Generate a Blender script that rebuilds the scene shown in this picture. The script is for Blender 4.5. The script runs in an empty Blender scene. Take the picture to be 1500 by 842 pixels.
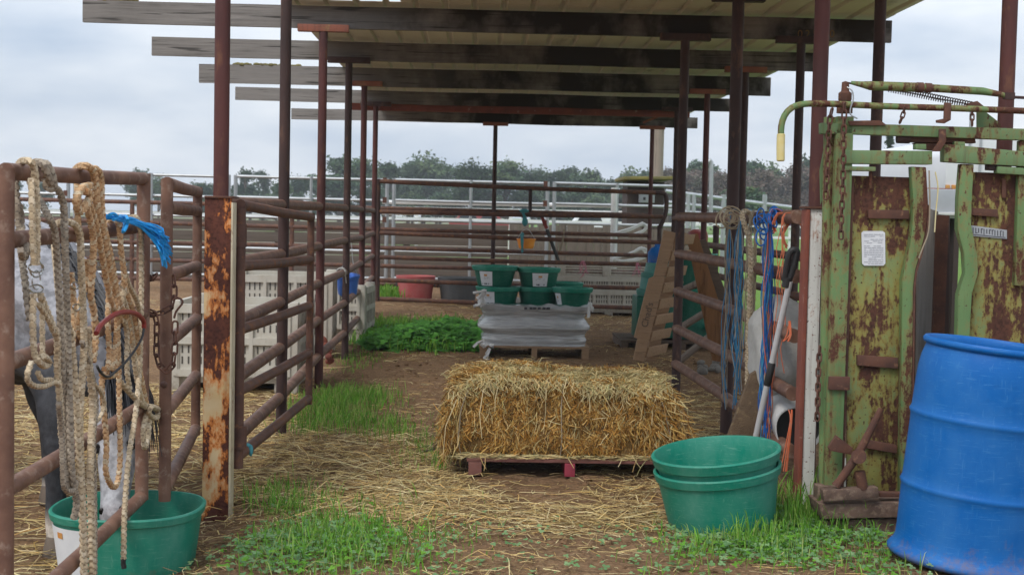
import bpy, bmesh, math, random
from mathutils import Vector, Matrix, noise

rnd = random.Random(11)
sc = bpy.context.scene
COL = sc.collection
V = Vector
R = math.radians

# ---------------------------------------------------------------- camera model
FPX, CX, CY = 2000.0, 750.0, 421.0
ROLL = 0.021
CAM_H = 1.40
_th = math.atan(103.9 / FPX)
_ps = math.atan(54.2 * math.cos(_th) / FPX)
_f = V((math.sin(_ps) * math.cos(_th), math.cos(_ps) * math.cos(_th), -math.sin(_th)))
_r0 = V((math.cos(_ps), -math.sin(_ps), 0))
_u0 = V((math.sin(_ps) * math.sin(_th), math.cos(_ps) * math.sin(_th), math.cos(_th)))
_r = _r0 * math.cos(ROLL) + _u0 * math.sin(ROLL)
_u = _u0 * math.cos(ROLL) - _r0 * math.sin(ROLL)
CAM = V((0, 0, CAM_H))


def ray(px, py):
    return _f + _r * ((px - CX) / FPX) + _u * ((CY - py) / FPX)


def P(px, py, Y):
    d = ray(px, py)
    return CAM + d * (Y / d.y)


def PX(px, py, X):
    d = ray(px, py)
    return CAM + d * (X / d.x)


def G(px, py, z=0.0):
    d = ray(px, py)
    return CAM + d * ((z - CAM_H) / d.z)


def sst(a, b, x):
    t = max(0.0, min(1.0, (x - a) / (b - a)))
    return t * t * (3 - 2 * t)


def ground_h(x, y):
    h = 0.0
    h -= 0.10 * sst(-0.75, -1.25, x) * (1 - sst(5.9, 6.9, y)) if x < -0.75 else 0.0
    h += sst(16, 20, y) * (1 - sst(28, 45, y)) * max(-.1, min(.14, 0.05 - 0.06 * x))
    near = 1 - sst(26, 40, y)
    if near > 0:
        n = noise.noise(V((x * .9, y * .9, 3.1))) * .022 + noise.noise(V((x * 3.1, y * 3.1, 7.7))) * .017 \
            + noise.noise(V((x * 8, y * 8, 1.7))) * .014
        h += n * near
        if -1.3 < x < 1.6 and 4.8 < y < 16 or x < -1.4:
            dd = noise.voronoi(V((x * 2.6, y * 2.6, .5)))[0][0] / 2.6
            if dd < .085:
                q = dd / .085
                h += (-.030 * (1 - q * q) ** 2 + .012 * math.exp(-((q - .85) / .22) ** 2)) * (.5 + .5 * sst(-.1, .2, noise.noise(V((x * .8, y * .8, 9)))))
    return h


# ---------------------------------------------------------------- mesh builder
OFF = {}


class MB:
    def __init__(self):
        self.v, self.f, self.mi, self.fc = [], [], [], []
        self.cur, self.col = 0, None

    def add(self, vs, fs):
        o = len(self.v)
        self.v.extend(tuple(p) for p in vs)
        for q in fs:
            self.f.append(tuple(i + o for i in q))
            self.mi.append(self.cur)
            self.fc.append(self.col)

    def box(self, c, s, rot=None):
        c = V(c)
        hx, hy, hz = s[0] / 2, s[1] / 2, s[2] / 2
        vs = [V((x, y, z)) for x in (-hx, hx) for y in (-hy, hy) for z in (-hz, hz)]
        if rot is not None:
            vs = [rot @ p for p in vs]
        self.add([c + p for p in vs],
                 [(0, 1, 3, 2), (4, 6, 7, 5), (0, 4, 5, 1), (2, 3, 7, 6), (0, 2, 6, 4), (1, 5, 7, 3)])
        return self

    def bar(self, a, b, w, d, up=None):
        """rectangular bar from a to b; w along 'up', d across."""
        a, b = V(a), V(b)
        t = (b - a)
        L = t.length
        t.normalize()
        up = V(up) if up is not None else (V((0, 0, 1)) if abs(t.z) < .9 else V((1, 0, 0)))
        s = t.cross(up).normalized()
        u = s.cross(t).normalized()
        rot = Matrix((t, s, u)).transposed()
        return self.box((a + b) / 2, (L, d, w), rot)

    def tube(self, pts, r, n=10, cap=True, rf=None):
        pts = [V(p) for p in pts]
        m = len(pts)
        if m < 2:
            return self
        rs = r if isinstance(r, (list, tuple)) else [r] * m
        vs, fs = [], []
        t0 = (pts[1] - pts[0]).normalized()
        ref = V((0, 0, 1)) if abs(t0.z) < .9 else V((1, 0, 0))
        u = t0.cross(ref).normalized()
        s = 0.0
        for i in range(m):
            a = pts[max(i - 1, 0)]
            b = pts[min(i + 1, m - 1)]
            t = (b - a)
            if t.length < 1e-9:
                t = t0.copy()
            t.normalize()
            u = (u - t * u.dot(t))
            if u.length < 1e-6:
                u = t.orthogonal()
            u.normalize()
            w = t.cross(u)
            if i:
                s += (pts[i] - pts[i - 1]).length
            for k in range(n):
                an = 2 * math.pi * k / n
                rr = rs[i] * (rf(an, s) if rf else 1.0)
                vs.append(pts[i] + (u * math.cos(an) + w * math.sin(an)) * rr)
        for i in range(m - 1):
            for k in range(n):
                k2 = (k + 1) % n
                fs.append((i * n + k, i * n + k2, (i + 1) * n + k2, (i + 1) * n + k))
        if cap:
            fs.append(tuple(range(n - 1, -1, -1)))
            fs.append(tuple((m - 1) * n + k for k in range(n)))
        self.add(vs, fs)
        return self

    def lathe(self, prof, c=(0, 0, 0), n=40, mat=None, sq=0.0):
        """prof: (r, z) list; sq squares the plan a little."""
        vs, fs = [], []
        c = V(c)
        for (r, z) in prof:
            for k in range(n):
                a = 2 * math.pi * k / n
                q = 1.0
                if sq:
                    q = 1.0 / (abs(math.cos(a)) ** (2 + sq) + abs(math.sin(a)) ** (2 + sq)) ** (1 / (2 + sq))
                p = V((r * q * math.cos(a), r * q * math.sin(a), z))
                if mat is not None:
                    p = mat @ p
                vs.append(c + p)
        for i in range(len(prof) - 1):
            for k in range(n):
                k2 = (k + 1) % n
                fs.append((i * n + k, i * n + k2, (i + 1) * n + k2, (i + 1) * n + k))
        self.add(vs, fs)
        return self

    def disc(self, r, z, c=(0, 0, 0), n=40, mat=None, up=True):
        c = V(c)
        vs = []
        for k in range(n):
            p = V((r * math.cos(2 * math.pi * k / n), r * math.sin(2 * math.pi * k / n), z))
            vs.append(c + (mat @ p if mat is not None else p))
        self.add(vs, [tuple(range(n)) if up else tuple(range(n - 1, -1, -1))])
        return self

    def slab(self, pts, D, t):
        """polygon outlined at distance D, thickened backwards by t."""
        fr = [P(x, y, D) for x, y in pts]
        return self.prism(fr, V((0, t, 0)))

    def prism(self, fr, ext):
        n = len(fr)
        bk = [p + V(ext) for p in fr]
        nrm = sum(((fr[i].cross(fr[(i + 1) % n])) for i in range(n)), V((0, 0, 0)))
        fs = [tuple(range(n)), tuple(range(2 * n - 1, n - 1, -1))]
        if nrm.dot(V(ext)) > 0:
            fs = [tuple(reversed(q)) for q in fs]
            fs += [(i, (i + 1) % n, n + (i + 1) % n, n + i) for i in range(n)]
        else:
            fs += [((i + 1) % n, i, n + i, n + (i + 1) % n) for i in range(n)]
        self.add(fr + bk, fs)
        return self

    def ball(self, c, r, n=12, m=8, sc3=(1, 1, 1), rot=None):
        vs, fs = [], []
        for i in range(m + 1):
            th = math.pi * i / m
            for k in range(n):
                a = 2 * math.pi * k / n
                p = V((math.sin(th) * math.cos(a) * sc3[0], math.sin(th) * math.sin(a) * sc3[1], math.cos(th) * sc3[2])) * r
                if rot is not None:
                    p = rot @ p
                vs.append(V(c) + p)
        for i in range(m):
            for k in range(n):
                k2 = (k + 1) % n
                fs.append((i * n + k, (i + 1) * n + k, (i + 1) * n + k2, i * n + k2))
        self.add(vs, fs)
        return self

    def build(self, name, mat, parent=None, origin=None, smooth=True, bevel=0, ang=35, fix=True):
        off = V((0, 0, 0))
        if parent is not None:
            off = OFF[parent]
        elif origin is not None:
            off = V(origin)
        me = bpy.data.meshes.new(name)
        me.from_pydata([(p[0] - off.x, p[1] - off.y, p[2] - off.z) for p in self.v], [], self.f)
        mats = mat if isinstance(mat, (list, tuple)) else [mat]
        for m_ in mats:
            me.materials.append(m_)
        if len(mats) > 1:
            me.polygons.foreach_set('material_index', self.mi)
        if any(c is not None for c in self.fc):
            at = me.color_attributes.new('Col', 'FLOAT_COLOR', 'CORNER')
            buf = []
            for q, c in zip(self.f, self.fc):
                c = c or (1, 1, 1)
                buf.extend((c[0], c[1], c[2], 1.0) * len(q))
            at.data.foreach_set('color', buf)
        if fix or bevel:
            bm = bmesh.new()
            bm.from_mesh(me)
            if bevel:
                bmesh.ops.remove_doubles(bm, verts=bm.verts, dist=1e-6)
                es = [e for e in bm.edges if len(e.link_faces) == 2 and e.calc_face_angle(0) > R(50)]
                bmesh.ops.bevel(bm, geom=es, offset=bevel, segments=2, affect='EDGES', profile=.6, clamp_overlap=True)
            if fix:
                bmesh.ops.recalc_face_normals(bm, faces=bm.faces)
            bm.to_mesh(me)
            bm.free()
        if smooth:
            me.shade_smooth()
            me.set_sharp_from_angle(angle=R(ang))
        ob = bpy.data.objects.new(name, me)
        COL.objects.link(ob)
        if parent is not None:
            ob.parent = parent
            OFF[ob] = off
        else:
            ob.location = off
            OFF[ob] = off
        return ob


def thing(name, label, cat, loc=(0, 0, 0), group=None):
    o = bpy.data.objects.new(name, None)
    o.empty_display_size = .1
    COL.objects.link(o)
    o.location = loc
    OFF[o] = V(loc)
    return tag(o, label, cat, group)


def tag(o, label, cat, group=None):
    o['label'] = label
    o['category'] = cat
    if group:
        o['group'] = group
    return o


def kind(o, k):
    o['kind'] = k
    return o


def copy_tree(root, loc, label, rz=0.0, scale=None, group=None):
    r = root.copy()
    COL.objects.link(r)
    r.location = loc
    r.rotation_euler = (0, 0, rz)
    if scale:
        r.scale = scale
    r['label'] = label
    if group:
        r['group'] = group
    for ch in list(root.children):
        c = ch.copy()
        COL.objects.link(c)
        c.parent = r
        for g in list(ch.children):
            d = g.copy()
            COL.objects.link(d)
            d.parent = c
    return r


def smooth_path(pts, step=.01):
    """Catmull-Rom through pts, resampled."""
    pts = [V(p) for p in pts]
    q = [pts[0] * 2 - pts[1]] + pts + [pts[-1] * 2 - pts[-2]]
    out = []
    for i in range(1, len(q) - 2):
        p0, p1, p2, p3 = q[i - 1], q[i], q[i + 1], q[i + 2]
        k = max(2, int((p2 - p1).length / step))
        for j in range(k):
            t = j / k
            out.append(.5 * ((2 * p1) + (p2 - p0) * t + (2 * p0 - 5 * p1 + 4 * p2 - p3) * t * t + (3 * p1 - p0 - 3 * p2 + p3) * t ** 3))
    out.append(pts[-1])
    return out


def _chev(an, s):
    t = (an * 2 / math.pi) % 2
    return (s / .023 + .85 * abs(t - 1)) % 1.0, abs(t - 1)


def braid(an, s):
    f, t = _chev(an, s)
    g = min(f, 1 - f) * 2          # 0 in the groove between strands
    return (.68 + .36 * min(1, g * 1.7)) * (1 - .14 * (1 - min(1, 4 * min(t, 1 - t))))


def twist(an, s):
    return 1.0 + .2 * math.cos(3 * an + s * 2 * math.pi / .045)


def rope(mb, pts, r=.0115, rf=braid, n=12, step=.0045, pal=None):
    path = smooth_path(pts, step)
    f0 = len(mb.f)
    mb.tube(path, r, n=n, rf=rf)
    if pal:
        # yarn colours follow the braid; shade in the grooves is painted in darker
        for i in range(len(path) - 1):
            s = i * step
            for q in range(n):
                an = 2 * math.pi * (q + .5) / n
                if rf is twist:
                    c = pal[0] if math.cos(3 * an + s * 2 * math.pi / .045) > -.25 else pal[1]
                else:
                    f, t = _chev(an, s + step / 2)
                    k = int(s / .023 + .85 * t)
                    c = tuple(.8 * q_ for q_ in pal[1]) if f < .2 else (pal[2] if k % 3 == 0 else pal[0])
                mb.fc[f0 + i * n + q] = c
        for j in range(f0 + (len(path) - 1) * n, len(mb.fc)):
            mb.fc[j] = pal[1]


def chain(mb, pts, link=.045, r=.004, w=.011):
    path = smooth_path(pts, .003)
    pitch = link - 2 * r * 1.3
    acc, last, i = 0.0, path[0], 0
    marks = [path[0]]
    for a, b in zip(path, path[1:]):
        acc += (b - a).length
        if acc >= pitch:
            marks.append(b)
            acc = 0
    for i, (a, b) in enumerate(zip(marks, marks[1:])):
        t = (b - a).normalized()
        ref = V((0, 1, 0)) if abs(t.y) < .9 else V((1, 0, 0))
        s1 = t.cross(ref).normalized()
        s2 = t.cross(s1).normalized()
        sd = (s1 * .8 + s2 * .6) if i % 2 else (s2 * .8 - s1 * .6)
        c = (a + b) / 2
        h = link / 2 - w
        loop = []
        for k in range(14):
            an = 2 * math.pi * k / 14
            x = math.cos(an)
            loop.append(c + t * (math.copysign(h, x) + x * w) + sd * math.sin(an) * w)
        loop += loop[:2]
        mb.tube(loop, r, n=6, cap=False)


def text(name, body, size, mat, parent, M4, ext=.0008):
    cu = bpy.data.curves.new(name, 'FONT')
    cu.body = body
    cu.size = size
    cu.extrude = ext
    cu.align_x = 'CENTER'
    cu.align_y = 'CENTER'
    ob0 = bpy.data.objects.new(name + '_tmp', cu)
    COL.objects.link(ob0)
    bpy.context.view_layer.update()
    me = bpy.data.meshes.new_from_object(ob0.evaluated_get(bpy.context.evaluated_depsgraph_get()))
    bpy.data.objects.remove(ob0)
    M4 = M4.copy()
    M4.translation = M4.translation - OFF[parent]
    me.transform(M4)
    me.materials.clear()
    me.materials.append(mat)
    ob = bpy.data.objects.new(name, me)
    COL.objects.link(ob)
    ob.parent = parent
    OFF[ob] = OFF[parent]
    return ob


# ---------------------------------------------------------------- materials
def nodes_of(name):
    m = bpy.data.materials.new(name)
    m.use_nodes = True
    nt = m.node_tree
    b = nt.nodes['Principled BSDF']
    return m, nt, b


def N(nt, t, **kw):
    n = nt.nodes.new(t)
    for k, v in kw.items():
        if k.startswith('i_'):
            n.inputs[k[2:].replace('_', ' ')].default_value = v
        else:
            setattr(n, k, v)
    return n


def c4(c):
    return (c[0], c[1], c[2], 1)


def coords(nt, stretch=(1, 1, 1), loc=(0, 0, 0)):
    tc = N(nt, 'ShaderNodeTexCoord')
    mp = N(nt, 'ShaderNodeMapping')
    mp.inputs['Scale'].default_value = stretch
    mp.inputs['Location'].default_value = loc
    nt.links.new(tc.outputs['Object'], mp.inputs['Vector'])
    return mp.outputs['Vector']


def noise_fac(nt, vec, scale, lo=.35, hi=.65, detail=5, rough=.6):
    n = N(nt, 'ShaderNodeTexNoise')
    n.inputs['Scale'].default_value = scale
    n.inputs['Detail'].default_value = detail
    n.inputs['Roughness'].default_value = rough
    nt.links.new(vec, n.inputs['Vector'])
    mr = N(nt, 'ShaderNodeMapRange')
    mr.inputs['From Min'].default_value = lo
    mr.inputs['From Max'].default_value = hi
    nt.links.new(n.outputs['Fac'], mr.inputs['Value'])
    return mr.outputs['Result']


def mixc(nt, fac, a, b):
    m = N(nt, 'ShaderNodeMix', data_type='RGBA')
    if hasattr(fac, 'links'):
        nt.links.new(fac, m.inputs[0])
    else:
        m.inputs[0].default_value = fac
    for s, x in ((6, a), (7, b)):
        if hasattr(x, 'links'):
            nt.links.new(x, m.inputs[s])
        else:
            m.inputs[s].default_value = c4(x)
    return m.outputs[2]


def bump(nt, b, vec, scale, strength, dist=.01, detail=4):
    n = N(nt, 'ShaderNodeTexNoise')
    n.inputs['Scale'].default_value = scale
    n.inputs['Detail'].default_value = detail
    nt.links.new(vec, n.inputs['Vector'])
    bp = N(nt, 'ShaderNodeBump')
    bp.inputs['Strength'].default_value = strength
    bp.inputs['Distance'].default_value = dist
    nt.links.new(n.outputs['Fac'], bp.inputs['Height'])
    nt.links.new(bp.outputs['Normal'], b.inputs['Normal'])


def mat(name, c1, c2=None, c3=None, scale=6, rough=.6, metal=0.0, stretch=(1, 1, 1), bs=40, bstr=.25, bd=.004, spec=.4,
        lo=.35, hi=.65, lo3=.58, hi3=.68, sc3=None, r2=None):
    m, nt, b = nodes_of(name)
    vec = coords(nt, stretch)
    col = None
    if c2:
        col = mixc(nt, noise_fac(nt, vec, scale, lo, hi), c1, c2)
    if c3:
        f3 = noise_fac(nt, coords(nt, stretch, (5.3, 2.1, 9.7)), sc3 or scale * 2.7, lo3, hi3, 8, .65)
        col = mixc(nt, f3, col if col is not None else c1, c3)
        if r2 is not None:
            mr = N(nt, 'ShaderNodeMapRange')
            mr.inputs['To Min'].default_value = rough
            mr.inputs['To Max'].default_value = r2
            nt.links.new(f3, mr.inputs['Value'])
            nt.links.new(mr.outputs['Result'], b.inputs['Roughness'])
    if col is not None:
        nt.links.new(col, b.inputs['Base Color'])
    else:
        b.inputs['Base Color'].default_value = c4(c1)
    if r2 is None or not c3:
        b.inputs['Roughness'].default_value = rough
    b.inputs['Metallic'].default_value = metal
    b.inputs['Specular IOR Level'].default_value = spec
    if bstr:
        bump(nt, b, vec, bs, bstr, bd)
    return m


def mathn(nt, op, a, b):
    m = N(nt, 'ShaderNodeMath', operation=op)
    for k, x in enumerate((a, b)):
        if hasattr(x, 'links'):
            nt.links.new(x, m.inputs[k])
        else:
            m.inputs[k].default_value = x
    return m.outputs[0]


def maprange(nt, x, a, b, c=0.0, d=1.0):
    m = N(nt, 'ShaderNodeMapRange')
    for k, v in (('From Min', a), ('From Max', b), ('To Min', c), ('To Max', d)):
        m.inputs[k].default_value = v
    nt.links.new(x, m.inputs['Value'])
    return m.outputs['Result']


def raw_noise(nt, vec, scale, detail=6, rough=.6):
    n = N(nt, 'ShaderNodeTexNoise')
    n.inputs['Scale'].default_value = scale
    n.inputs['Detail'].default_value = detail
    n.inputs['Roughness'].default_value = rough
    nt.links.new(vec, n.inputs['Vector'])
    return n.outputs['Fac']


def paint_rust(name, paint, paint2, rust, rust2, scale, lo, hi, stretch=(1, 1, .5), rough=.55, edge=None, fine=None, amt=.55):
    """paint worn through to rust: broad worn areas broken up by fine flaking, with run streaks."""
    m, nt, b = nodes_of(name)
    vec = coords(nt, stretch)
    vec1 = coords(nt, (1, 1, 1), (3.3, 1.2, 4.4))
    pc = mixc(nt, noise_fac(nt, vec1, 5), paint, paint2)
    rc = mixc(nt, noise_fac(nt, vec1, 16, .3, .7), rust, rust2)
    rc = mixc(nt, noise_fac(nt, vec1, 70, .45, .7), rc, tuple(x * .55 for x in rust))
    big = raw_noise(nt, vec, scale, 5, .6)
    small = raw_noise(nt, coords(nt, (1, 1, .6), (7.1, 3.3, 2.8)), scale * 6.5, 8, .75)
    run = raw_noise(nt, coords(nt, (1, 1, .06), (1.1, 2.3, .8)), scale * 7, 4, .6)
    v = mathn(nt, 'ADD', mathn(nt, 'MULTIPLY', big, amt), mathn(nt, 'MULTIPLY', small, (1 - amt) * .7))
    v = mathn(nt, 'ADD', v, mathn(nt, 'MULTIPLY', run, (1 - amt) * .3))
    f = maprange(nt, v, lo, hi)
    if edge:
        pc = mixc(nt, maprange(nt, v, lo - .045, lo + .005), pc, edge)
    # dirty run marks over the paint
    pc = mixc(nt, maprange(nt, run, .52, .75, 0, .45), pc, tuple(x * .8 for x in rust2))
    if fine:
        ff = noise_fac(nt, vec1, fine[0], fine[1], fine[1] + .03, 3, .6)
        f = mathn(nt, 'MAXIMUM', f, ff)
    nt.links.new(mixc(nt, f, pc, rc), b.inputs['Base Color'])
    nt.links.new(maprange(nt, f, 0, 1, rough, .88), b.inputs['Roughness'])
    b.inputs['Specular IOR Level'].default_value = .3
    bp = N(nt, 'ShaderNodeBump')
    bp.inputs['Strength'].default_value = .5
    bp.inputs['Distance'].default_value = .003
    bp.invert = True
    nt.links.new(mathn(nt, 'ADD', f, mathn(nt, 'MULTIPLY', small, .5)), bp.inputs['Height'])
    nt.links.new(bp.outputs['Normal'], b.inputs['Normal'])
    return m


def dirty_plastic(name, c1, c2, scuff, dirt, rough=.4, zlo=.0, zhi=.16, spec=.3, dust=.35):
    """moulded plastic with scuffs, a dusty film in patches, and splashed earth near its foot."""
    m, nt, b = nodes_of(name)
    vec = coords(nt)
    col = mixc(nt, raw_noise(nt, vec, 3, 3), c1, c2)
    # dusty film
    fd = maprange(nt, raw_noise(nt, coords(nt, (1, 1, .6), (2, 5, 1)), 4.5, 7, .65), .42, .68, 0, dust)
    col = mixc(nt, fd, col, scuff)
    # fine scuffs in two directions
    s1 = maprange(nt, raw_noise(nt, coords(nt, (5, 5, 60), (4, 1, 2)), 3.0, 4, .7), .58, .66, 0, .6)
    s2 = maprange(nt, raw_noise(nt, coords(nt, (45, 45, 5), (9, 1, 7)), 2.2, 4, .7), .60, .68, 0, .5)
    sc_ = mathn(nt, 'MAXIMUM', s1, s2)
    col = mixc(nt, sc_, col, scuff)
    sp = N(nt, 'ShaderNodeSeparateXYZ')
    nt.links.new(vec, sp.inputs[0])
    zz = maprange(nt, sp.outputs['Z'], zlo, zhi, .20, -.16)
    mud = maprange(nt, mathn(nt, 'ADD', zz, raw_noise(nt, coords(nt, (1, 1, .8), (1, 8, 3)), 16, 9, .78)), .60, .86, 0, .75)
    col = mixc(nt, mud, col, dirt)
    nt.links.new(col, b.inputs['Base Color'])
    r = mathn(nt, 'MAXIMUM', maprange(nt, fd, 0, dust, rough, rough + .25), mud)
    nt.links.new(r, b.inputs['Roughness'])
    b.inputs['Specular IOR Level'].default_value = spec
    bump(nt, b, vec, 10, .05, .01)
    return m


def attr_mat(name, rough=.8, transl=0.0, vary=.0):
    m, nt, b = nodes_of(name)
    a = N(nt, 'ShaderNodeAttribute', attribute_name='Col')
    nt.links.new(a.outputs['Color'], b.inputs['Base Color'])
    b.inputs['Roughness'].default_value = rough
    b.inputs['Specular IOR Level'].default_value = .25
    if transl:
        t = N(nt, 'ShaderNodeBsdfTranslucent')
        nt.links.new(a.outputs['Color'], t.inputs['Color'])
        mx = N(nt, 'ShaderNodeMixShader')
        mx.inputs[0].default_value = transl
        nt.links.new(b.outputs[0], mx.inputs[1])
        nt.links.new(t.outputs[0], mx.inputs[2])
        nt.links.new(mx.outputs[0], nt.nodes['Material Output'].inputs['Surface'])
    return m


def wood(name, light, dark, stain=None, grain=(1, 30, 30), rough=.85, stain_scale=1.2, slo=.5, shi=.6, sstretch=(1, 1, 1), xmask=None, crack=.35):
    m, nt, b = nodes_of(name)
    vec = coords(nt, grain)
    f = noise_fac(nt, vec, 2.0, .3, .7, 8, .7)
    col = mixc(nt, f, light, dark)
    v2 = coords(nt, (1, 1, 1), (1.7, 8.1, 2.2))
    col = mixc(nt, noise_fac(nt, v2, 3.0, .35, .7), col, tuple(.75 * x for x in light))
    ck = maprange(nt, raw_noise(nt, coords(nt, tuple(g * 1.1 for g in grain), (3, 6, 2)), 2.4, 3, .5), .60, .66, 0, crack)
    col = mixc(nt, ck, col, tuple(.18 * x for x in dark))
    if stain:
        sf = noise_fac(nt, coords(nt, sstretch, (11, 4, 7)), stain_scale, slo, shi, 6, .6)
        if xmask:
            sx = N(nt, 'ShaderNodeSeparateXYZ')
            nt.links.new(coords(nt), sx.inputs[0])
            mk = N(nt, 'ShaderNodeMapRange')
            mk.inputs['From Min'].default_value = xmask[0]
            mk.inputs['From Max'].default_value = xmask[1]
            nt.links.new(sx.outputs['X'], mk.inputs['Value'])
            ml = N(nt, 'ShaderNodeMath', operation='MULTIPLY')
            nt.links.new(sf, ml.inputs[0])
            nt.links.new(mk.outputs['Result'], ml.inputs[1])
            sf = ml.outputs[0]
        col = mixc(nt, sf, col, stain)
    nt.links.new(col, b.inputs['Base Color'])
    b.inputs['Roughness'].default_value = rough
    b.inputs['Specular IOR Level'].default_value = .2
    bp = N(nt, 'ShaderNodeBump')
    bp.inputs['Strength'].default_value = .4
    bp.inputs['Distance'].default_value = .004
    nt.links.new(f, bp.inputs['Height'])
    nt.links.new(bp.outputs['Normal'], b.inputs['Normal'])
    return m


M = {}
M['pipe'] = mat('rusted_pipe', (.150, .072, .048), (.080, .042, .033), (.23, .105, .05), scale=7, rough=.6, bs=70, bstr=.5, bd=.003, lo3=.54, hi3=.66, r2=.85, spec=.3)
M['pipe_pale'] = mat('rusted_pipe_worn', (.215, .115, .076), (.12, .060, .042), (.30, .215, .165), scale=7, rough=.6, bs=70, bstr=.5, bd=.003, lo3=.54, hi3=.68, r2=.8, spec=.3)
M['post'] = mat('primer_red_post', (.115, .040, .034), (.070, .030, .028), (.15, .065, .04), scale=5, rough=.65, stretch=(1, 1, .35), bs=60, bstr=.35, bd=.002, lo3=.56, hi3=.68, spec=.25)
M['post_dark'] = mat('dark_rust_post', (.075, .042, .036), (.045, .028, .026), (.14, .075, .05), scale=5, rough=.65, stretch=(1, 1, .35), bs=60, bstr=.35, bd=.002, lo3=.56, hi3=.68, spec=.25)
M['bracket'] = paint_rust('rust_bracket', (.30, .10, .06), (.22, .08, .05), (.45, .25, .12), (.10, .05, .04), 9, .52, .62)
M['rustpost'] = paint_rust('peeling_cream_post', (.62, .42, .20), (.70, .54, .33), (.085, .030, .022), (.14, .047, .028), 4.6, .492, .515, stretch=(1.3, 1.3, .6), edge=(.60, .18, .03), amt=.72)
M['cream_edge'] = paint_rust('cream_flange', (.62, .55, .40), (.5, .42, .28), (.30, .12, .05), (.12, .05, .03), 9, .54, .62)
M['whitepost'] = paint_rust('white_rust_post', (.74, .73, .69), (.66, .65, .61), (.22, .06, .035), (.14, .05, .035), 6, .60, .66, stretch=(1.4, 1.4, .6), edge=(.5, .33, .25), fine=(60, .63))
M['redrust'] = mat('red_rust_side', (.26, .075, .045), (.18, .055, .04), (.40, .26, .20), scale=5, rough=.8, lo3=.62, hi3=.7)
M['green_paint'] = paint_rust('green_chute_paint', (.130, .215, .096), (.16, .24, .108), (.085, .036, .024), (.13, .055, .03), 6.0, .54, .565, fine=(38, .66), edge=(.20, .19, .075), amt=.5)
M['green_door'] = paint_rust('green_chute_door_paint', (.165, .235, .10), (.27, .26, .07), (.072, .030, .021), (.115, .046, .027), 5.0, .476, .506, stretch=(1.3, 1.3, .45), edge=(.25, .19, .05), fine=(60, .62), amt=.52)
M['green_tube'] = paint_rust('green_chute_tube_paint', (.118, .210, .082), (.150, .232, .09), (.090, .036, .024), (.13, .052, .03), 5.0, .512, .54, stretch=(1, 1, .3), edge=(.21, .19, .07), fine=(50, .65), amt=.5)
M['rust'] = mat('brown_rust', (.13, .055, .034), (.08, .038, .028), (.22, .11, .06), scale=12, rough=.85, lo3=.58, hi3=.7)
M['beam'] = wood('weathered_beam', (.30, .275, .25), (.10, .09, .08), (.030, .025, .019), grain=(.6, 17, 17), crack=.75, stain_scale=2.0, slo=.36, shi=.54, sstretch=(1, 1, .7), xmask=(-2.6, -.9))
M['beam_clean'] = wood('weathered_beam_end', (.36, .33, .30), (.21, .19, .17), grain=(.8, 14, 14))
M['roof_under'] = mat('cream_roof_sheet', (.76, .73, .62), (.64, .615, .52), (.34, .30, .23), scale=1.5, rough=.5, stretch=(1, .25, 1), bstr=.05, lo3=.60, hi3=.75)
M['galv'] = mat('galvanised_pipe', (.42, .44, .45), (.34, .355, .36), (.30, .22, .16), scale=5, rough=.42, metal=.55, bstr=.1, lo3=.66, hi3=.72)
M['steel'] = mat('bright_steel', (.62, .62, .60), (.5, .5, .49), scale=20, rough=.3, metal=.9, bstr=.05)
M['alu'] = mat('aluminium_tube', (.62, .62, .63), (.52, .52, .53), scale=12, rough=.42, metal=.35, bstr=.05)
M['black'] = mat('black_rubber', (.02, .02, .022), (.03, .03, .03), scale=9, rough=.5, bstr=.08)
M['blue'] = dirty_plastic('blue_drum_plastic', (.0006, .100, .365), (.001, .118, .415), (.05, .20, .46), (.19, .12, .07), .42, .0, .30, .24, .38)
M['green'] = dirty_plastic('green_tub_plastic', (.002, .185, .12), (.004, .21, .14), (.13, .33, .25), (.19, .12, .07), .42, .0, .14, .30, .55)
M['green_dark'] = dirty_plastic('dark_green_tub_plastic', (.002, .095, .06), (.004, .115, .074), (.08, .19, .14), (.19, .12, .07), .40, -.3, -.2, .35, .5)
M['teal'] = mat('faded_teal_plastic', (.05, .20, .16), (.08, .22, .19), scale=4, rough=.5, bstr=.05)
M['red'] = dirty_plastic('faded_red_plastic', (.50, .10, .10), (.44, .085, .09), (.50, .22, .20), (.20, .135, .085), .5, .0, .2, .3, .5)
M['dgrey'] = dirty_plastic('dark_grey_plastic', (.075, .08, .085), (.10, .105, .11), (.17, .165, .16), (.20, .135, .085), .5, .0, .2, .3, .5)
M['bluebucket'] = mat('blue_bucket_plastic', (.06, .17, .58), (.07, .20, .62), scale=3, rough=.4, bstr=.05)
M['orange'] = mat('orange_bucket_plastic', (.85, .27, .03), (.90, .36, .06), scale=6, rough=.4, bstr=.05)
M['bin'] = dirty_plastic('dusty_white_bin_plastic', (.60, .57, .50), (.53, .50, .43), (.42, .37, .29), (.20, .135, .085), .55, .0, .45, .3, .6)
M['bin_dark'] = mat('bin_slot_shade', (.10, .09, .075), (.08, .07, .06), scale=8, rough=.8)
M['white'] = mat('white_plastic', (.66, .66, .65), (.58, .58, .56), (.42, .39, .34), scale=5, rough=.5, bstr=.05, lo3=.66, hi3=.8)
M['label'] = mat('white_label_paper', (.70, .71, .72), (.64, .65, .67), scale=14, rough=.5, bstr=.03)
M['ink'] = mat('dark_ink', (.05, .05, .06), rough=.7, bstr=0)
M['ink_pale'] = mat('faded_grey_ink', (.38, .39, .42), rough=.7, bstr=0)
M['ink_orange'] = mat('orange_print', (.60, .22, .04), (.5, .3, .1), scale=60, rough=.6, bstr=0)
M['yellow'] = mat('cream_yellow_grip', (.62, .50, .16), (.68, .60, .34), (.35, .25, .10), scale=9, rough=.55, lo3=.66, hi3=.75)
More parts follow.
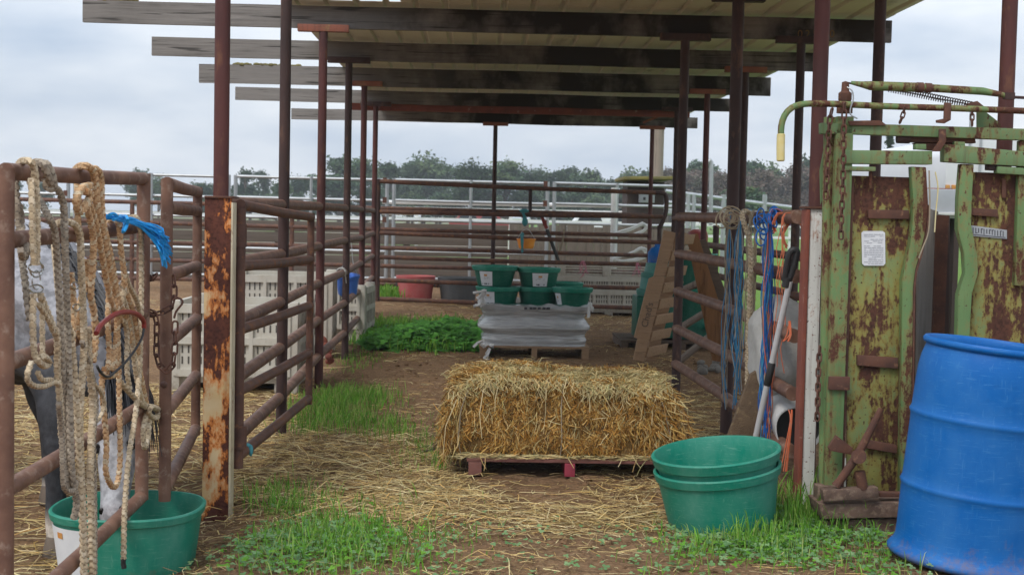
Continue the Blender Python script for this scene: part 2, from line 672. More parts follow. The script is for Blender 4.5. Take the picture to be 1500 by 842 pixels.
M['pallet'] = wood('pallet_wood', (.40, .26, .155), (.28, .175, .10), grain=(2, 22, 22))
M['pallet_dark'] = wood('old_pallet_wood', (.16, .115, .085), (.09, .065, .05), grain=(2, 22, 22))
M['pallet_red'] = wood('stained_pallet_wood', (.24, .105, .085), (.15, .07, .055), grain=(2, 22, 22))
M['redblock'] = mat('painted_pallet_block', (.30, .035, .06), (.24, .03, .05), scale=8, rough=.7)
M['board'] = wood('orange_brown_board', (.30, .145, .06), (.15, .075, .035), grain=(14, 14, 1.2))
M['board_grey'] = wood('grey_board', (.40, .37, .34), (.14, .128, .118), grain=(22, 22, .7))
M['wallboard'] = wood('arena_boards', (.175, .142, .115), (.08, .064, .052), (.115, .088, .066), grain=(.3, 8, 8), stain_scale=.35)
M['plank'] = wood('arena_planks', (.18, .15, .12), (.08, .067, .055), grain=(9, 9, .5))
M['polewood'] = wood('utility_pole_wood', (.33, .27, .22), (.22, .18, .15), grain=(9, 9, .4))
M['rope'] = mat('tan_rope', (.50, .40, .27), (.42, .33, .215), (.30, .24, .165), scale=9, rough=.9, bs=260, bstr=.5, bd=.003, lo3=.6, hi3=.75)
M['rope_orange'] = mat('orange_tan_rope', (.56, .34, .165), (.53, .40, .25), (.47, .22, .09), scale=13, rough=.9, bs=260, bstr=.5, bd=.003, lo3=.6, hi3=.7)
M['rope_grey'] = mat('dirty_rope', (.33, .27, .205), (.25, .21, .165), (.12, .105, .09), scale=5, rough=.9, bs=260, bstr=.5, bd=.003, lo3=.58, hi3=.7)
M['twine_blue'] = mat('blue_twine', (.006, .085, .36), (.012, .13, .40), scale=30, rough=.6, bstr=0)
M['twine_sky'] = mat('sky_blue_twine', (.02, .20, .40), (.05, .25, .43), scale=30, rough=.6, bstr=0)
M['twine_orange'] = mat('orange_twine', (.60, .13, .045), (.52, .17, .09), scale=30, rough=.6, bstr=0)
M['twine_pink'] = mat('pink_twine', (.55, .16, .20), (.48, .22, .30), scale=30, rough=.6, bstr=0)
M['twine_tan'] = mat('tan_twine', (.34, .28, .20), (.27, .22, .16), scale=30, rough=.9, bstr=0)
M['rust_dusty'] = mat('dusty_brown_rust', (.165, .105, .078), (.10, .062, .046), (.25, .175, .125), scale=14, rough=.9, bs=45, bstr=.6, bd=.006, lo3=.5, hi3=.66)
M['tassel'] = mat('bright_blue_twine', (.01, .30, .72), (.02, .36, .78), scale=30, rough=.5, bstr=0)
M['redrubber'] = mat('red_rubber_tube', (.27, .035, .028), (.22, .03, .025), scale=20, rough=.4, bstr=.05)
M['carpet'] = mat('matted_brown_carpet', (.19, .13, .08), (.125, .085, .055), (.28, .20, .11), scale=10, rough=1, bs=130, bstr=.9, bd=.01, lo3=.55, hi3=.7)
M['sack'] = mat('white_woven_sack', (.52, .51, .48), (.42, .41, .38), scale=5, rough=.7, bs=22, bstr=.5, bd=.02)
M['rag_teal'] = mat('teal_twine', (.05, .24, .27), (.08, .30, .33), scale=20, rough=.9, bstr=0)
M['trailer'] = mat('white_trailer_panel', (.66, .67, .68), (.6, .61, .63), scale=1.5, rough=.4, bstr=.03)
M['greymetal'] = mat('grey_metal_box', (.42, .44, .46), (.36, .38, .40), scale=4, rough=.5, metal=.2, bstr=.04)
M['moss'] = mat('mossy_roof', (.20, .17, .05), (.13, .115, .05), (.10, .07, .05), scale=3, rough=.95, bs=20, bstr=.5, bd=.02)
M['darkwall'] = mat('dark_shed_boards', (.065, .045, .038), (.045, .033, .03), scale=2, rough=.9, stretch=(4, 4, .5))
M['glass_dark'] = mat('dark_window_glass', (.02, .025, .03), rough=.1, bstr=0)
M['bark'] = mat('tree_bark', (.10, .075, .055), (.06, .047, .036), scale=5, rough=.95, stretch=(1, 1, .3))
M['leaf'] = attr_mat('tree_leaves', .75, .18)
M['grass'] = attr_mat('grass_blades', .6, .35)
M['straw'] = attr_mat('straw_stems', .75, .15)
M['hoof'] = mat('hoof_horn', (.16, .12, .09), (.11, .085, .065), scale=20, rough=.6)
M['mane'] = mat('black_mane', (.018, .018, .022), (.03, .03, .034), scale=30, rough=.45, bstr=0)
M['eye'] = mat('horse_eye', (.012, .008, .006), rough=.12, bstr=0)
M['rock'] = mat('grey_stone', (.24, .22, .19), (.16, .15, .13), scale=12, rough=.9, bs=30, bstr=.5, bd=.01)


def wrap_mat():
    m, nt, b = nodes_of('stretch_wrap_film')
    vec = coords(nt, (.6, .6, 5))
    f = noise_fac(nt, vec, 5, .35, .65, 6, .65)
    nt.links.new(mixc(nt, f, (.84, .84, .84), (.52, .53, .54)), b.inputs['Base Color'])
    b.inputs['Roughness'].default_value = .13
    b.inputs['Specular IOR Level'].default_value = 1.0
    b.inputs['Metallic'].default_value = .12
    bump(nt, b, vec, 11, .8, .035, 6)
    t = N(nt, 'ShaderNodeBsdfTransparent')
    mx = N(nt, 'ShaderNodeMixShader')
    mx.inputs[0].default_value = .30
    nt.links.new(b.outputs[0], mx.inputs[1])
    nt.links.new(t.outputs[0], mx.inputs[2])
    nt.links.new(mx.outputs[0], nt.nodes['Material Output'].inputs['Surface'])
    return m


M['wrap'] = wrap_mat()


def vcol_noise_mat(name, rough, dap_scale, dap, bs, bstr):
    m, nt, b = nodes_of(name)
    a = N(nt, 'ShaderNodeAttribute', attribute_name='Col')
    vec = coords(nt)
    f = noise_fac(nt, vec, dap_scale, .38, .62, 4, .6)
    mm = N(nt, 'ShaderNodeMix', data_type='RGBA', blend_type='MULTIPLY')
    mm.inputs[0].default_value = 1
    nt.links.new(a.outputs['Color'], mm.inputs[6])
    nt.links.new(mixc(nt, f, (dap, dap, dap), (1.08, 1.08, 1.08)), mm.inputs[7])
    nt.links.new(mm.outputs[2], b.inputs['Base Color'])
    b.inputs['Roughness'].default_value = rough
    b.inputs['Specular IOR Level'].default_value = .25
    bump(nt, b, coords(nt, (1, 1, .4)), bs, bstr, .004)
    return m


M['ropeC'] = vcol_noise_mat('tan_braid', .95, 60, .78, 300, .4)
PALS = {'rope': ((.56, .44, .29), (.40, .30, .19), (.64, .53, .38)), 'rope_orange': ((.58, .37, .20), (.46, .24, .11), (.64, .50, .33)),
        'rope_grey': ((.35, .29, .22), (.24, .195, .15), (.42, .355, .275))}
M['coat'] = vcol_noise_mat('grey_horse_coat', .7, 22, .55, 170, .5)
# ================================================================= SHED
shed = thing('open_shed', 'long open sided shed with metal roof on weathered beams and thin rusty posts', 'shed', (0.9, 10.9, 0))


def vpost(name, px, py, D, z0, z1, r, m, parent, rect=False):
    x = P(px, py, D).x
    mb = MB()
    if rect:
        mb.box((x, D, (z0 + z1) / 2), (2 * r, 2 * r, z1 - z0))
        return mb.build(name, m, parent, bevel=.006), x
    mb.tube([(x, D, z0), (x, D, (z0 + z1) / 2), (x, D, z1)], r, n=16)
    return mb.build(name, m, parent), x


BEAMS = [  # D, left px, left top, left bottom, right px, right top, right bottom
    (10.9, 122, 10, 38, 1306, 22, 58),
    (13.1, 223, 55, 83, 1193, 73, 104),
    (15.4, 292, 101, 126, 1129, 109, 136),
    (18.2, 345, 126, 149, 1070, 136, 160),
    (21.6, 427, 161, 178, 1022, 164, 183)]
ROOF_Z = 3.055


def beam_part(D, x0, x1, zb, zt):
    mb = MB()
    n = 14
    # stepped grid so the long edges wander a little
    vs = []
    for i in range(n + 1):
        x = x0 + (x1 - x0) * i / n
        w = noise.noise(V((x * .8, D, 0))) * .010
        for (yy, zz) in ((-.021, zb), (.021, zb), (.021, zt), (-.021, zt)):
            vs.append((x, D + yy + w * .4, zz + w))
    fs = []
    for i in range(n):
        for k in range(4):
            fs.append((i * 4 + k, i * 4 + (k + 1) % 4, (i + 1) * 4 + (k + 1) % 4, (i + 1) * 4 + k))
    fs += [(0, 1, 2, 3), (n * 4 + 3, n * 4 + 2, n * 4 + 1, n * 4)]
    mb.add(vs, fs)
    return mb.build('beam', M['beam'], shed, ang=30)


for (D, lx, lt, lb, rx, rt, rb) in BEAMS:
    a, b = P(lx, lt, D), P(lx, lb, D)
    c, d = P(rx, rt, D), P(rx, rb, D)
    zt = ROOF_Z - .034
    zb = min((b.z + d.z) / 2, zt - .17)
    beam_part(D, a.x, c.x, zb, zt)
for D in (6.5, 8.6):
    beam_part(D, -1.3, 3.5, 2.845, ROOF_Z - .034)
# bare pale offcut of a beam end on the left of the third and first beams: mossy debris lying on top
mb = MB()
for i in range(46):
    D, x = (10.9, -3.0 + rnd.random() * .28) if i < 16 else (15.4, -2.75 + rnd.random() * .75)
    mb.ball((x, D + rnd.uniform(-.015, .015), ROOF_Z - .03 + rnd.random() * .008), .012 + .014 * rnd.random(), 6, 4, (1.6, 1, .8))
tag(mb.build('moss_clump', M['moss'], origin=(-2.6, 13, 3)), 'small dry moss and debris clumps lying along the beam tops', 'moss')

# red steel header channel
mb = MB()
a, b = P(515, 160, 18.34), P(1010, 168, 18.34)
mb.bar((a.x, 18.34, 2.83), (b.x, 18.34, 2.83), .12, .06)
mb.build('steel_header', M['redrust'], shed, bevel=.004)

posts = [  # px, py, D, radius, material
    (325, 150, 6.42, .036, 'post'), (417, 200, 8.5, .034, 'post_dark'), (471, 250, 10.85, .034, 'post'),
    (509, 250, 13.05, .034, 'post_dark'), (532, 250, 15.35, .034, 'post'), (549, 250, 18.15, .034, 'post'),
    (724, 280, 21.55, .034, 'post_dark'), (954, 250, 21.55, .034, 'post'),
    (1200, 160, 6.75, .038, 'post'), (1076, 200, 8.87, .040, 'post_dark'), (1000, 200, 10.85, .036, 'post_dark'),
    (1475, 120, 6.42, .036, 'post'), (1286, 120, 8.5, .036, 'post_dark'), (1170, 180, 10.85, .035, 'post_dark'),
    (1089, 220, 13.05, .034, 'post_dark'), (1034, 220, 15.35, .034, 'post'), (990, 230, 17.9, .034, 'post_dark')]
POSTX = {}
for i, (px, py, D, r, m) in enumerate(posts):
    zt = 2.835
    x = P(px, py, D).x
    zb = 0.02 if i == 8 else ground_h(x, D) - .05
    if i == 0:
        zb = 0.0
    o, x = vpost('post', px, py, D, zb, zt, r, M[m], shed)
    POSTX[i] = x
    mb = MB()
    mb.box((x, D, 2.842), (.40 if D > 9 else .34, .075, .055))
    bm_ = {2: 'bracket', 3: 'post_dark', 4: 'bracket', 6: 'bracket', 14: 'bracket', 15: 'bracket', 7: 'bracket'}.get(i, 'post_dark')
    br = mb.build('bracket', M[bm_], o, bevel=.004)
# brace under the right far post
mb = MB()
mb.bar(P(942, 180, 21.5), P(990, 160, 21.5), .035, .03)
mb.build('brace', M['bracket'], shed)
# faint stencilled numbers on the bracket of the first beam
ink = mat('rust_orange_paint_marks', (.26, .10, .04), (.20, .16, .05), scale=30, rough=.8, bstr=0)
for ch, px in (('0', 1172), ('2', 1183), ('5', 1194), ('0', 1219)):
    p = P(px, 50.5, 10.855)
    text('stencil_mark', ch, .085, ink, shed, Matrix.Translation(p) @ Matrix.Rotation(R(90), 4, 'X'))


# corrugated roof: ribs run along the aisle
def roof_sheet(x0, x1, y0, y1, z):
    prof = []
    x = x0
    pitch = .23
    while x < x1 - .01:
        for dx, dz in ((0, 0), (.085, 0), (.10, .024), (.13, .024), (.145, 0)):
            if x + dx <= x1:
                prof.append((x + dx, z + dz))
        x += pitch
    prof.append((x1, z))
    mb = MB()
    ys = [y0, (y0 + y1) / 2, y1]
    t = .003
    n = len(prof)
    vs = []
    for lay in (0, t):
        for y in ys:
            vs += [(px_, y, pz_ + lay) for px_, pz_ in prof]
    fs = []
    L = len(ys)
    for lay in range(2):
        o = lay * L * n
        for j in range(L - 1):
            for i in range(n - 1):
                fs.append((o + j * n + i, o + j * n + i + 1, o + (j + 1) * n + i + 1, o + (j + 1) * n + i))
    for i in range(n - 1):
        fs.append((i, i + 1, L * n + i + 1, L * n + i))
        e = (L - 1) * n
        fs.append((e + i, e + i + 1, L * n + e + i + 1, L * n + e + i))
    mb.add(vs, fs)
    return mb


r1 = roof_sheet(-1.54, 3.25, 10.70, 22.3, ROOF_Z - .016)
r1.build('roof_sheet', M['roof_under'], shed, smooth=False)
r2 = roof_sheet(-1.54 + .23 * 4, 3.25, 6.1, 10.95, ROOF_Z - .0115)
r2.build('roof_sheet', M['roof_under'], shed, smooth=False)
# purlin at the front edge
# ================================================================= LEFT SIDE
# broad peeling post
rp = thing('steel_post', 'broad square steel post with cream paint peeling to rust and orange', 'post', (P(318, 600, 6.35).x, 6.35, 0))
a, b = P(299, 400, 6.32), P(337, 400, 6.32)
zt = P(320, 290, 6.32).z
mb = MB()
mb.box(((a.x + b.x) / 2, 6.335, zt / 2 - .04), (b.x - a.x + .004, .012, zt + .08))
mb.box((a.x + .004, 6.40, zt / 2 - .04), (.010, .116, zt + .08))
mb.build('web_plate', M['rustpost'], rp, bevel=.003)
mb = MB()
c = P(340.5, 400, 6.32)
mb.box(((b.x + c.x) / 2 + .002, 6.325, zt / 2 - .05), (c.x - b.x - .002, .020, zt + .06))
mb.box((c.x - .006, 6.375, zt / 2 - .05), (.012, .075, zt + .06))
mb.build('flange', M['cream_edge'], rp, bevel=.002)
mb = MB()
mb.box(((a.x + c.x) / 2, 6.395, zt + .004), (c.x - a.x + .006, .15, .010))
mb.build('cap_plate', M['rust'], rp, bevel=.003)
# earth heaped at its foot is part of the ground (see ground_h)


def rail_gate(name, label, cat, xn, dn, xf, df, rails_n, rails_f, r_rail, near, far, m, group=None, curve=None):
    """panel between a near upright and a far upright; rails given as heights at each end."""
    t = thing(name, label, cat, (xn, dn, 0), group)
    for i, (zn, zf) in enumerate(zip(rails_n, rails_f)):
        mb = MB()
        mb.tube([(xn, dn, zn), ((xn + xf) / 2, (dn + df) / 2, (zn + zf) / 2 - .004), (xf, df, zf)], r_rail, n=14)
        mb.build('rail', m, t)
    for (x, d, z0, z1, rr) in (near, far):
        mb = MB()
        mb.tube([(x, d, z0), (x, d, (z0 + z1) / 2), (x, d, z1)], rr, n=16)
        mb.build('upright', m, t)
    return t


# gate 1, carrying the ropes
DN1, DF1 = 4.15, 5.72
XN1, XF1 = P(8, 500, DN1).x, P(209, 500, DF1).x
zn = [P(0, y, DN1).z for y in (251, 352, 532, 717, 915)]
zf = [P(212, y, DF1).z for y in (262, 331, 458, 594, 727)]
g1 = rail_gate('pipe_gate', 'rusty pipe gate draped with tan halter ropes at the left edge', 'gate', XN1, DN1, XF1, DF1, zn, zf, .027,
               (XN1, DN1, zn[4] - .05, zn[0] + .01, .026), (XF1, DF1, zf[4] - .012, zf[0] + .022, .028), M['pipe_pale'])


def X1(D):
    return XN1 + (XF1 - XN1) * (D - DN1) / (DF1 - DN1)


# panel 2
DN2, DF2 = 5.85, 7.55
XN2, XF2 = P(243, 500, DN2).x, P(288, 450, DF2).x
zn = [P(243, y, DN2).z for y in (269, 303, 404, 503, 603, 715)]
zf = [P(287, y, DF2).z for y in (281, 309, 389, 466, 549, 627)]
g2 = rail_gate('pipe_gate', 'short rusty pipe gate chained open beside the peeling steel post', 'gate', XN2, DN2, XF2, DF2, zn, zf, .029,
               (XN2, DN2, P(243, 733, DN2).z, P(243, 262, DN2).z, .026), (XF2, DF2, P(287, 637, DF2).z, P(287, 274, DF2).z, .026), M['pipe_pale'])

# gate 3, open along the aisle
DN3, DF3 = 6.52, 8.4
XN3, XF3 = P(350, 500, DN3).x, P(454, 450, DF3).x
zn = [P(352, y, DN3).z for y in (300, 390, 483, 573, 668)]
zf = [P(454, y, DF3).z for y in (318, 380, 447, 516, 583)]
g3 = rail_gate('pipe_gate', 'rusty pipe gate swung back along the aisle from the peeling post', 'gate', XN3, DN3, XF3, DF3, zn, zf, .026,
               (XN3, DN3, P(350, 685, DN3).z, P(350, 305, DN3).z, .027), (XF3, DF3, P(453, 592, DF3).z, P(453, 312, DF3).z, .022), M['pipe'])
for y in (345, 640):
    mb = MB()
    c = P(351, y, DN3)
    mb.tube([c - V((0, 0, .055)), c + V((0, 0, .055))], .034, n=16)
    mb.build('hinge_sleeve', M['pipe'], g3)
mb = MB()
q0, q1 = V((XN3, DN3, zn[4])), V((XF3, DF3, zf[4]))
q = q0.lerp(q1, .09)
tt = (q1 - q0).normalized()
mb.tube([q - tt * .02, q + tt * .03], .0285, n=12)
mb.ball(q + V((.028, -.02, .0)), .012, 8, 6, (1, 1, 2.5))
tag(mb.build('twine_wrap', M['rag_teal'], origin=q), 'scrap of pale blue twine tied on the lowest rail of the gate', 'twine')

# long fence along the left of the aisle
lf = thing('pipe_fence', 'five rail rusty pipe fence running along the left side of the aisle', 'fence', (-1.22, 8.5, 0))
FZ = [1.44, 1.135, .84, .55, .25]
lx = [POSTX[0], POSTX[1], POSTX[2], POSTX[3], POSTX[4], POSTX[5]]
ld = [6.42, 8.5, 10.85, 13.05, 15.35, 18.15]
for z in FZ:
    pts = []
    for x, d in zip(lx, ld):
        pts.append(V((x - .012, d, z + rnd.uniform(-.008, .008))))
    mb = MB()
    mb.tube(pts, .034, n=14)
    mb.build('rail', M['pipe_pale'], lf)

# ---------------------------------------------------------------- ropes on gate 1
XR = -1.372


def rp_(pts, dx=0.0):
    return [PX(x, y, XR + dx) for x, y in pts]


def over(px, ztop_y, px2, back=.075):
    return None


def rope_thing(name, label, strands, loc_px, group='halter ropes hung on the gate'):
    base = PX(loc_px[0], loc_px[1], XR)
    t = thing(name, label, 'rope', base, group)
    for (pts, r, m, rf, dx) in strands:
        mb = MB()
        w = []
        for p in pts:
            ddx = p[2] if len(p) > 2 else 0
            if ddx < 0:
                ddx *= 1.9
            w.append(PX(p[0], p[1], XR + dx + ddx))
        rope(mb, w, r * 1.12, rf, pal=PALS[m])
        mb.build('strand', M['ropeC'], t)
    return t


def ring(mb, px, py, w, h, r=.0028, X=XR + .02):
    c = PX(px, py, X)
    e = PX(px + w, py, X) - c
    L = e.length
    e.normalize()
    u = V((0, 0, 1))
    L2 = (PX(px, py - h, X) - c).length
    pts = [c + e * L * math.cos(a) + u * L2 * math.sin(a) for a in [2 * math.pi * k / 16 for k in range(18)]]
    mb.tube(pts, r, n=6, cap=False)


B, T = braid, twist
ra = rope_thing('halter_rope', 'tan braided rope halter with two steel buckle rings, hanging nearest the left edge', [
    ([(25, 250, -.06), (30, 238, -.03), (42, 236, .02), (50, 248, .03), (53, 290, .03), (54, 340, .035), (53, 388, .03)], .0105, 'rope', B, 0),
    ([(46, 262, .02), (47, 300, .03), (48, 345, .03), (50, 388, .03)], .0095, 'rope', B, 0),
    ([(22, 262, -.055), (25, 300, -.05), (29, 345, -.045), (31, 368, -.03), (36, 405, -.01), (40, 440, 0), (44, 470, .01)], .0105, 'rope_grey', B, 0),
    ([(29, 300, -.05), (33, 340, -.04), (40, 366, 0), (34, 378, 0), (30, 366, .01)], .010, 'rope_grey', B, 0),
    ([(49, 430, .02), (48, 470, .02), (50, 515, .02), (57, 530, .03), (66, 536, .02), (72, 530, .02), (64, 522, .03), (57, 525, .03)], .0095, 'rope', B, 0),
    ([(59, 432, .02), (68, 455, .02), (79, 482, .03), (84, 500, .03), (84, 540, .02), (88, 590, .02), (90, 640, .01)], .0105, 'rope', B, 0),
    ([(62, 440, .02), (62, 480, .02), (62, 520, .02), (61, 533, .02)], .008, 'rope', B, 0),
    ([(56, 445, .02), (72, 470, .03), (78, 486, .03)], .0085, 'rope', B, 0),
    ([(46, 530, .02), (40, 550, .02), (46, 563, .02), (62, 566, .025), (78, 560, .02), (86, 562, .02)], .0085, 'rope', B, 0),
    ([(55, 545, .015), (62, 556, .02), (76, 556, .02)], .008, 'rope', B, 0),
], (45, 420))
mb = MB()
ring(mb, 53, 392, 11, 7)
ring(mb, 53, 394, 9, 12)
ring(mb, 53, 423, 10, 6)
ring(mb, 53, 410, 6, 14, .002)
mb.build('buckle', M['steel'], ra)

rb_ = rope_thing('lead_rope', 'dusty tan rope falling from the top rail with a dark dirty tail', [
    ([(46, 246, -.06), (52, 238, -.02), (62, 240, .02), (70, 258, .03), (76, 272, .03), (86, 280, .03), (93, 302, .03), (95, 350, .03), (97, 420, .03), (99, 490, .02), (101, 560, .02), (103, 640, .02), (106, 700, .02), (112, 735, .02), (108, 760, .01)], .0110, 'rope_grey', B, 0),
    ([(58, 240, -.02), (68, 240, .02), (76, 254, .035), (79, 274, .035), (70, 276, .02), (66, 262, .01)], .0105, 'rope_grey', B, 0),
    ([(42, 262, -.05), (56, 290, -.02), (70, 315, .03), (80, 340, .03), (84, 385, .02), (87, 440, .02), (90, 520, .01), (94, 590, .0), (96, 650, 0), (96, 700, 0), (99, 716, 0), (108, 716, 0)], .0105, 'rope_grey', B, 0),
    ([(86, 590, .03), (90, 630, .02), (92, 680, .02), (94, 712, .02), (104, 720, .02), (112, 706, .02)], .0095, 'rope_grey', B, 0),
], (95, 500))

rc = rope_thing('halter_rope', 'pale tan rope looped over the second rail with long straight tails to the tub', [
    ([(78, 336, -.05), (84, 328, -.03), (98, 325, .02), (110, 330, .03), (117, 345, .03), (119, 390, .03), (121, 440, .025), (123, 500, .02), (120, 560, .02), (117, 610, .02), (119, 690, .02), (123, 780, .02), (124, 848, .02)], .0112, 'rope', B, 0),
    ([(78, 346, -.05), (82, 390, -.02), (88, 450, 0), (98, 470, .02), (105, 500, .02), (110, 560, .02), (114, 640, .02), (118, 720, .02), (121, 790, .02), (122, 848, .02)], .0100, 'rope', B, 0),
    ([(128, 480, .02), (131, 540, .02), (136, 590, .02), (134, 640, .02), (132, 700, .02), (134, 780, .02), (135, 848, .02)], .0125, 'rope', B, 0),
    ([(120, 500, .02), (134, 545, .02), (140, 575, .02), (141, 600, .02), (137, 640, .02), (138, 690, .015), (139, 760, .015), (139, 840, .015)], .0085, 'rope_grey', B, 0),
    ([(104, 400, .01), (108, 450, .01), (106, 520, .01), (112, 580, .01)], .010, 'rope_orange', B, 0),
    ([(136, 560, .03), (148, 575, .03), (153, 592, .03), (147, 610, .02), (140, 618, .02)], .007, 'rope', B, 0),
], (120, 560))
mb = MB()
ring(mb, 110, 418, 5, 5)
ring(mb, 112, 450, 5, 5)
mb.build('buckle', M['steel'], rc)

rd = rope_thing('halter_rope', 'thick orange tinted rope knotted over the top rail in mid gate', [
    ([(108, 262, -.05), (112, 248, -.03), (124, 243, .02), (136, 250, .03), (140, 270, .03), (142, 300, .03), (150, 340, .03), (157, 375, .03), (166, 415, .03), (174, 445, .03), (186, 470, .02), (192, 500, .02)], .0125, 'rope_orange', B, 0),
    ([(128, 246, .0), (142, 248, .03), (148, 262, .03), (149, 300, .03), (152, 330, .03), (160, 365, .03), (168, 410, .03), (172, 460, .03), (170, 500, .02), (166, 540, .02)], .0105, 'rope_orange', B, 0),
    ([(132, 272, .03), (120, 276, .03), (112, 292, .03), (116, 310, .03), (126, 300, .04), (132, 285, .04), (124, 280, .04)], .0125, 'rope_orange', B, 0),
    ([(114, 300, .02), (114, 330, .02), (115, 352, -.02)], .0105, 'rope_orange', B, 0),
    ([(112, 262, -.04), (114, 285, -.02), (116, 300, 0)], .0105, 'rope_orange', B, 0),
    ([(126, 300, .03), (133, 325, .035), (137, 350, .035), (136, 390, .03), (133, 430, .02), (138, 460, .02), (140, 495, .02), (136, 530, .02)], .0115, 'rope_orange', B, 0),
    ([(130, 296, .03), (140, 325, .035), (148, 365, .035), (156, 410, .03), (166, 450, .03), (178, 470, .03)], .0105, 'rope_orange', B, 0),
    ([(126, 380, .0), (127, 410, .0), (120, 435, .0), (114, 460, .0), (118, 500, .0)], .0105, 'rope_orange', B, 0),
    ([(160, 420, .02), (158, 470, .02), (160, 520, .02), (156, 545, .02), (149, 560, .02), (152, 600, .02), (156, 650, .02), (155, 690, .02), (164, 712, .02), (172, 706, .02), (176, 670, .02), (175, 600, .02), (174, 540, .02), (172, 480, .02)], .0100, 'rope_orange', B, 0),
    ([(148, 548, .03), (158, 552, .03), (170, 548, .03), (165, 540, .03), (152, 540, .03)], .0085, 'rope_orange', B, 0),
], (140, 400))
mb = MB()
ring(mb, 148, 388, 4, 5)
ring(mb, 160, 384, 4, 5)
mb.build('buckle', M['steel'], rd)

re_ = rope_thing('halter_rope', 'tan braided halter with steel rings and a big end knot, by the gate end post', [
    ([(158, 332, -.05), (162, 322, -.02), (170, 322, .02), (175, 334, .03), (177, 365, .03), (181, 395, .03), (184, 425, .03), (194, 455, .03), (200, 490, .03), (203, 530, .02), (208, 560, .02), (214, 590, .02)], .0100, 'rope_orange', B, 0),
    ([(183, 400, .03), (190, 420, .03), (200, 440, .03), (206, 470, .02), (204, 510, .02)], .0095, 'rope', B, 0),
    ([(183, 420, .03), (179, 450, .02), (186, 490, .02), (186, 540, .02), (190, 570, .02)], .0095, 'rope', B, 0),
    ([(178, 430, .02), (190, 470, .02), (196, 520, .02), (202, 560, .02), (210, 590, .02), (224, 596, .02), (232, 604, .03), (228, 612, .03), (218, 606, .03), (222, 596, .04), (234, 600, .03)], .0105, 'rope', B, 0),
    ([(216, 600, .02), (210, 630, .02), (212, 655, .02), (217, 640, .02), (219, 612, .02)], .0105, 'rope', B, 0),
    ([(176, 558, .02), (190, 575, .02), (205, 590, .02), (216, 598, .02)], .0090, 'rope', T, 0),
], (196, 500))
mb = MB()
ring(mb, 181, 386, 5, 4)
ring(mb, 180, 416, 5, 5)
mb.build('buckle', M['steel'], re_)

rf_ = rope_thing('lead_rope', 'single tan rope over the second rail ending in a dark burnt tip', [
    ([(184, 334, -.04), (189, 322, -.02), (198, 318, .02), (205, 330, .03), (207, 360, .03), (207, 420, .03), (206, 490, .03), (204, 550, .03), (198, 610, .03), (190, 660, .03), (185, 710, .03), (182, 760, .03), (181, 818, .03)], .0100, 'rope', B, 0),
], (200, 560))
mb = MB()
rope(mb, [PX(181, 817, XR + .03), PX(181, 822, XR + .03), PX(181, 832, XR + .03)], .0095, T)
mb.build('burnt_tip', M['black'], rf_)

# red rubber-covered bit with a black cord
bt = thing('rubber_tube_loop', 'curved red rubber tube with a black cord hanging among the ropes', 'rubber tube', PX(180, 500, XR + .05))
mb = MB()
mb.tube(smooth_path([PX(x, y, XR + .06) for x, y in [(141, 488), (146, 478), (158, 467), (172, 459), (188, 457), (202, 461), (210, 470), (211, 480)]], .006), .0095, n=12)
mb.build('rubber_sleeve', M['redrubber'], bt)
mb = MB()
mb.tube(smooth_path([PX(x, y, XR + .06) for x, y in [(211, 478), (208, 494), (198, 512), (184, 530), (168, 545), (158, 552), (148, 546), (142, 536)]], .006), .005, n=8)
mb.build('cord', M['black'], bt)

# blue twine tassel
tb = thing('twine_bundle', 'bright sky blue plastic twine tassel tied on the gate end', 'twine', PX(200, 330, XR + .02))
mb = MB()
for k in range(60):
    j = lambda s: rnd.uniform(-s, s)
    f = k / 60
    e = (247 + j(6) - 8 * abs(f - .5), 362 + 44 * (f - .5) + 8 + j(5))
    pts = [PX(157 + j(2), 318 + j(3), XR + .02), PX(175 + j(2), 321 + j(3), XR + .04 + j(.006)), PX(196 + j(3), 324 + j(4), XR + .045 + j(.01)),
           PX(220 + j(3), 338 + 16 * (f - .5) + j(3), XR + .07 + j(.012)), PX(236 + j(3), 354 + 34 * (f - .5) + j(3), XR + .105 + j(.012)), PX(e[0], e[1], XR + .115 + j(.01))]
    mb.tube(smooth_path(pts, .03), .0032, n=4)
mb.build('tassel', M['tassel'], tb)
mb = MB()
mb.tube(smooth_path([PX(x, y, XR + .05 + d) for x, y, d in [(176, 316, -.05), (186, 318, .03), (186, 330, .03), (180, 340, .02), (182, 326, -.03), (174, 320, -.05)]], .01), .006, n=6)
mb.tube(smooth_path([PX(x, y, XR + .05) for x, y in [(160, 315), (166, 313), (172, 318), (166, 322)]], .01), .006, n=6)
mb.build('knot', M['tassel'], tb)

# chain
def cp(x, y, d=5.72):
    return P(x, y, d)


gc = thing('chain', 'rusty chain with a hook joining the rope draped gate to its neighbour', 'chain', cp(235, 470))
for pts in ([cp(212, 398, 5.80), cp(220, 410, 5.75), cp(228, 400, 5.72), cp(224, 418, 5.72)],
            [cp(196, 452, 5.78), cp(214, 458, 5.76), cp(228, 462, 5.78), cp(242, 454, 5.78), cp(253, 446, 5.78), cp(255, 420, 5.80), cp(254, 398, 5.82)],
            [cp(212, 454, 5.76), cp(226, 458, 5.76), cp(230, 475, 5.76), cp(229, 505, 5.76), cp(231, 528, 5.76), cp(240, 544, 5.76), cp(252, 538, 5.76), cp(256, 510, 5.76), cp(256, 478, 5.76), cp(258, 466, 5.76)]):
    mb = MB()
    chain(mb, pts, .055, .0045, .0125)
    mb.build('chain_run', M['rust'], gc)
mb = MB()
mb.tube(smooth_path([cp(255, 466), cp(258, 456), cp(266, 446), cp(267, 440), cp(260, 436), cp(253, 440)], .01), .005, n=6)
mb.build('hook', M['rust'], gc)
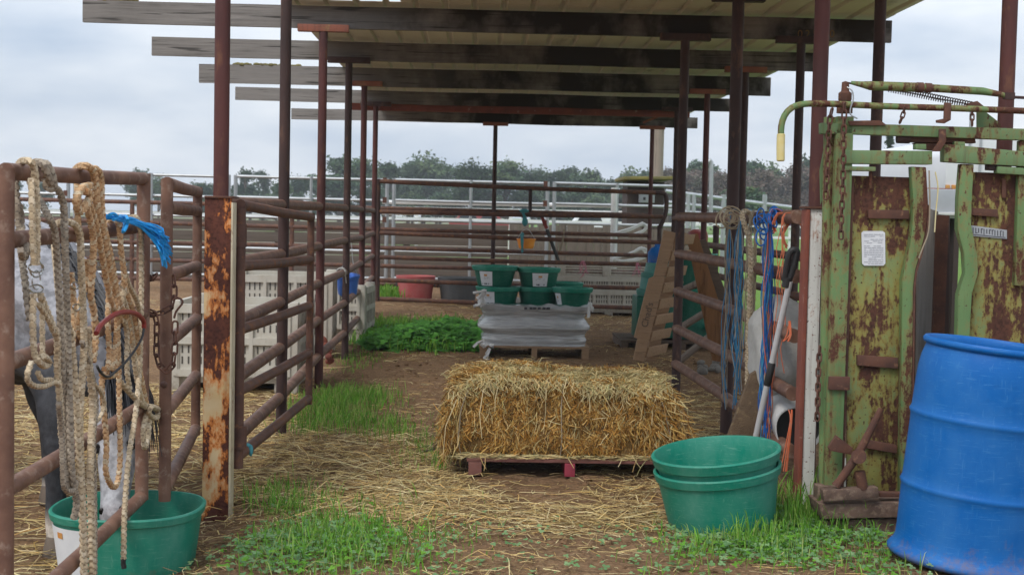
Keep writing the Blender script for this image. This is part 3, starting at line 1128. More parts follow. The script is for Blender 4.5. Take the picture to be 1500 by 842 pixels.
# bolt through the near upright of gate 2
mb = MB()
c = P(240, 563, DN2 - .03)
mb.ball(c, .016, 10, 6, (1, .7, 1))
mb.build('bolt', M['pipe'], g2)


# ---------------------------------------------------------------- tubs
def tub_profile(r1, r0, h, t=.006, rim=.035, out=.012, roll=.008):
    """outer base -> outer rim -> inner floor."""
    rr = lambda z: r0 + (r1 - r0) * z / h
    p = [(0.001, .008), (r0 - .03, .008), (r0 - .012, .0), (r0, .012)]
    for k in range(1, 6):
        z = .012 + (h - rim - .016) * k / 5
        p.append((rr(z), z))
    z = h - rim
    p += [(rr(z) + out * .9, z + .001), (rr(z) + out, z + .006), (r1 + out, h - .006), (r1 + out * .6, h), (r1 - t * .3, h), (r1 - t, h - .006)]
    for k in range(1, 6):
        z = h - .006 - (h - .02) * k / 5
        p.append((rr(z) - t, z))
    p += [(r0 - .03, .014), (0.001, .014)]
    return p


def curved_label(mb, r_at, a0, a1, z0, z1, mat4=None, c=(0, 0, 0), mi=0, off=.0025, n=8, sq=0.0):
    vs, fs = [], []
    for i in range(n + 1):
        a = a0 + (a1 - a0) * i / n
        for z in (z0, z1):
            r = (r_at(z) + off) * (1.0 / (abs(math.cos(a)) ** (2 + sq) + abs(math.sin(a)) ** (2 + sq)) ** (1 / (2 + sq)) if sq else 1.0)
            p = V((r * math.cos(a), r * math.sin(a), z))
            if mat4 is not None:
                p = mat4 @ p
            vs.append(V(c) + p)
    for i in range(n):
        fs.append((2 * i, 2 * i + 2, 2 * i + 3, 2 * i + 1))
    mb.cur = mi
    mb.add(vs, fs)
    mb.cur = 0


def print_rows(mb, r_at, a0, a1, z0, z1, mat4, c, rows, mi, off=.004, fill=.6):
    for i in range(rows):
        z = z0 + (z1 - z0) * (i + .5) / rows
        hh = (z1 - z0) / rows * .28
        a = a0
        while a < a1:
            w = abs(a1 - a0) * rnd.uniform(.05, .16)
            if rnd.random() < fill:
                curved_label(mb, r_at, a, min(a + w, a1), z - hh, z + hh, mat4, c, mi, off, 2)
            a += w + abs(a1 - a0) * .03


# feed tub the horse eats from
tc_ = V((P(189, 745, 5.72).x, 5.72, -.115))
hz_ = thing('feed_tub', 'wide low green feed tub with the horse eating from it', 'tub', tc_)
mb = MB()
prof = tub_profile(.300, .265, .275, rim=.034, out=.012)
mb.lathe(prof, tc_, 56, sq=.45)
mb.build('tub_shell', M['green'], hz_)
mb = MB()
ra_ = lambda z: .267 + (.300 - .265) * z / .275
curved_label(mb, ra_, R(205), R(246), .03, .225, None, tc_, 0, sq=.45)
curved_label(mb, ra_, R(222), R(229), .18, .205, None, tc_, 1, .004, 2, sq=.45)
mb.build('paper_label', [M['label'], M['ink_orange'], M['ink_pale']], hz_)
# ================================================================= HORSE
def blend_body(prims, voxel, smooth_it, name):
    mb = MB()
    for p in prims:
        if p[0] == 'b':
            _, c, r, s3, rot = p
            mb.ball(c, r, 20, 14, s3, rot)
        else:
            _, pts, rs = p
            path = smooth_path(pts, .02)
            # interpolate radii along the control polygon
            pts = [V(q) for q in pts]
            cum = [0]
            for a, b in zip(pts, pts[1:]):
                cum.append(cum[-1] + (b - a).length)
            L = 0
            tot = [0]
            for a, b in zip(path, path[1:]):
                tot.append(tot[-1] + (b - a).length)
            out = []
            for s in tot:
                s = s / tot[-1] * cum[-1]
                for i in range(len(cum) - 1):
                    if s <= cum[i + 1] + 1e-9:
                        t = (s - cum[i]) / max(1e-9, cum[i + 1] - cum[i])
                        t = t * t * (3 - 2 * t)
                        out.append(rs[i] + (rs[i + 1] - rs[i]) * t)
                        break
                else:
                    out.append(rs[-1])
            mb.tube(path, out, n=18)
            mb.ball(path[0], out[0] * .98, 14, 10)
            mb.ball(path[-1], out[-1] * .98, 14, 10)
    me = bpy.data.meshes.new('tmp')
    me.from_pydata(mb.v, [], mb.f)
    ob = bpy.data.objects.new('tmp', me)
    COL.objects.link(ob)
    md = ob.modifiers.new('r', 'REMESH')
    md.mode = 'VOXEL'
    md.voxel_size = voxel
    sm = ob.modifiers.new('s', 'SMOOTH')
    sm.factor = .5
    sm.iterations = smooth_it
    bpy.context.view_layer.update()
    me2 = bpy.data.meshes.new_from_object(ob.evaluated_get(bpy.context.evaluated_depsgraph_get()))
    bpy.data.objects.remove(ob)
    return me2


poll = P(172, 560, 6.02)
muz = P(168, 762, 5.72)
muz.z = max(muz.z, -.04)
gz = -.10
lf0 = P(80, 770, 5.86)
fx = lf0.x
prims = [
    # barrel, croup, withers, chest
    ('b', (-2.75, 6.62, .92), .5, (1.55, .62, .74), None),
    ('b', (-3.35, 6.68, 1.02), .42, (1.0, .70, .82), None),
    ('b', (-2.12, 6.46, .95), .40, (.85, .68, .98), None),
    ('b', (-2.22, 6.50, 1.20), .20, (1.5, .6, .75), None),
    # neck
    ('t', [(-2.12, 6.42, 1.03), (-1.95, 6.30, .98), (-1.77, 6.16, .86), poll + V((-.03, .04, .06))], [.30, .25, .185, .115]),
    ('t', [(-2.05, 6.38, .82), (-1.88, 6.24, .80), (-1.71, 6.12, .67)], [.24, .18, .12]),
    # head: cranium to muzzle
    ('t', [poll + V((-.01, .01, .0)), poll.lerp(muz, .22), poll.lerp(muz, .55) + V((.0, .02, 0)), poll.lerp(muz, .85), muz], [.092, .108, .083, .062, .064]),
    ('b', poll.lerp(muz, .28) + V((-.03, .06, -.01)), .095, (.75, 1.0, 1.25), None),
    ('b', muz + V((0, .015, -.005)), .064, (1, .95, .9), None),
    # near fore leg
    ('t', [(-2.02, 6.30, .82), (fx - .085, 6.12, .66), (fx - .035, 5.99, .52), (fx - .01, 5.93, .37), (fx - .01, 5.91, .16), (fx, 5.90, .04), (fx + .012, 5.86, -.04)],
     [.19, .125, .085, .068, .045, .053, .047]),
    ('b', (fx - .012, 5.92, .36), .066, (.95, 1, 1.2), None),
    # far fore leg
    ('t', [(-2.10, 6.56, .80), (-2.06, 6.58, .52), (-2.02, 6.58, .34), (-2.03, 6.60, .12), (-2.02, 6.58, -.02)], [.17, .09, .062, .045, .05]),
    # hind legs
    ('t', [(-3.38, 6.48, .85), (-3.18, 6.44, .66), (-3.42, 6.44, .40), (-3.40, 6.42, .12), (-3.36, 6.40, -.03)], [.24, .16, .075, .048, .05]),
    ('t', [(-3.45, 6.88, .85), (-3.28, 6.90, .66), (-3.52, 6.92, .40), (-3.50, 6.92, .12), (-3.46, 6.90, -.03)], [.24, .16, .075, .048, .05]),
]
hme = blend_body(prims, .014, 8, 'horse')
horse = bpy.data.objects.new('horse', hme)
COL.objects.link(horse)
horse.location = (0, 0, 0)
OFF[horse] = V((0, 0, 0))
tag(horse, 'dapple grey horse with dark legs lowering its pale head into the green tub', 'horse')
hme.materials.clear()
hme.materials.append(M['coat'])
hme.shade_smooth()
at = hme.color_attributes.new('Col', 'FLOAT_COLOR', 'POINT')
buf = []
hd = (muz - poll)
for v in hme.vertices:
    p = v.co
    g = V((.36, .36, .385))
    n = noise.noise(p * 7) * .5 + .5
    # legs: dark from the elbow down, pale fetlocks
    leg = 1 - sst(.62, .95, p.z + .10 * (noise.noise(p * 4)))
    nearhead = (p - poll).dot(hd) / hd.length_squared
    perp = (p - poll - hd * nearhead).length
    ishead = perp < .2 and nearhead > -.25 and p.x > -1.72
    if ishead:
        k = sst(.05, .45, nearhead)
        g = V((.22, .22, .24)).lerp(V((.40, .39, .40)), k)
        g = g.lerp(V((.42, .37, .37)), sst(.86, .99, nearhead) * .7)
    else:
        g = g.lerp(V((.030, .030, .034)), leg * .97)
        if p.z < .10:
            g = g.lerp(V((.50, .43, .36)), sst(.10, .02, p.z) if False else 1 - sst(.02, .12, p.z))
        g *= .85 + .3 * n
    buf.extend((g.x, g.y, g.z, 1))
at.data.foreach_set('color', buf)

# hooves
for (x, y) in ((fx + .018, 5.85), (-2.015, 6.57), (-3.35, 6.39), (-3.45, 6.89)):
    mb = MB()
    zg = ground_h(x, y)
    mb.lathe([(.004, zg - .005), (.066, zg - .005), (.064, zg + .01), (.050, zg + .075), (.004, zg + .08)], (x, y, 0), 20)
    mb.build('hoof', M['hoof'], horse)
# eyes, ears, nostrils
side = hd.normalized().cross(V((0, -1, 0))).normalized()
fwd = side.cross(hd.normalized()).normalized()
if fwd.y > 0:
    fwd = -fwd
if side.x < 0:
    side = -side
for s in (-1, 1):
    c = poll.lerp(muz, .50) + side * s * .078 + fwd * .038
    mb = MB()
    mb.ball(c, .021, 14, 10)
    mb.ball(c + V((0, 0, .012)) - fwd * .003, .021, 12, 8, (1.15, 1, .6))
    mb.build('eye', M['eye'], horse)
    mb = MB()
    b0 = poll + side * s * .062 + V((0, .01, .05))
    tip = b0 + side * s * .07 + V((-.04, .05, .13))
    mb.tube([b0, b0.lerp(tip, .35), b0.lerp(tip, .7), tip], [.028, .034, .024, .004], n=12)
    mb.build('ear', M['dgrey'] if False else M['mane'], horse)
    mb = MB()
    c = poll.lerp(muz, .95) + side * s * .042 + fwd * .05
    mb.ball(c, .013, 10, 6, (.8, .5, 1.2))
    mb.build('nostril', M['eye'], horse)
# mane: falls along the far and near side of the crest, and a forelock
mb = MB()
crest = smooth_path([V((-2.16, 6.45, 1.32)), V((-1.96, 6.31, 1.23)), V((-1.78, 6.17, 1.05)), V((-1.66, 6.08, .82)), poll + V((0, .0, .11))], .012)
for i, c in enumerate(crest):
    for q in range(9):
        s = rnd.choice((-1, 1, 1))
        L = rnd.uniform(.22, .42)
        st = c + V((rnd.uniform(-.02, .02), rnd.uniform(-.03, .03), rnd.uniform(-.03, .015)))
        out = V((.10 if s > 0 else -.02, -.10 if s > 0 else .1, 0)) * rnd.uniform(.8, 1.5)
        mb.tube([st, st + out * .9 + V((0, 0, -.02)), st + out * 1.25 + V((.03, -.01, -L * .5)), st + out * 1.3 + V((.05 + rnd.uniform(-.03, .03), -.01, -L))], [.004, .005, .004, .0015], n=4)
for q in range(120):
    st = poll + V((rnd.uniform(-.03, .06), rnd.uniform(-.06, .02), rnd.uniform(.04, .11)))
    d = hd.normalized()
    L = rnd.uniform(.18, .34)
    sd = side * rnd.uniform(.0, .11)
    mb.tube([st, st + fwd * .09 + d * .05 + sd * .4, st + fwd * .11 + d * L * .6 + sd * .8, st + fwd * .105 + d * L + sd], [.004, .005, .004, .0015], n=4)
mb.build('mane', M['mane'], horse)
# ================================================================= MIDDLE
# ---- pallets
def pallet(name, label, c, w, d, h, mtop, mblk=None, slats=6, rot=0.0, blocks_x=3, group=None, front_gap=False):
    t = thing(name, label, 'pallet', c, group)
    rm = Matrix.Rotation(rot, 3, 'Z')
    th = .018
    c = V(c)
    for i in range(slats):
        y = -d / 2 + d * (i + .5) / slats
        mb = MB()
        mb.box(c + rm @ V((0, y, h - th / 2 + rnd.uniform(-.002, .002))), (w, d / slats * .78, th), rm)
        mb.build('deck_board', mtop, t, bevel=.003)
    for i in range(blocks_x):
        x = -w / 2 + .045 + (w - .09) * i / (blocks_x - 1)
        mb = MB()
        mb.box(c + rm @ V((x, 0, (h - th) / 2 + .001)), (.07 if i != 1 else .055, d - .02, h - th - .004), rm)
        o = mb.build('stringer', (mblk if (mblk and i == 1) else mtop), t, bevel=.003)
        if mblk and i == 1:
            o['label'] = 'crimson painted middle stringer'
    return t


# hay bale on its low pallet
bl = P(683, 704, 7.18)
br_ = P(962, 704, 7.18)
PALX0, PALX1 = bl.x, P(985, 704, 7.18).x
pz = .025
pal1 = pallet('pallet', 'low purple stained pallet with one crimson stringer under the straw bale', ((PALX0 + PALX1) / 2, 7.165 + .36, pz), PALX1 - PALX0, .72, .092, M['pallet_red'], M['redblock'], 5)
bz0 = pz + .095

bale = thing('straw_bale', 'big loose golden straw bale with a shaggy top, on the low pallet', 'straw bale', ((PALX0 + PALX1) / 2, 7.5, bz0))
BX0, BX1 = P(668, 640, 7.2).x, P(972, 640, 7.2).x
BY0, BY1 = 7.245, 7.88
BZ0, BZ1 = bz0, bz0 + .385


def bale_pt(u, v, w):
    """u 0..1 along x, v 0..1 along y, w 0..1 height; surface point with bulges."""
    x = BX0 + (BX1 - BX0) * u
    y = BY0 + (BY1 - BY0) * v
    z = BZ0 + (BZ1 - BZ0) * w
    bw = 4 * w * (1 - w)
    # right end slumps outward low down, left end bulges evenly
    x += (u - .5) * 2 * (.015 + .03 * bw)
    if u > .8:
        x += (u - .8) / .2 * (.15 * (1 - w) ** 1.3)
    if u < .2:
        x -= (.2 - u) / .2 * (.04 * (1 - w))
    y -= (.5 - v) * 2 * (.02 * bw)
    if w > .7 and u < .12:
        z -= .04 * (.12 - u) / .12
    z += (.016 * math.sin(u * 5 + .6) + .022 * math.sin(math.pi * min(1, max(0, v)))) * sst(.7, 1, w)
    n = noise.noise_vector(V((x * 5, y * 5, z * 5))) * .03 + noise.noise_vector(V((x * 14, y * 14, z * 14))) * .014
    return V((x, y, z)) + n


def grid_faces(mb, fn, nu, nv, flip=False):
    vs = [fn(i / nu, j / nv) for j in range(nv + 1) for i in range(nu + 1)]
    fs = []
    for j in range(nv):
        for i in range(nu):
            q = (j * (nu + 1) + i, j * (nu + 1) + i + 1, (j + 1) * (nu + 1) + i + 1, (j + 1) * (nu + 1) + i)
            fs.append(tuple(reversed(q)) if flip else q)
    mb.add(vs, fs)


mb = MB()
grid_faces(mb, lambda a, b: bale_pt(a, 0, b), 60, 22)
grid_faces(mb, lambda a, b: bale_pt(a, 1, b), 60, 22, True)
grid_faces(mb, lambda a, b: bale_pt(a, b, 1), 60, 30)
grid_faces(mb, lambda a, b: bale_pt(a, b, 0), 60, 30, True)
grid_faces(mb, lambda a, b: bale_pt(0, a, b), 30, 22, True)
grid_faces(mb, lambda a, b: bale_pt(1, a, b), 30, 22)
M['bale'] = mat('packed_straw', (.30, .17, .05), (.12, .065, .02), (.42, .27, .09), scale=22, rough=.95, stretch=(1.6, 1.6, .6), bs=70, bstr=1, bd=.03, lo3=.55, hi3=.65)  # straw colour darkened to paint in the shade between stems
mb.build('packed_core', M['bale'], bale, ang=80, fix=False)

STRAW_G = [(.54, .29, .07), (.47, .24, .05), (.40, .185, .035), (.60, .37, .11), (.30, .15, .035), (.52, .33, .10), (.60, .44, .18), (.22, .11, .03), (.15, .08, .022)]
STRAW_P = [(.62, .50, .25), (.56, .45, .22), (.66, .56, .31), (.50, .42, .20), (.42, .37, .17), (.58, .40, .17), (.64, .48, .22), (.38, .35, .17)]


zmin = None


def straw_piece(mb, p, d, L, w, col, nrm, bend=.12):
    d = d.normalized()
    if zmin is not None and p.z + min(0, d.z * L) < zmin:
        return
    s = d.cross(nrm)
    if s.length < 1e-4:
        s = d.orthogonal()
    s.normalize()
    s = (s + nrm * rnd.uniform(-.8, .8)).normalized()
    k = nrm * bend * L * rnd.uniform(-.6, .7) + s * bend * L * rnd.uniform(-1, 1)
    a, m_, b = p, p + d * L * .5 + k, p + d * L
    h = s * w * .5
    vs = [a - h, a + h, m_ - h, m_ + h, b - h * .7, b + h * .7]
    mb.col = col
    mb.add(vs, [(0, 1, 3, 2), (2, 3, 5, 4)])
    mb.col = None


def jit(c, a=.15):
    f = 1 + rnd.uniform(-a, a)
    return (c[0] * f, c[1] * f * rnd.uniform(.95, 1.05), c[2] * f)


zmin = bz0 + .004
mb = MB()
# front face
for i in range(17000):
    u, w = rnd.random(), .03 + .97 * rnd.random()
    q = bale_pt(u, 0, w)
    p = q + V((0, rnd.uniform(-.018, .010) + .045 * noise.noise(q * 9), 0))
    an = rnd.gauss(.5 * noise.noise(q * 6), .75)
    d = V((math.sin(an), rnd.uniform(-.14, .08), -math.cos(an) * rnd.choice((1, 1, -1))))
    straw_piece(mb, p, d, rnd.uniform(.014, .048) * (1 if rnd.random() < .93 else 1.8), rnd.uniform(.002, .0052), jit(rnd.choice(STRAW_G), .35), V((0, -1, 0)))
for i in range(150):
    u, w = rnd.random(), .15 + .85 * rnd.random() ** .7
    p = bale_pt(u, 0, w) + V((0, -.02, 0))
    an = rnd.gauss(0, .8)
    d = V((math.sin(an), rnd.uniform(-.5, -.05), -abs(math.cos(an))))
    straw_piece(mb, p, d, rnd.uniform(.04, .09), rnd.uniform(.002, .0038), jit(rnd.choice(STRAW_P), .2), V((0, -1, 0)))
# right end and left end
for i in range(3200):
    v, w = rnd.random(), rnd.random()
    e = 1 if i % 2 else 0
    p = bale_pt(e, v, w)
    an = rnd.gauss(0, .8)
    d = V((rnd.uniform(.0, .6) * (1 if e else -1), math.sin(an), -math.cos(an)))
    cs = STRAW_G if e else STRAW_G + STRAW_P
    straw_piece(mb, p, d, rnd.uniform(.025, .085), rnd.uniform(.003, .006), jit(rnd.choice(cs), .25), V((1 if e else -1, 0, 0)))
# slumped heap on the right corner
for i in range(2600):
    u, w = .84 + .16 * rnd.random(), .06 + .94 * rnd.random() ** 1.2
    p = bale_pt(u, rnd.uniform(-.06, .35), w) + V((rnd.uniform(-.02, .06), rnd.uniform(-.05, 0), 0))
    an = rnd.gauss(.35, .6)
    d = V((math.sin(an), rnd.uniform(-.6, .2), -math.cos(an)))
    straw_piece(mb, p, d, rnd.uniform(.03, .10), rnd.uniform(.003, .0055), jit(rnd.choice(STRAW_G + STRAW_P[:2]), .2), V((.5, -.8, 0)))
# top
for i in range(15000):
    u, v = rnd.random(), rnd.random()
    p = bale_pt(u, v, 1) + V((0, 0, rnd.uniform(-.006, .028)))
    an = rnd.uniform(0, 6.3)
    d = V((math.cos(an), math.sin(an) * .8, rnd.uniform(-.15, .28)))
    back = v > .55
    cs = STRAW_G if (noise.noise(V((u * 4, v * 3, 4))) > .12 or (back and rnd.random() < .6)) else STRAW_P
    straw_piece(mb, p, d, rnd.uniform(.025, .095), rnd.uniform(.0022, .0048), jit(rnd.choice(cs), .3), V((0, 0, 1)), .35)
# fringe hanging over the front top edge, the pale thatch
for i in range(2600):
    u = rnd.random()
    if rnd.random() > .62 + 1.1 * noise.noise(V((u * 7, 2, 2))):
        continue
    p = bale_pt(u, .0, 1) + V((rnd.uniform(-.03, .03), rnd.uniform(-.03, .06), rnd.uniform(-.02, .03)))
    an = rnd.gauss(0, .7)
    d = V((math.sin(an) * 1.1, -rnd.uniform(.25, 1), -rnd.uniform(.1, 1.1)))
    straw_piece(mb, p, d, rnd.uniform(.025, .085) * (1.8 if rnd.random() < .04 else 1), rnd.uniform(.0022, .0048), jit(rnd.choice(STRAW_P), .2), V((0, -.7, .7)), .25)
zmin = None
# long stragglers
for u, L in ((.13, .26), (.21, .13), (.42, .24), (.93, .16), (.62, .10), (.02, .30)):
    p = bale_pt(u, 0, .93) + V((0, -.05, 0))
    straw_piece(mb, p, V((rnd.uniform(-.25, .1), -.12, -1)), L, .0042, (.66, .54, .31), V((0, -1, 0)), .08)
# dark loose stems slumped off the left end
for i in range(800):
    u, w = rnd.uniform(0, .07), rnd.random()
    p = bale_pt(u, rnd.uniform(-.05, .5), w) + V((-.022 * rnd.random() * (1.6 - w), rnd.uniform(-.04, .01), 0))
    an = rnd.gauss(-.08, .4)
    straw_piece(mb, p, V((math.sin(an), rnd.uniform(-.3, .1), -math.cos(an))), rnd.uniform(.03, .10), rnd.uniform(.0025, .005), jit(rnd.choice(STRAW_G[4:] + [(.26, .21, .09), (.34, .28, .13)]), .3), V((-.4, -.9, 0)))
# fringe above silhouette
for i in range(420):
    u, v = rnd.random(), rnd.choice((rnd.uniform(.5, 1), rnd.uniform(0, .3)))
    p = bale_pt(u, v, 1)
    straw_piece(mb, p, V((rnd.uniform(-1, 1), rnd.uniform(-.5, .5), rnd.uniform(.2, .7))), rnd.uniform(.025, .06), .004, jit(rnd.choice(STRAW_P + STRAW_G), .2), V((0, -1, 0)), .3)
# chaff lying along the pallet edge
for i in range(700):
    p = V((rnd.uniform(BX0 + .02, BX1 - .02), 7.20 + rnd.uniform(-.03, .05), bz0 + rnd.uniform(-.002, .018)))
    an = rnd.gauss(0, .6)
    straw_piece(mb, p, V((math.cos(an) * rnd.choice((1, -1)), math.sin(an) * .35, rnd.uniform(-.1, .12))), rnd.uniform(.02, .07), rnd.uniform(.0025, .005), jit(rnd.choice(STRAW_P), .2), V((0, -.3, 1)))
for i in range(7):
    p = V((rnd.uniform(BX0, BX1), 7.16, bz0 + .01))
    straw_piece(mb, p, V((rnd.uniform(-.8, .8), -.4, -1)), rnd.uniform(.04, .11), .004, jit(rnd.choice(STRAW_P), .15), V((0, -1, 0)))
o = mb.build('loose_straw', M['straw'], bale, smooth=False, fix=False)
o['kind'] = 'stuff'
for u in (.06, .50, .945):
    mb = MB()
    pts = [bale_pt(u, 0, w) + V((0, -.034, 0)) for w in (1, .75, .5, .25, 0)] + [bale_pt(u, 0, 0) + V((0, -.02, -.03))]
    mb.tube(smooth_path(pts, .03), .0028, n=5)
    mb.build('baling_twine', M['twine_tan'], bale)


# ---- wrapped load on pallet
WD = 13.45
wx0, wx1 = P(702, 480, WD).x, P(865, 480, WD).x
pal2 = pallet('pallet', 'brown pallet carrying the shrink wrapped load of green tubs', ((wx0 + wx1) / 2, WD + .5, -.005), wx1 - wx0, 1.0, .125, M['pallet'], None, 6)
load = thing('wrapped_load', 'two layers of tubs bound in silvery stretch film on a brown pallet', 'wrapped load', ((wx0 + wx1) / 2, WD + .5, .12))
lc = V(((wx0 + wx1) / 2, WD + .5, 0))
WZ0, WZ1 = .122, P(760, 447, WD).z


def rrect(hw, hd, cr, n=12):
    out = []
    for (sx, sy, a0) in ((1, 1, 0), (-1, 1, 90), (-1, -1, 180), (1, -1, 270)):
        for k in range(n + 1):
            a = R(a0 + 90 * k / n)
            out.append((sx * (hw - cr) + cr * math.cos(a), sy * (hd - cr) + cr * math.sin(a)))
    # densify straight runs
    res = []
    for i in range(len(out)):
        a, b = out[i], out[(i + 1) % len(out)]
        L = math.hypot(b[0] - a[0], b[1] - a[1])
        k = max(1, int(L / .04))
        for j in range(k):
            res.append((a[0] + (b[0] - a[0]) * j / k, a[1] + (b[1] - a[1]) * j / k))
    return res


mb = MB()
hw, hd_ = (wx1 - wx0) / 2, .5
base = rrect(hw, hd_, .17)
n = len(base)
rows = 44
vs = []
for j in range(rows + 1):
    w = j / rows
    z = WZ0 + (WZ1 - WZ0) * w
    k = -.06 * math.exp(-((w - .03) / .10) ** 2) + .03 * math.exp(-((w - .46) / .07) ** 2) - .085 * math.exp(-((w - .24) / .13) ** 2) - .10 * math.exp(-((w - .70) / .13) ** 2) + .035 * math.exp(-((w - .97) / .07) ** 2)
    for i, (x, y) in enumerate(base):
        q = 1 + k
        px_, py_ = x * (1 + k * .8), y * (1 + k * .8)
        wr = noise.noise(V((x * 3, y * 3, z * 40))) * .016 + noise.noise(V((x * 2 + z * 7, y * 2, z * 15))) * .018
        # film pulled in between the round tubs
        gap = .03 * math.cos(x / hw * math.pi * 2.5)
        rr = 1 + wr
        zz = z + noise.noise(V((x * 3, y * 3, 9))) * .03 * sst(.8, 1, w)
        vs.append(V((lc.x + px_ * rr, lc.y + py_ * rr, zz)))
fs = []
for j in range(rows):
    for i in range(n):
        i2 = (i + 1) % n
        fs.append((j * n + i, j * n + i2, (j + 1) * n + i2, (j + 1) * n + i))
# lip folding inward on top
o = len(vs)
for f_, dz in ((.93, .012), (.80, -.004), (.62, -.03)):
    for i, (x, y) in enumerate(base):
        vs.append(V((lc.x + x * f_, lc.y + y * f_, WZ1 + dz + noise.noise(V((x * 8, y * 8, f_ * 9))) * .03)))
lay = [rows * n, o, o + n, o + 2 * n]
for a, b in zip(lay, lay[1:]):
    for i in range(n):
        i2 = (i + 1) % n
        fs.append((a + i, a + i2, b + i2, b + i))
mb.add(vs, fs)
mb.build('film', M['wrap'], load, ang=70)
# torn film tails at the corners
for (px, py, k) in ((703, 437, 4), (712, 500, 3), (708, 520, 2), (862, 452, 2)):
    for q in range(k):
        p0 = P(px + rnd.uniform(-3, 6), py + rnd.uniform(-3, 5), WD - .02)
        pts = [p0, p0 + V((rnd.uniform(-.09, .04), -.03, rnd.uniform(-.05, .09))), p0 + V((rnd.uniform(-.12, .05), -.04, rnd.uniform(-.10, .06)))]
        mb = MB()
        mb.tube(smooth_path(pts, .02), .012, n=7, rf=lambda a, s: 1 + .5 * math.sin(3 * a + s * 60))
        mb.build('film_tail', M['white'], load)
mb = MB()
for px in (770, 778, 783, 790, 797, 803):
    c = P(px, 451.5, WD - .045)
    mb.box(c, (.018 + .02 * rnd.random(), .003, .022))
mb.build('printed_marks', M['ink'], load)
# inner tubs, seen through the film
for lx_ in (-.34, .0, .34):
    for z0 in (.125, .335):
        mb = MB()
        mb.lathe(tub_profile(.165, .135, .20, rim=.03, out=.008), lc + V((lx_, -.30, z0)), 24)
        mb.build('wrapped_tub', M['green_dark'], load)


# ---- lick tubs on the load
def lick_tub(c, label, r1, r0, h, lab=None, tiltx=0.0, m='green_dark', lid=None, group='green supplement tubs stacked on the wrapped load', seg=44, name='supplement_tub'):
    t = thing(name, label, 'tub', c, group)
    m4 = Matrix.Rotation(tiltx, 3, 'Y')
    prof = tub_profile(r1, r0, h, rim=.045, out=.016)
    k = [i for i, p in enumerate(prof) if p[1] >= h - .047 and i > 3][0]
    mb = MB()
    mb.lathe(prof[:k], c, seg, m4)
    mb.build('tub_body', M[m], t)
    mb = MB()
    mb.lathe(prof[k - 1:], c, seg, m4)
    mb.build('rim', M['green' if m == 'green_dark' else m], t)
    if lid:
        mb = MB()
        mb.lathe([(.001, h - .03), (r1 * .5, h - .028), (r1 - .012, h - .03)], c, seg, m4)
        mb.build('contents', M[lid], t)
    ra = lambda z: r0 + (r1 - r0) * z / h
    if lab:
        a0, a1 = R(lab[0]), R(lab[1])
        mb = MB()
        z0, z1 = h * .10, h * .76
        curved_label(mb, ra, a0, a1, z0, z1, m4, c, 0)
        am = (a0 + a1) / 2
        curved_label(mb, ra, am - (a1 - a0) * .12, am + (a1 - a0) * .12, z0 + (z1 - z0) * .66, z0 + (z1 - z0) * .80, m4, c, 1, .0045, 3)
        print_rows(mb, ra, a0 + (a1 - a0) * .12, a1 - (a1 - a0) * .1, z0 + (z1 - z0) * .05, z0 + (z1 - z0) * .22, m4, c, 1, 2, .0045, .7)
        print_rows(mb, ra, a0 + (a1 - a0) * .2, a1 - (a1 - a0) * .2, z0 + (z1 - z0) * .45, z0 + (z1 - z0) * .62, m4, c, 2, 3, .0045, .5)
        mb.build('paper_label', [M['label'], M['ink_orange'], M['ink'], M['ink_pale']], t)
    return t


H2 = P(790, 420, 13.75).z
zb = WZ1 + .0
hh = H2 - zb + .02
cT3 = V((P(730, 420, 13.72).x, 13.72, zb - .03))
cT4 = V((P(789, 420, 13.80).x, 13.80, zb - .03))
cT5 = V((P(838.5, 421, 13.62).x, 13.62, zb - .05))
cT6 = V((P(824, 414, 14.2).x, 14.20, zb - .005))
hh = H2 - cT3.z
lick_tub(cT3, 'lower left green tub on the wrapped load, its white label facing left', .215, .165, hh, (218, 258))
lick_tub(cT4, 'lower middle green tub on the wrapped load with no label showing', .215, .170, hh, None)
lick_tub(cT5, 'right hand green tub sunk in the film, pale dusty contents, label at its left', .195, .140, P(838, 421, 13.62).z - cT5.z, (196, 226), lid='carpet')
lick_tub(cT6, 'green tub standing behind, only its rim showing beside the upper middle tub', .205, .165, P(826, 413, 14.2).z - cT6.z, None)
z1_ = P(725, 388, 13.72).z
lick_tub(V((P(725, 389, 13.72).x, 13.72, H2 - .012)), 'upper left green tub of the stack with a bright rim and label at left', .220, .165, z1_ - H2 + .006, (222, 262), m='green_dark', lid='green')
z2_ = P(788, 391, 13.80).z
lick_tub(V((P(789, 391, 13.80).x, 13.80, H2 - .012)), 'upper middle green tub of the stack with a white label facing the camera', .212, .170, z2_ - H2 + .006, (250, 296), lid='moss')

# ---- red and grey muck tubs behind the far gate
for (px0, px1, yt, yb, D, m, lab) in ((580, 638, 403, 440, 20.9, 'red', 'faded red plastic tub on the ground behind the far gate'),
                                     (641, 702, 405, 441, 21.0, 'dgrey', 'dark grey plastic tub standing right of the red tub')):
    c0, c1 = P(px0, yt, D), P(px1, yt, D)
    zb = P((px0 + px1) / 2, yb, D).z - .03
    r1 = (c1.x - c0.x) / 2
    c = V(((c0.x + c1.x) / 2, D, zb))
    h = c0.z - zb
    t = thing('muck_tub', lab, 'tub', c)
    mb = MB()
    mb.lathe(tub_profile(r1 - .015, r1 * .80, h, rim=.055, out=.016), c, 44)
    mb.build('tub_shell', M[m], t)
    mb = MB()
    for s in (-1, 1):
        pts = [c + V((s * (r1 * .97), dy, h - .09 + dz)) for dy, dz in ((-.10, 0), (-.09, -.05), (0, -.075), (.09, -.05), (.10, 0))]
        mb.tube(smooth_path(pts, .02), .010, n=7)
    mb.build('rope_handle', M['dgrey'] if m == 'red' else M['black'], t)

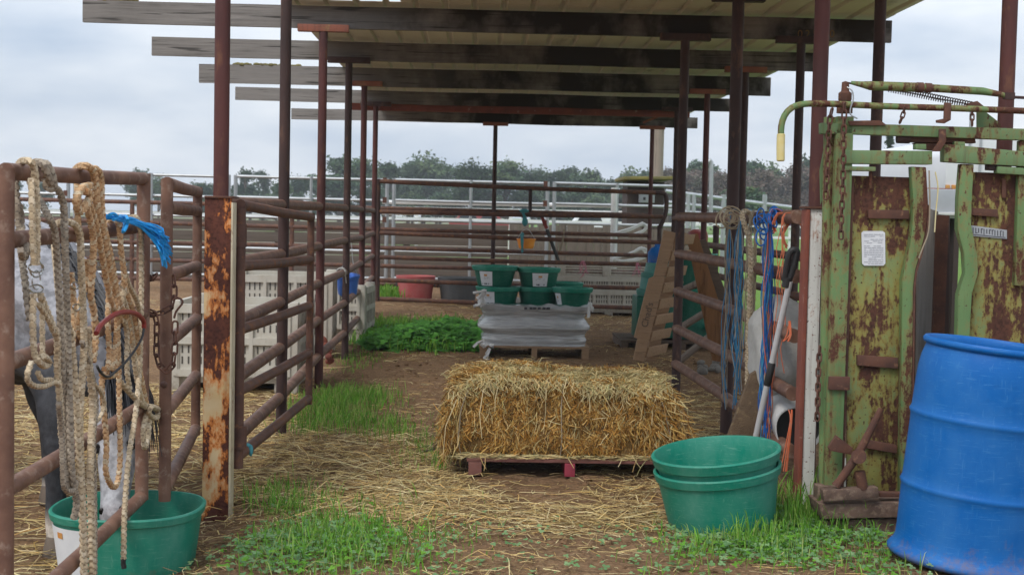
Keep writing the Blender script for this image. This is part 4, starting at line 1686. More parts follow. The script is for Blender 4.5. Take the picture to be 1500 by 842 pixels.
# ---- far gate across the aisle (gate A), D about 20
DA = 19.9
ga = thing('pipe_gate', 'wide rusty pipe gate closing the far end of the aisle', 'gate', P(765, 440, DA))
la = [265.5, 310, 341, 376.5, 410, 437.5]
ra2 = [283, 317.5, 355.5, 388, 423, 452]
for i, (yl, yr) in enumerate(zip(la, ra2)):
    mb = MB()
    a, b = P(556, yl, DA), P(974, yr, DA)
    mb.tube([a, a.lerp(b, .5) - V((0, 0, .012)), b], .031, n=12)
    mb.build('rail', M['pipe'], ga)
mb = MB()
mb.tube([P(553.5, 262, DA), P(553, 350, DA), P(552, 445, DA)], .04, n=12)
mb.build('upright', M['post_dark'], ga)
mb = MB()
mb.tube(smooth_path([P(960, 282.3, DA), P(971, 283.3, DA), P(976, 288, DA), P(975.5, 310, DA), P(970, 326, DA), P(966, 334, DA)], .05), .033, n=12)
mb.build('upright', M['post_dark'], ga)
mb = MB()
mb.tube([P(777, 276, DA), P(776.5, 310, DA)], .028, n=10)
mb.build('brace', M['post_dark'], ga)
mb = MB()
mb.tube([P(966, 330, DA), P(965, 456, DA)], .033, n=12)
mb.build('upright', M['post_dark'], ga)

# ---- pen fence behind (fence B)
DB = 21.6
fb = thing('pipe_fence', 'long rusty pipe fence crossing behind the far gate with reddish rails', 'fence', P(600, 430, DB))
for z in (1.47, 1.15, .85, .57, .28):
    mb = MB()
    pts = [V((x, DB, z + rnd.uniform(-.01, .01) - .006 * x)) for x in (-8.9, -6, -3, 0, P(953, 300, DB).x)]
    mb.tube(pts, .034, n=10)
    mb.build('rail', M['pipe'], fb)
for x in (-8.4, -5.4, -2.9):
    mb = MB()
    mb.tube([(x, DB, -.05), (x, DB, 1.5)], .036, n=12)
    mb.build('fence_post', M['pipe'], fb)

# ---- things hung on the far gate
tw = thing('bucket', 'small orange bucket tied to the far gate', 'bucket', P(770, 364, DA - .12))
c = P(770.5, 364, DA - .16)
mb = MB()
h = P(770, 349.5, DA - .16).z - c.z
mb.lathe(tub_profile(.135, .105, h, rim=.02, out=.008), c, 28)
mb.build('bucket_shell', M['orange'], tw)
mb = MB()
mb.tube(smooth_path([c + V((-.135, 0, h - .02)), c + V((-.06, .06, h + .10)), c + V((.0, .08, h + .14)), c + V((.06, .06, h + .1)), c + V((.135, 0, h - .02))], .02), .005, n=6)
mb.build('handle', M['galv'], tw)
mb = MB()
for k in range(10):
    j = lambda s=.02: rnd.uniform(-s, s)
    x0 = P(764, 340, DA - .06)
    mb.tube(smooth_path([P(765 + rnd.uniform(-3, 4), 308, DA - .05) + V((j(), 0, 0)), P(768, 320, DA - .06) + V((j(.03), 0, j())), P(769, 330, DA - .06) + V((j(), 0, j()))], .04), .008, n=5)
    mb.tube(smooth_path([P(764, 341, DA - .06), P(765, 352, DA - .33) + V((j(), 0, 0)), P(765 + rnd.uniform(-1, 1), 370, DA - .32)], .04), .007, n=5)
mb.ball(P(768, 309, DA - .07), .05, 8, 6, (1.4, .8, .6))
mb.ball(P(769, 325, DA - .07), .05, 8, 6, (.9, .7, 1.2))
mb.ball(P(765, 344, DA - .06), .03, 8, 6, (1, .8, 1.2))
tag(mb.build('twine_bundle', M['rag_teal'], origin=P(768, 320, DA)), 'teal twine knotted on the far gate above the orange bucket', 'twine')
mb = MB()
mb.bar(P(794, 318, DA + .06), P(801, 335, DA + .06), .05, .03)
tag(mb.build('red_strap', M['redrubber'], origin=P(797, 330, DA)), 'short red strap hanging from the far gate', 'strap')
mb = MB()
mb.bar(P(801, 336, DA + .2), P(818, 382, DA + .35), .035, .035)
tag(mb.build('black_rod', M['black'], origin=P(805, 350, DA)), 'thin black rod leaning behind the far gate below the red strap', 'rod')
mb = MB()
for k in range(5):
    a = P(826 + rnd.uniform(-1, 1), 336, DA - .05)
    mb.tube(smooth_path([a, P(826, 345, DA - .06), P(824 + rnd.uniform(-2, 2), 356, DA - .06), P(820 + rnd.uniform(-2, 4), 368, DA - .06)], .05), .006, n=5)
tag(mb.build('twine_bundle', M['twine_tan'], origin=P(826, 340, DA)), 'tan twine hanging from the far gate at right of the rod', 'twine')

# pink twine hanks on the far gate in front of the crate
for px, lab in ((854, 'faded pink twine tied on the lower rail above the vented crate'), (934, 'faded pink twine hanging beside the leaning notched pallet')):
    mb = MB()
    for k in range(9):
        j = lambda s: rnd.uniform(-s, s)
        mb.tube(smooth_path([P(px + j(2), 382 if px < 900 else 385, DA - .05), P(px + j(6), 393, DA - .07), P(px + j(9), 404 + j(5), DA - .07)], .05), .0035, n=4)
    tag(mb.build('twine_bundle', M['twine_pink'], origin=P(px, 385, DA)), lab, 'twine')

# ---- vented crate at the right, between the gates
def vent_crate(c, w, d, h, rz, label, feet=3, name='vented_crate', slots=(2, 26), tray=False, mt='bin'):
    """collapsible plastic bulk bin: corner posts, slotted walls, feet."""
    t = thing(name, label, 'plastic bin', c)
    rm = Matrix.Rotation(rz, 3, 'Z')
    c = V(c)
    th = .045

    def wall(part, org, du, L, nrm):
        mb = MB()
        z0, z1 = .13, h
        mb.box(c + rm @ (org + V((0, 0, (z0 + z1) / 2))), (abs(du.x) * L + abs(nrm.x) * .012 or .012, abs(du.y) * L + abs(nrm.y) * .012 or .012, z1 - z0), rm)
        k = int(L / .22)
        for i in range(k + 1):
            s = -L / 2 + L * i / k
            mb.box(c + rm @ (org + du * s + nrm * .018 + V((0, 0, (z0 + z1) / 2))), (abs(du.x) * .03 + abs(nrm.x) * .03, abs(du.y) * .03 + abs(nrm.y) * .03, z1 - z0 - .02), rm)
        for zz in (z0 + .03, (z0 + z1) * .5, z1 - .035):
            mb.box(c + rm @ (org + nrm * .017 + V((0, 0, zz))), (abs(du.x) * (L - .004) + abs(nrm.x) * .027, abs(du.y) * (L - .004) + abs(nrm.y) * .027, .055 if zz < z1 - .05 else .07), rm)
        # vent slots between the ribs: dark strips painted as shade in the openings
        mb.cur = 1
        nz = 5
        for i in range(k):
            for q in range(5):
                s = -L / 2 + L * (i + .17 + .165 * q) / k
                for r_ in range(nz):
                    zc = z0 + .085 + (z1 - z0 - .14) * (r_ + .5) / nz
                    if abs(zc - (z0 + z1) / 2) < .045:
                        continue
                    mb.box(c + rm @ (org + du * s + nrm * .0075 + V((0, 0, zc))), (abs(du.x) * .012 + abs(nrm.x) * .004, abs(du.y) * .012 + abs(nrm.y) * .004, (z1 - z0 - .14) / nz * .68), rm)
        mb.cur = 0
        return mb.build(part, [M[mt], M['bin_dark']], t)
    wall('front_wall', V((0, -d / 2, 0)), V((1, 0, 0)), w - .1, V((0, -1, 0)))
    wall('end_wall', V((w / 2, 0, 0)), V((0, 1, 0)), d - .1, V((1, 0, 0)))
    wall('end_wall', V((-w / 2, 0, 0)), V((0, 1, 0)), d - .1, V((-1, 0, 0)))
    wall('back_wall', V((0, d / 2, 0)), V((1, 0, 0)), w - .1, V((0, 1, 0)))
    for sx in (-1, 1):
        for sy in (-1, 1):
            mb = MB()
            mb.box(c + rm @ V((sx * (w / 2 - .03), sy * (d / 2 - .03), h / 2 + .015)), (.10, .10, h + .02), rm)
            mb.build('corner_post', M[mt], t, bevel=.012)
    mb = MB()
    mb.box(c + rm @ V((0, 0, .105)), (w - .05, d - .05, .05), rm)
    mb.build('base', M[mt], t, bevel=.01)
    for i in range(feet):
        x = (i / (feet - 1) - .5) * (w - .2)
        mb = MB()
        mb.box(c + rm @ V((x, 0, .042)), (.13, d - .06, .08), rm)
        mb.build('runner', M[mt], t, bevel=.008)
    return t


D = 20.75
x0, x1 = P(800, 430, D).x, P(985, 430, D).x
zb = P(905, 466, D).z
vent_crate(((x0 + x1) / 2, D + .45, zb), x1 - x0, .85, P(905, 406, D).z - zb, 0, 'beige vented bulk crate on the ground behind the far gate', 3)
mb = MB()
c = V(((x0 + x1) / 2, D + .45, P(905, 406, D).z))
top = thing('folded_crate', 'folded beige crate frame with corner posts lying on the vented crate', 'crate', c)
for i in range(5):
    mb = MB()
    mb.box(c + V((0, -.36, .035 + .04 * i)), (x1 - x0 - .05, .05, .022))
    mb.build('slat', M['bin'], top, bevel=.004)
for px in (822, 889, 960):
    mb = MB()
    p = P(px, 398, D + .03)
    mb.box((p.x, D + .04, c.z + .10), (.13, .06, .23))
    mb.build('corner_post', M['bin'], top, bevel=.01)

# ---- bulk bins behind the left fence
za = ground_h(-1.9, 10.9)
fa, fb_ = P(248, 570, 10.55), P(432, 570, 10.55)
vent_crate(((fa.x + fb_.x) / 2, 10.55 + .5, za), fb_.x - fa.x, 1.0, P(340, 446, 10.55).z - za, 0, 'large dusty white vented bin nearest behind the left fence', 3, name='bulk_bin')
fa, fb_ = P(368, 500, 13.0), P(470, 500, 13.0)
vent_crate(((fa.x + fb_.x) / 2 - .1, 13.5, 0), fb_.x - fa.x + .3, .9, P(400, 403, 13.0).z, R(4), 'tall white bin with slatted top behind the nearest bin', 3, name='bulk_bin')
fa, fb_ = P(462, 500, 15.0), P(535, 500, 15.0)
vent_crate(((fa.x + fb_.x) / 2, 15.35, 0), fb_.x - fa.x, .8, P(490, 420, 15.0).z, R(-3), 'farthest white vented bin by the fence, under the blue bucket', 3, name='bulk_bin')

# ---- blue bucket hung on the fence
bb = thing('bucket', 'blue bucket hanging by its wire handle on the left fence', 'bucket', P(509, 431, 14.2))
c = P(509, 432, 14.2)
h = P(509, 402, 14.2).z - c.z
rr = (P(527.5, 410, 14.2).x - P(490, 410, 14.2).x) / 2
mt4 = Matrix.Rotation(R(8), 3, 'X')
mb = MB()
mb.lathe(tub_profile(rr - .012, rr * .72, h, rim=.03, out=.010), c, 32, mt4)
mb.build('bucket_shell', M['bluebucket'], bb)
mb = MB()
mb.tube(smooth_path([c + V((-rr + .01, 0, h - .03)), c + V((-rr * .4, .05, h + .10)), P(512, 350, 14.2) + V((0, .06, 0)), c + V((rr * .4, .05, h + .10)), c + V((rr - .01, 0, h - .03))], .03), .004, n=6)
mb.build('handle', M['galv'], bb)

# scrap tied on the fence and rubbish in the last bin
mb = MB()
c = V((POSTX[3] - .02, 12.75, .845))
for k in range(4):
    mb.tube([c + V((math.cos(a) * .042, .02 * k, math.sin(a) * .042)) for a in [i * .5 for i in range(14)]], .006, n=5)
mb.tube([c + V((.04, .03, -.02)), c + V((.05, .03, -.10))], .006, n=5)
tag(mb.build('twine_wrap', M['sack'], origin=c), 'white twine wound on the middle rail of the left aisle fence', 'twine')
c = P(478, 512, 12.2)
mb = MB()
for k in range(5):
    q = c + V((rnd.uniform(-.04, .04), rnd.uniform(-.05, .05), -.10 + .045 * k))
    mb.ball(q, .03, 9, 6, (1, .7, rnd.uniform(1.0, 1.5)), Matrix.Rotation(rnd.uniform(0, 3), 3, 'Y'))
tag(mb.build('net_bag', M['redrust'], origin=c), 'faded red brown net bag hanging at the corner of the nearest white bin', 'bag')
# broken twigs beside the bale
for k, (px, py) in enumerate(((640, 655), (652, 640), (630, 664))):
    c = G(px, py, .01)
    mb = MB()
    a = rnd.uniform(-.5, .5)
    d = V((math.cos(a), math.sin(a), .12))
    mb.tube(smooth_path([c - d * .16, c + V((0, .01, .02)), c + d * .10 + V((0, 0, .03)), c + d * .2], .03), [.008] * 40 if False else .006, n=6)
    mb.tube([c + V((0, 0, .02)), c + V((.07, .05, .08))], .004, n=5)
    tag(mb.build('twig', M['bark'], origin=c), 'dry brown twig lying in the grass at the left of the bale', 'twig', 'twigs beside the straw bale')
# ================================================================= RIGHT SIDE
# ---- inner right fence
rf = thing('pipe_fence', 'rusty pipe fence at the right of the aisle hung with twine', 'fence', (1.65, 8.8, 0))
xs = [P(1168, 500, 6.78).x, POSTX[9], POSTX[10]]
ds = [6.80, 8.86, 10.85]
for z in (1.425, 1.13, .83, .535, .25):
    pts = [V((x - .01, d, z + rnd.uniform(-.006, .006))) for x, d in zip(xs, ds)]
    mb = MB()
    mb.tube(pts, .036, n=14)
    mb.build('rail', M['pipe_pale'], rf)
# ---- outer right fence
of = thing('pipe_fence', 'outer rusty pipe fence beyond the leaning boards, grass behind it', 'fence', (2.55, 12, 0))
for z in (1.42, 1.13, .82, .53, .24):
    mb = MB()
    pts = [V((POSTX[i], d, z)) for i, d in ((12, 8.5), (13, 10.85), (14, 13.05), (15, 15.35), (16, 17.9))]
    mb.tube(pts, .034, n=12)
    mb.build('rail', M['pipe'], of)
mb = MB()
x = P(1049, 340, 15.0).x
mb.tube([(x, 15.0, 0), (x, 15.0, 1.35)], .034, n=12)
mb.build('fence_post', M['post_dark'], of)

# ---- white post
wp = thing('steel_post', 'white painted steel post with a rust red edge beside the green chute', 'post', (P(1182, 600, 6.6).x, 6.6, 0))
a, b, c = P(1175, 500, 6.54), P(1182, 500, 6.54), P(1200, 500, 6.54)
zt = P(1182, 306, 6.56).z
mb = MB()
mb.box(((b.x + c.x) / 2, 6.60, zt / 2 - .03), (c.x - b.x, .10, zt + .06))
mb.build('white_face', M['whitepost'], wp, bevel=.004)
mb = MB()
mb.box(((a.x + b.x) / 2 - .001, 6.59, zt / 2 - .032), (b.x - a.x - .002, .10, zt + .06))
mb.build('rust_edge', M['redrust'], wp, bevel=.006)
mb = MB()
mb.box(((a.x + c.x) / 2, 6.60, zt + .006), (c.x - a.x + .014, .125, .012))
mb.build('cap_plate', M['rust'], wp, bevel=.003)

# ---- squeeze chute
DC = 6.2
ch = thing('squeeze_chute', 'green painted cattle squeeze chute with rust eaten twin head doors', 'cattle chute', P(1300, 760, DC))


def part(name, m, fn, bevel=.003, parent=None, **k):
    mb = MB()
    fn(mb)
    return mb.build(name, M[m], parent or ch, bevel=bevel, **k)


def rbar(mb, x0, y0, x1, y1, D, t, hpx):
    """flat rectangular bar between two pixels, hpx tall."""
    mb.slab([(x0, y0 - hpx / 2), (x1, y1 - hpx / 2), (x1, y1 + hpx / 2), (x0, y0 + hpx / 2)], D, t)


def vbar(mb, x0, x1, y0, y1, D, t, lean=0.0):
    a, b = P((x0 + x1) / 2, (y0 + y1) / 2, D), None
    w = P(x1, (y0 + y1) / 2, D).x - P(x0, (y0 + y1) / 2, D).x
    z0, z1 = P(x0, y1, D).z, P(x0, y0, D).z
    mb.box((a.x, D + t / 2, (z0 + z1) / 2), (w, t, z1 - z0))


# uprights
part('upright', 'green_tube', lambda mb: mb.tube([P(1207, 722, 6.26), P(1210, 480, 6.26), P(1215, 172, 6.26)], .026, n=18), bevel=0)
part('upright', 'green_tube', lambda mb: vbar(mb, 1216, 1242, 170, 732, 6.2, .08), bevel=.008)
part('gusset_plate', 'green_paint', lambda mb: mb.slab([(1201, 250), (1212, 190), (1217, 186), (1216, 260), (1202, 300)], 6.30, .01), bevel=.002)
part('post_collar', 'rust', lambda mb: [mb.lathe([(.001, 0), (.036, 0), (.036, .035), (.022, .045), (.03, .06), (.03, .09), (.018, .1), (.016, .14), (.001, .145)], P(1237, 166, 6.22), 18)], bevel=0)
part('post_collar', 'rust', lambda mb: [mb.box(P(1229, 561, 6.19), (.098, .02, .062))], bevel=.004)
# lever bar with the cream grip
lev = part('lever_bar', 'green_tube', lambda mb: mb.tube(smooth_path([P(1144, 200, 6.1), P(1144.5, 185, 6.1), P(1149, 170, 6.1), P(1160, 158, 6.1), P(1180, 152.5, 6.12), P(1220, 152.5, 6.16), P(1300, 156, 6.17), P(1400, 159, 6.17), P(1530, 164, 6.18)], .02), .0145, n=14), bevel=0)
part('grip', 'yellow', lambda mb: mb.tube([P(1143.5, 236.5, 6.1), P(1143.5, 235, 6.1), P(1143.5, 216, 6.1), P(1144, 197, 6.1), P(1144, 196, 6.1)], [.013, .0185, .019, .0185, .014], n=16), bevel=0, parent=lev)
# upper telescoping bar
up = part('tie_bar', 'green_tube', lambda mb: mb.tube([P(1247, 121.5, 6.2), P(1262, 124, 6.2), P(1275, 126, 6.2), P(1350, 128.5, 6.2), P(1352, 128.6, 6.2), P(1440, 134, 6.2), P(1468, 139, 6.2), P(1476, 142, 6.2)], [.008, .014, .021, .0215, .018, .0175, .012, .010], n=16), bevel=0)
part('collar', 'rust', lambda mb: [mb.tube([P(1343, 128.4, 6.2), P(1352, 128.7, 6.2)], .0235, n=16), mb.tube([P(1355, 128.8, 6.2), P(1364, 129.3, 6.2)], .022, n=16)], bevel=0, parent=up)
part('tie_rod', 'post_dark', lambda mb: [mb.tube([P(1474, 142, 6.2), P(1540, 145.5, 6.2)], .007, n=10), mb.box(P(1478, 141, 6.2), (.045, .03, .03))], bevel=0)


def spring(mb, a, b, r=.011, wire=.0022, pitch=.0085):
    a, b = V(a), V(b)
    L = (b - a).length
    t = (b - a).normalized()
    u = t.orthogonal().normalized()
    w = t.cross(u)
    k = int(L / pitch)
    pts = []
    for i in range(k * 8 + 1):
        an = 2 * math.pi * i / 8
        pts.append(a + t * (L * i / (k * 8)) + (u * math.cos(an) + w * math.sin(an)) * r)
    mb.tube(pts, wire, n=4)


part('coil_spring', 'post_dark', lambda mb: spring(mb, P(1306, 129, 6.22), P(1426, 153, 6.22), .010, .0028, .0115), bevel=0)
part('coil_spring', 'post_dark', lambda mb: spring(mb, P(1300, 132, 6.24), P(1424, 156, 6.25), .008, .0025, .011), bevel=0)
part('spring_hook', 'post_dark', lambda mb: mb.tube([P(1243, 122, 6.22), P(1280, 127, 6.22), P(1306, 131, 6.22)], .0045, n=8), bevel=0)
part('spring_bracket', 'rust', lambda mb: [mb.slab([(1416, 152), (1432, 148), (1442, 156), (1425, 160)], 6.2, .03)], bevel=.003)
# cross members
part('cross_beam', 'green_paint', lambda mb: mb.slab([(1203, 180), (1243, 180.5), (1540, 190), (1540, 207), (1243, 196.5), (1203, 196)], 6.2, .05), bevel=.004)
part('cross_beam', 'rust', lambda mb: mb.slab([(1243, 177), (1290, 176.5), (1300, 184), (1245, 184)], 6.185, .012), bevel=.003)
part('roller_track', 'rust', lambda mb: [mb.slab([(1318, 196), (1428, 197), (1430, 210), (1322, 208)], 6.23, .05), mb.slab([(1340, 209), (1402, 210), (1398, 222), (1348, 219)], 6.24, .05)], bevel=.004)
part('roller', 'post_dark', lambda mb: mb.tube([P(1314, 202.5, 6.24), P(1332, 203, 6.24)], .024, n=16), bevel=0)
part('roller_strap', 'rust', lambda mb: mb.slab([(1376, 189), (1386, 189), (1386, 208), (1377, 222), (1366, 222), (1376, 206)], 6.16, .012), bevel=.002)
part('guide_hook', 'rust', lambda mb: [mb.slab([(1384, 150), (1394, 151), (1393, 176), (1384, 181), (1372, 180), (1372, 176), (1383, 174)], 6.15, .014), mb.slab([(1318, 152), (1333, 153), (1333, 160), (1318, 159)], 6.15, .012)], bevel=.002)
part('latch_hook', 'twine_sky' if False else 'galv', lambda mb: mb.tube(smooth_path([P(1241, 128, 6.16), P(1248, 133, 6.15), P(1250, 145, 6.15), P(1246, 158, 6.15), P(1246, 168, 6.15), P(1256, 174, 6.15)], .01), .0035, n=7), bevel=0)
part('angle_plate', 'green_paint', lambda mb: mb.slab([(1431, 163), (1444, 164), (1466, 181), (1466, 190), (1431, 189)], 6.27, .01), bevel=.002)
# left door
dl = part('head_door', 'green_door', lambda mb: mb.slab([(1243, 257), (1334, 260), (1332, 722), (1240, 716)], 6.25, .014), bevel=.003)
part('door_header', 'green_paint', lambda mb: [mb.slab([(1236, 220), (1366, 221), (1366, 241), (1236, 240)], 6.19, .06), mb.slab([(1232, 243.5), (1283, 244.5), (1283, 251), (1232, 250)], 6.19, .05)], bevel=.004, parent=dl)
part('edge_rail', 'green_tube', lambda mb: mb.slab([(1335, 244), (1357, 245), (1360, 300), (1357, 335), (1349, 368), (1341, 395), (1338, 420), (1337, 500), (1334, 724), (1319, 722), (1321, 500), (1322, 410), (1327, 385), (1334, 355), (1337, 325), (1338, 300)], 6.20, .05), bevel=.005, parent=dl)
part('edge_rust', 'rust', lambda mb: mb.slab([(1361, 300), (1363, 302), (1360, 338), (1352, 371), (1344, 398), (1341, 422), (1340, 500), (1337, 724), (1334.5, 724), (1337.5, 500), (1338.5, 420), (1341.5, 396), (1349.5, 369), (1357.5, 336)], 6.197, .056), bevel=.002, parent=dl)
part('hinge_edge', 'rust', lambda mb: vbar(mb, 1239, 1244, 258, 715, 6.235, .02), bevel=.003, parent=dl)
part('door_strap', 'rust', lambda mb: [mb.slab([(1272, 307), (1332, 308), (1332, 321), (1272, 320)], 6.225, .022)], bevel=.003, parent=dl)
part('door_strap', 'rust', lambda mb: [mb.slab([(1256, 520), (1316, 524), (1316, 540), (1256, 535)], 6.225, .022)], bevel=.003, parent=dl)
part('door_strap', 'rust', lambda mb: [mb.slab([(1268, 643), (1314, 652), (1314, 664), (1268, 656)], 6.225, .022)], bevel=.003, parent=dl)
part('pin_rod', 'green_tube', lambda mb: mb.tube([P(1275, 250, 6.225), P(1275, 276, 6.225)], .008, n=10), bevel=0, parent=dl)
# right door
dr = part('head_door', 'green_door', lambda mb: mb.slab([(1424, 252), (1540, 256), (1540, 720), (1410, 716), (1416, 420), (1412, 330)], 6.25, .014), bevel=.003)
part('door_header', 'green_paint', lambda mb: [mb.slab([(1383, 212), (1396, 212), (1540, 226), (1540, 246), (1396, 238), (1383, 237)], 6.19, .06), mb.slab([(1461, 243.5), (1540, 248.5), (1540, 259), (1461, 254)], 6.195, .05)], bevel=.004, parent=dr)
part('edge_rail', 'green_tube', lambda mb: mb.slab([(1408, 240), (1427, 241), (1424, 290), (1423, 330), (1431, 370), (1433, 400), (1424, 430), (1420, 500), (1416, 722), (1398, 722), (1402, 500), (1404, 430), (1414, 400), (1412, 370), (1403, 335), (1404, 290)], 6.20, .05), bevel=.005, parent=dr)
part('upright', 'green_tube', lambda mb: mb.slab([(1494, 206), (1512, 207), (1503, 420), (1487, 418)], 6.215, .04), bevel=.004)
part('edge_strip', 'rust', lambda mb: mb.slab([(1468, 262), (1474, 262), (1474, 290), (1468, 290)], 6.235, .012), bevel=.002, parent=dr)
part('door_strap', 'rust', lambda mb: [mb.slab([(1419, 304), (1462, 307), (1462, 318), (1419, 315)], 6.225, .022)], bevel=.003, parent=dr)
part('header_block', 'post_dark', lambda mb: [mb.slab([(1448, 241), (1461, 242), (1461, 250), (1448, 249)], 6.21, .05)], bevel=.003, parent=dr)
part('header_lug', 'green_paint', lambda mb: mb.slab([(1341, 211), (1357, 211), (1357, 219), (1341, 219)], 6.20, .04), bevel=.003)
part('header_lug', 'green_paint', lambda mb: mb.slab([(1398, 207), (1414, 208), (1414, 214), (1398, 213)], 6.21, .04), bevel=.003)
# label plates
mb = MB()
pl = [(1262, 341), (1265, 338.5), (1293, 338.5), (1296.5, 341), (1297, 386), (1294, 389), (1266, 389), (1263, 386)]
mb.slab(pl, 6.243, .004)
mb.cur = 1
yy = 343
while yy < 386:
    xx = 1266
    while xx < 1293:
        w = rnd.uniform(2, 7)
        if rnd.random() < .82:
            mb.slab([(xx, yy), (min(xx + w, 1294), yy), (min(xx + w, 1294), yy + .9), (xx, yy + .9)], 6.2415, .001)
        xx += w + 1
    yy += 2.6 if rnd.random() < .8 else 4.5
o = mb.build('instruction_plate', [M['label'], M['ink_pale']], dl, smooth=False)
o['label'] = 'white instruction plate with rows of faded small print'
mb = MB()
mb.slab([(1418, 329.5), (1475, 337), (1475, 350), (1418, 345)], 6.243, .004)
mb.cur = 1
for i in range(13):
    x = 1421 + i * 4.0
    yb = 332.5 + (x - 1418) * .115
    q = rnd.choice((0, 1, 2))
    hh = 8 + rnd.uniform(-1.5, 1)
    mb.slab([(x, yb), (x + 1.1, yb + .1), (x + 1.1, yb + hh), (x, yb + hh)], 6.2415, .001)
    if q and i % 3:
        mb.slab([(x + 1.2, yb + (hh - 1.2 if q == 1 else 0)), (x + 3.0, yb + (hh - 1.2 if q == 1 else 0) + .2), (x + 3.0, yb + (hh if q == 1 else 1.3)), (x + 1.2, yb + (hh if q == 1 else 1.2))], 6.2415, .001)
mb.slab([(1420, 342.5), (1473, 347.5), (1473, 348.5), (1420, 343.5)], 6.2415, .001)
o = mb.build('maker_plate', [M['greymetal'], M['ink']], dr, smooth=False)
o['label'] = 'narrow silver name strip, its lettering worn illegible'
# pull cord with a pale frayed end
part('pull_cord', 'twine_tan', lambda mb: mb.tube(smooth_path([P(1361, 250, 6.17), P(1362, 300, 6.17), P(1360, 340, 6.17), P(1352, 362, 6.17), P(1346, 378, 6.17)], .02), .0035, n=6), bevel=0)
part('pull_cord', 'yellow', lambda mb: mb.tube(smooth_path([P(1370, 252, 6.18), P(1374, 275, 6.18), P(1371, 310, 6.18), P(1369, 340, 6.18)], .02), .003, n=6), bevel=0)
# lower lever linkage
lk = part('floor_latch', 'rust', lambda mb: [mb.slab([(1213, 655), (1225, 637), (1250, 656), (1248, 666), (1216, 660)], 6.12, .02)], bevel=.004)
part('latch_arm', 'rust', lambda mb: mb.tube([P(1224, 712, 6.08), P(1231, 703, 6.08), P(1258, 664, 6.06), P(1276, 628, 6.06), P(1291, 598, 6.06)], [.022, .019, .02, .017, .014], n=12), bevel=0, parent=lk)
part('latch_pivot', 'rust', lambda mb: [mb.tube([P(1258, 668, 6.03), P(1258, 668, 6.12)], .034, n=18), mb.tube([P(1259, 690, 6.07), P(1264, 716, 6.07)], .024, n=14)], bevel=0, parent=lk)
part('base_rail', 'rust_dusty', lambda mb: [mb.slab([(1205, 718), (1287, 713), (1289, 729), (1207, 735)], 6.05, .06)], bevel=.01)
part('base_rail', 'rust', lambda mb: [mb.slab([(1289, 721), (1325, 722), (1325, 728), (1289, 728)], 6.10, .05)], bevel=.004)
part('base_channel', 'rust_dusty', lambda mb: [mb.slab([(1200, 738), (1330, 735), (1330, 757), (1204, 760)], 6.08, .22), mb.slab([(1206, 762), (1330, 759), (1330, 792), (1210, 793)], 6.11, .2)], bevel=.006)
part('base_foot', 'rust_dusty', lambda mb: [mb.slab([(1198, 712), (1226, 712), (1228, 742), (1198, 745)], 6.17, .09)], bevel=.006)
# side sheet of the chute body behind the doors
part('side_panel', 'rust', lambda mb: mb.box((P(1385, 500, 6.5).x, 7.35, .95), (.06, 1.5, 1.0)), bevel=.004)
# chains
for pts, lab in (([P(1219, 160, 6.13), P(1215, 180, 6.14), P(1213, 220, 6.14), P(1211, 260, 6.14), P(1209, 298, 6.14)], 'rusty chain hanging at the outer left edge of the green chute'),
                 ([P(1237, 152, 6.14), P(1236, 200, 6.13), P(1235, 260, 6.13), P(1232, 330, 6.13), P(1232, 350, 6.13)], 'rusty chain hanging down the inner green upright of the chute'),
                 ([P(1201, 508, 6.22), P(1199, 540, 6.20), P(1198, 580, 6.20), P(1197, 618, 6.20)], 'short rusty chain hanging low between the white post and the chute')):
    mb = MB()
    chain(mb, pts, .043, .0042, .0105)
    tag(mb.build('chain', M['rust'], origin=pts[0]), lab, 'chain')
for pts, lab in (([P(1325, 157, 6.15), P(1323, 168, 6.15), P(1318, 180, 6.15)], 'small chain on the lever bar over the middle of the chute'), ([P(1424, 160, 6.17), P(1424, 172, 6.17), P(1424, 186, 6.17)], 'small chain under the spring bracket at the right of the chute')):
    mb = MB()
    chain(mb, pts, .032, .0035, .0085)
    tag(mb.build('chain', M['rust'], origin=pts[0]), lab, 'chain')

# boards inside the chute
mb = MB()
mb.slab([(1347, 300), (1375, 310), (1372, 700), (1342, 700)], 6.62, .04)
tag(mb.build('board', M['board_grey'], origin=P(1358, 700, 6.62), bevel=.004), 'grey weathered board standing upright in the gap between the chute doors', 'board')
mb = MB()
mb.slab([(1375, 314), (1392, 316), (1389, 700), (1370, 700)], 6.75, .08)
tag(mb.build('timber_post', M['darkwall'], origin=P(1382, 700, 6.75), bevel=.006), 'dark brown timber standing beside the grey board in the chute gap', 'post')

# ---- blue drum
dc = G(1411, 834)
dc = P(1412, 832, 5.62)
dc.z = -.005
drum = thing('plastic_drum', 'tall blue plastic barrel with open top leaning at the right edge', 'barrel', dc)
lean = Matrix.Rotation(R(5.4), 3, 'Y') @ Matrix.Rotation(R(1.0), 3, 'X')
RD, HD = .300, .925


def drum_prof():
    p = [(.001, .03), (.24, .03), (.262, .012), (.285, .0), (.306, .004), (.318, .014), (.320, .026), (.312, .038), (.300, .052), (.292, .075), (.291, .12)]
    zz = [.2, .26, .30]
    p += [(.293, .2), (.295, .26), (.296, .292), (.300, .301), (.3035, .31), (.300, .319), (.296, .328), (.295, .36), (.295, .46), (.295, .56), (.296, .592), (.300, .601), (.3035, .61), (.300, .619), (.296, .628), (.295, .66)]
    p += [(.294, .74), (.291, .80), (.284, .845), (.274, .88), (.270, .892), (.274, .896), (.283, .900), (.286, .908), (.285, .918), (.279, .925), (.270, .924), (.264, .914), (.262, .89), (.272, .85), (.284, .79), (.286, .6), (.286, .3), (.284, .09), (.25, .045), (.001, .04)]
    return p


mb = MB()
mb.lathe(drum_prof(), dc, 96, lean)
mb.build('drum_shell', M['blue'], drum, ang=50)
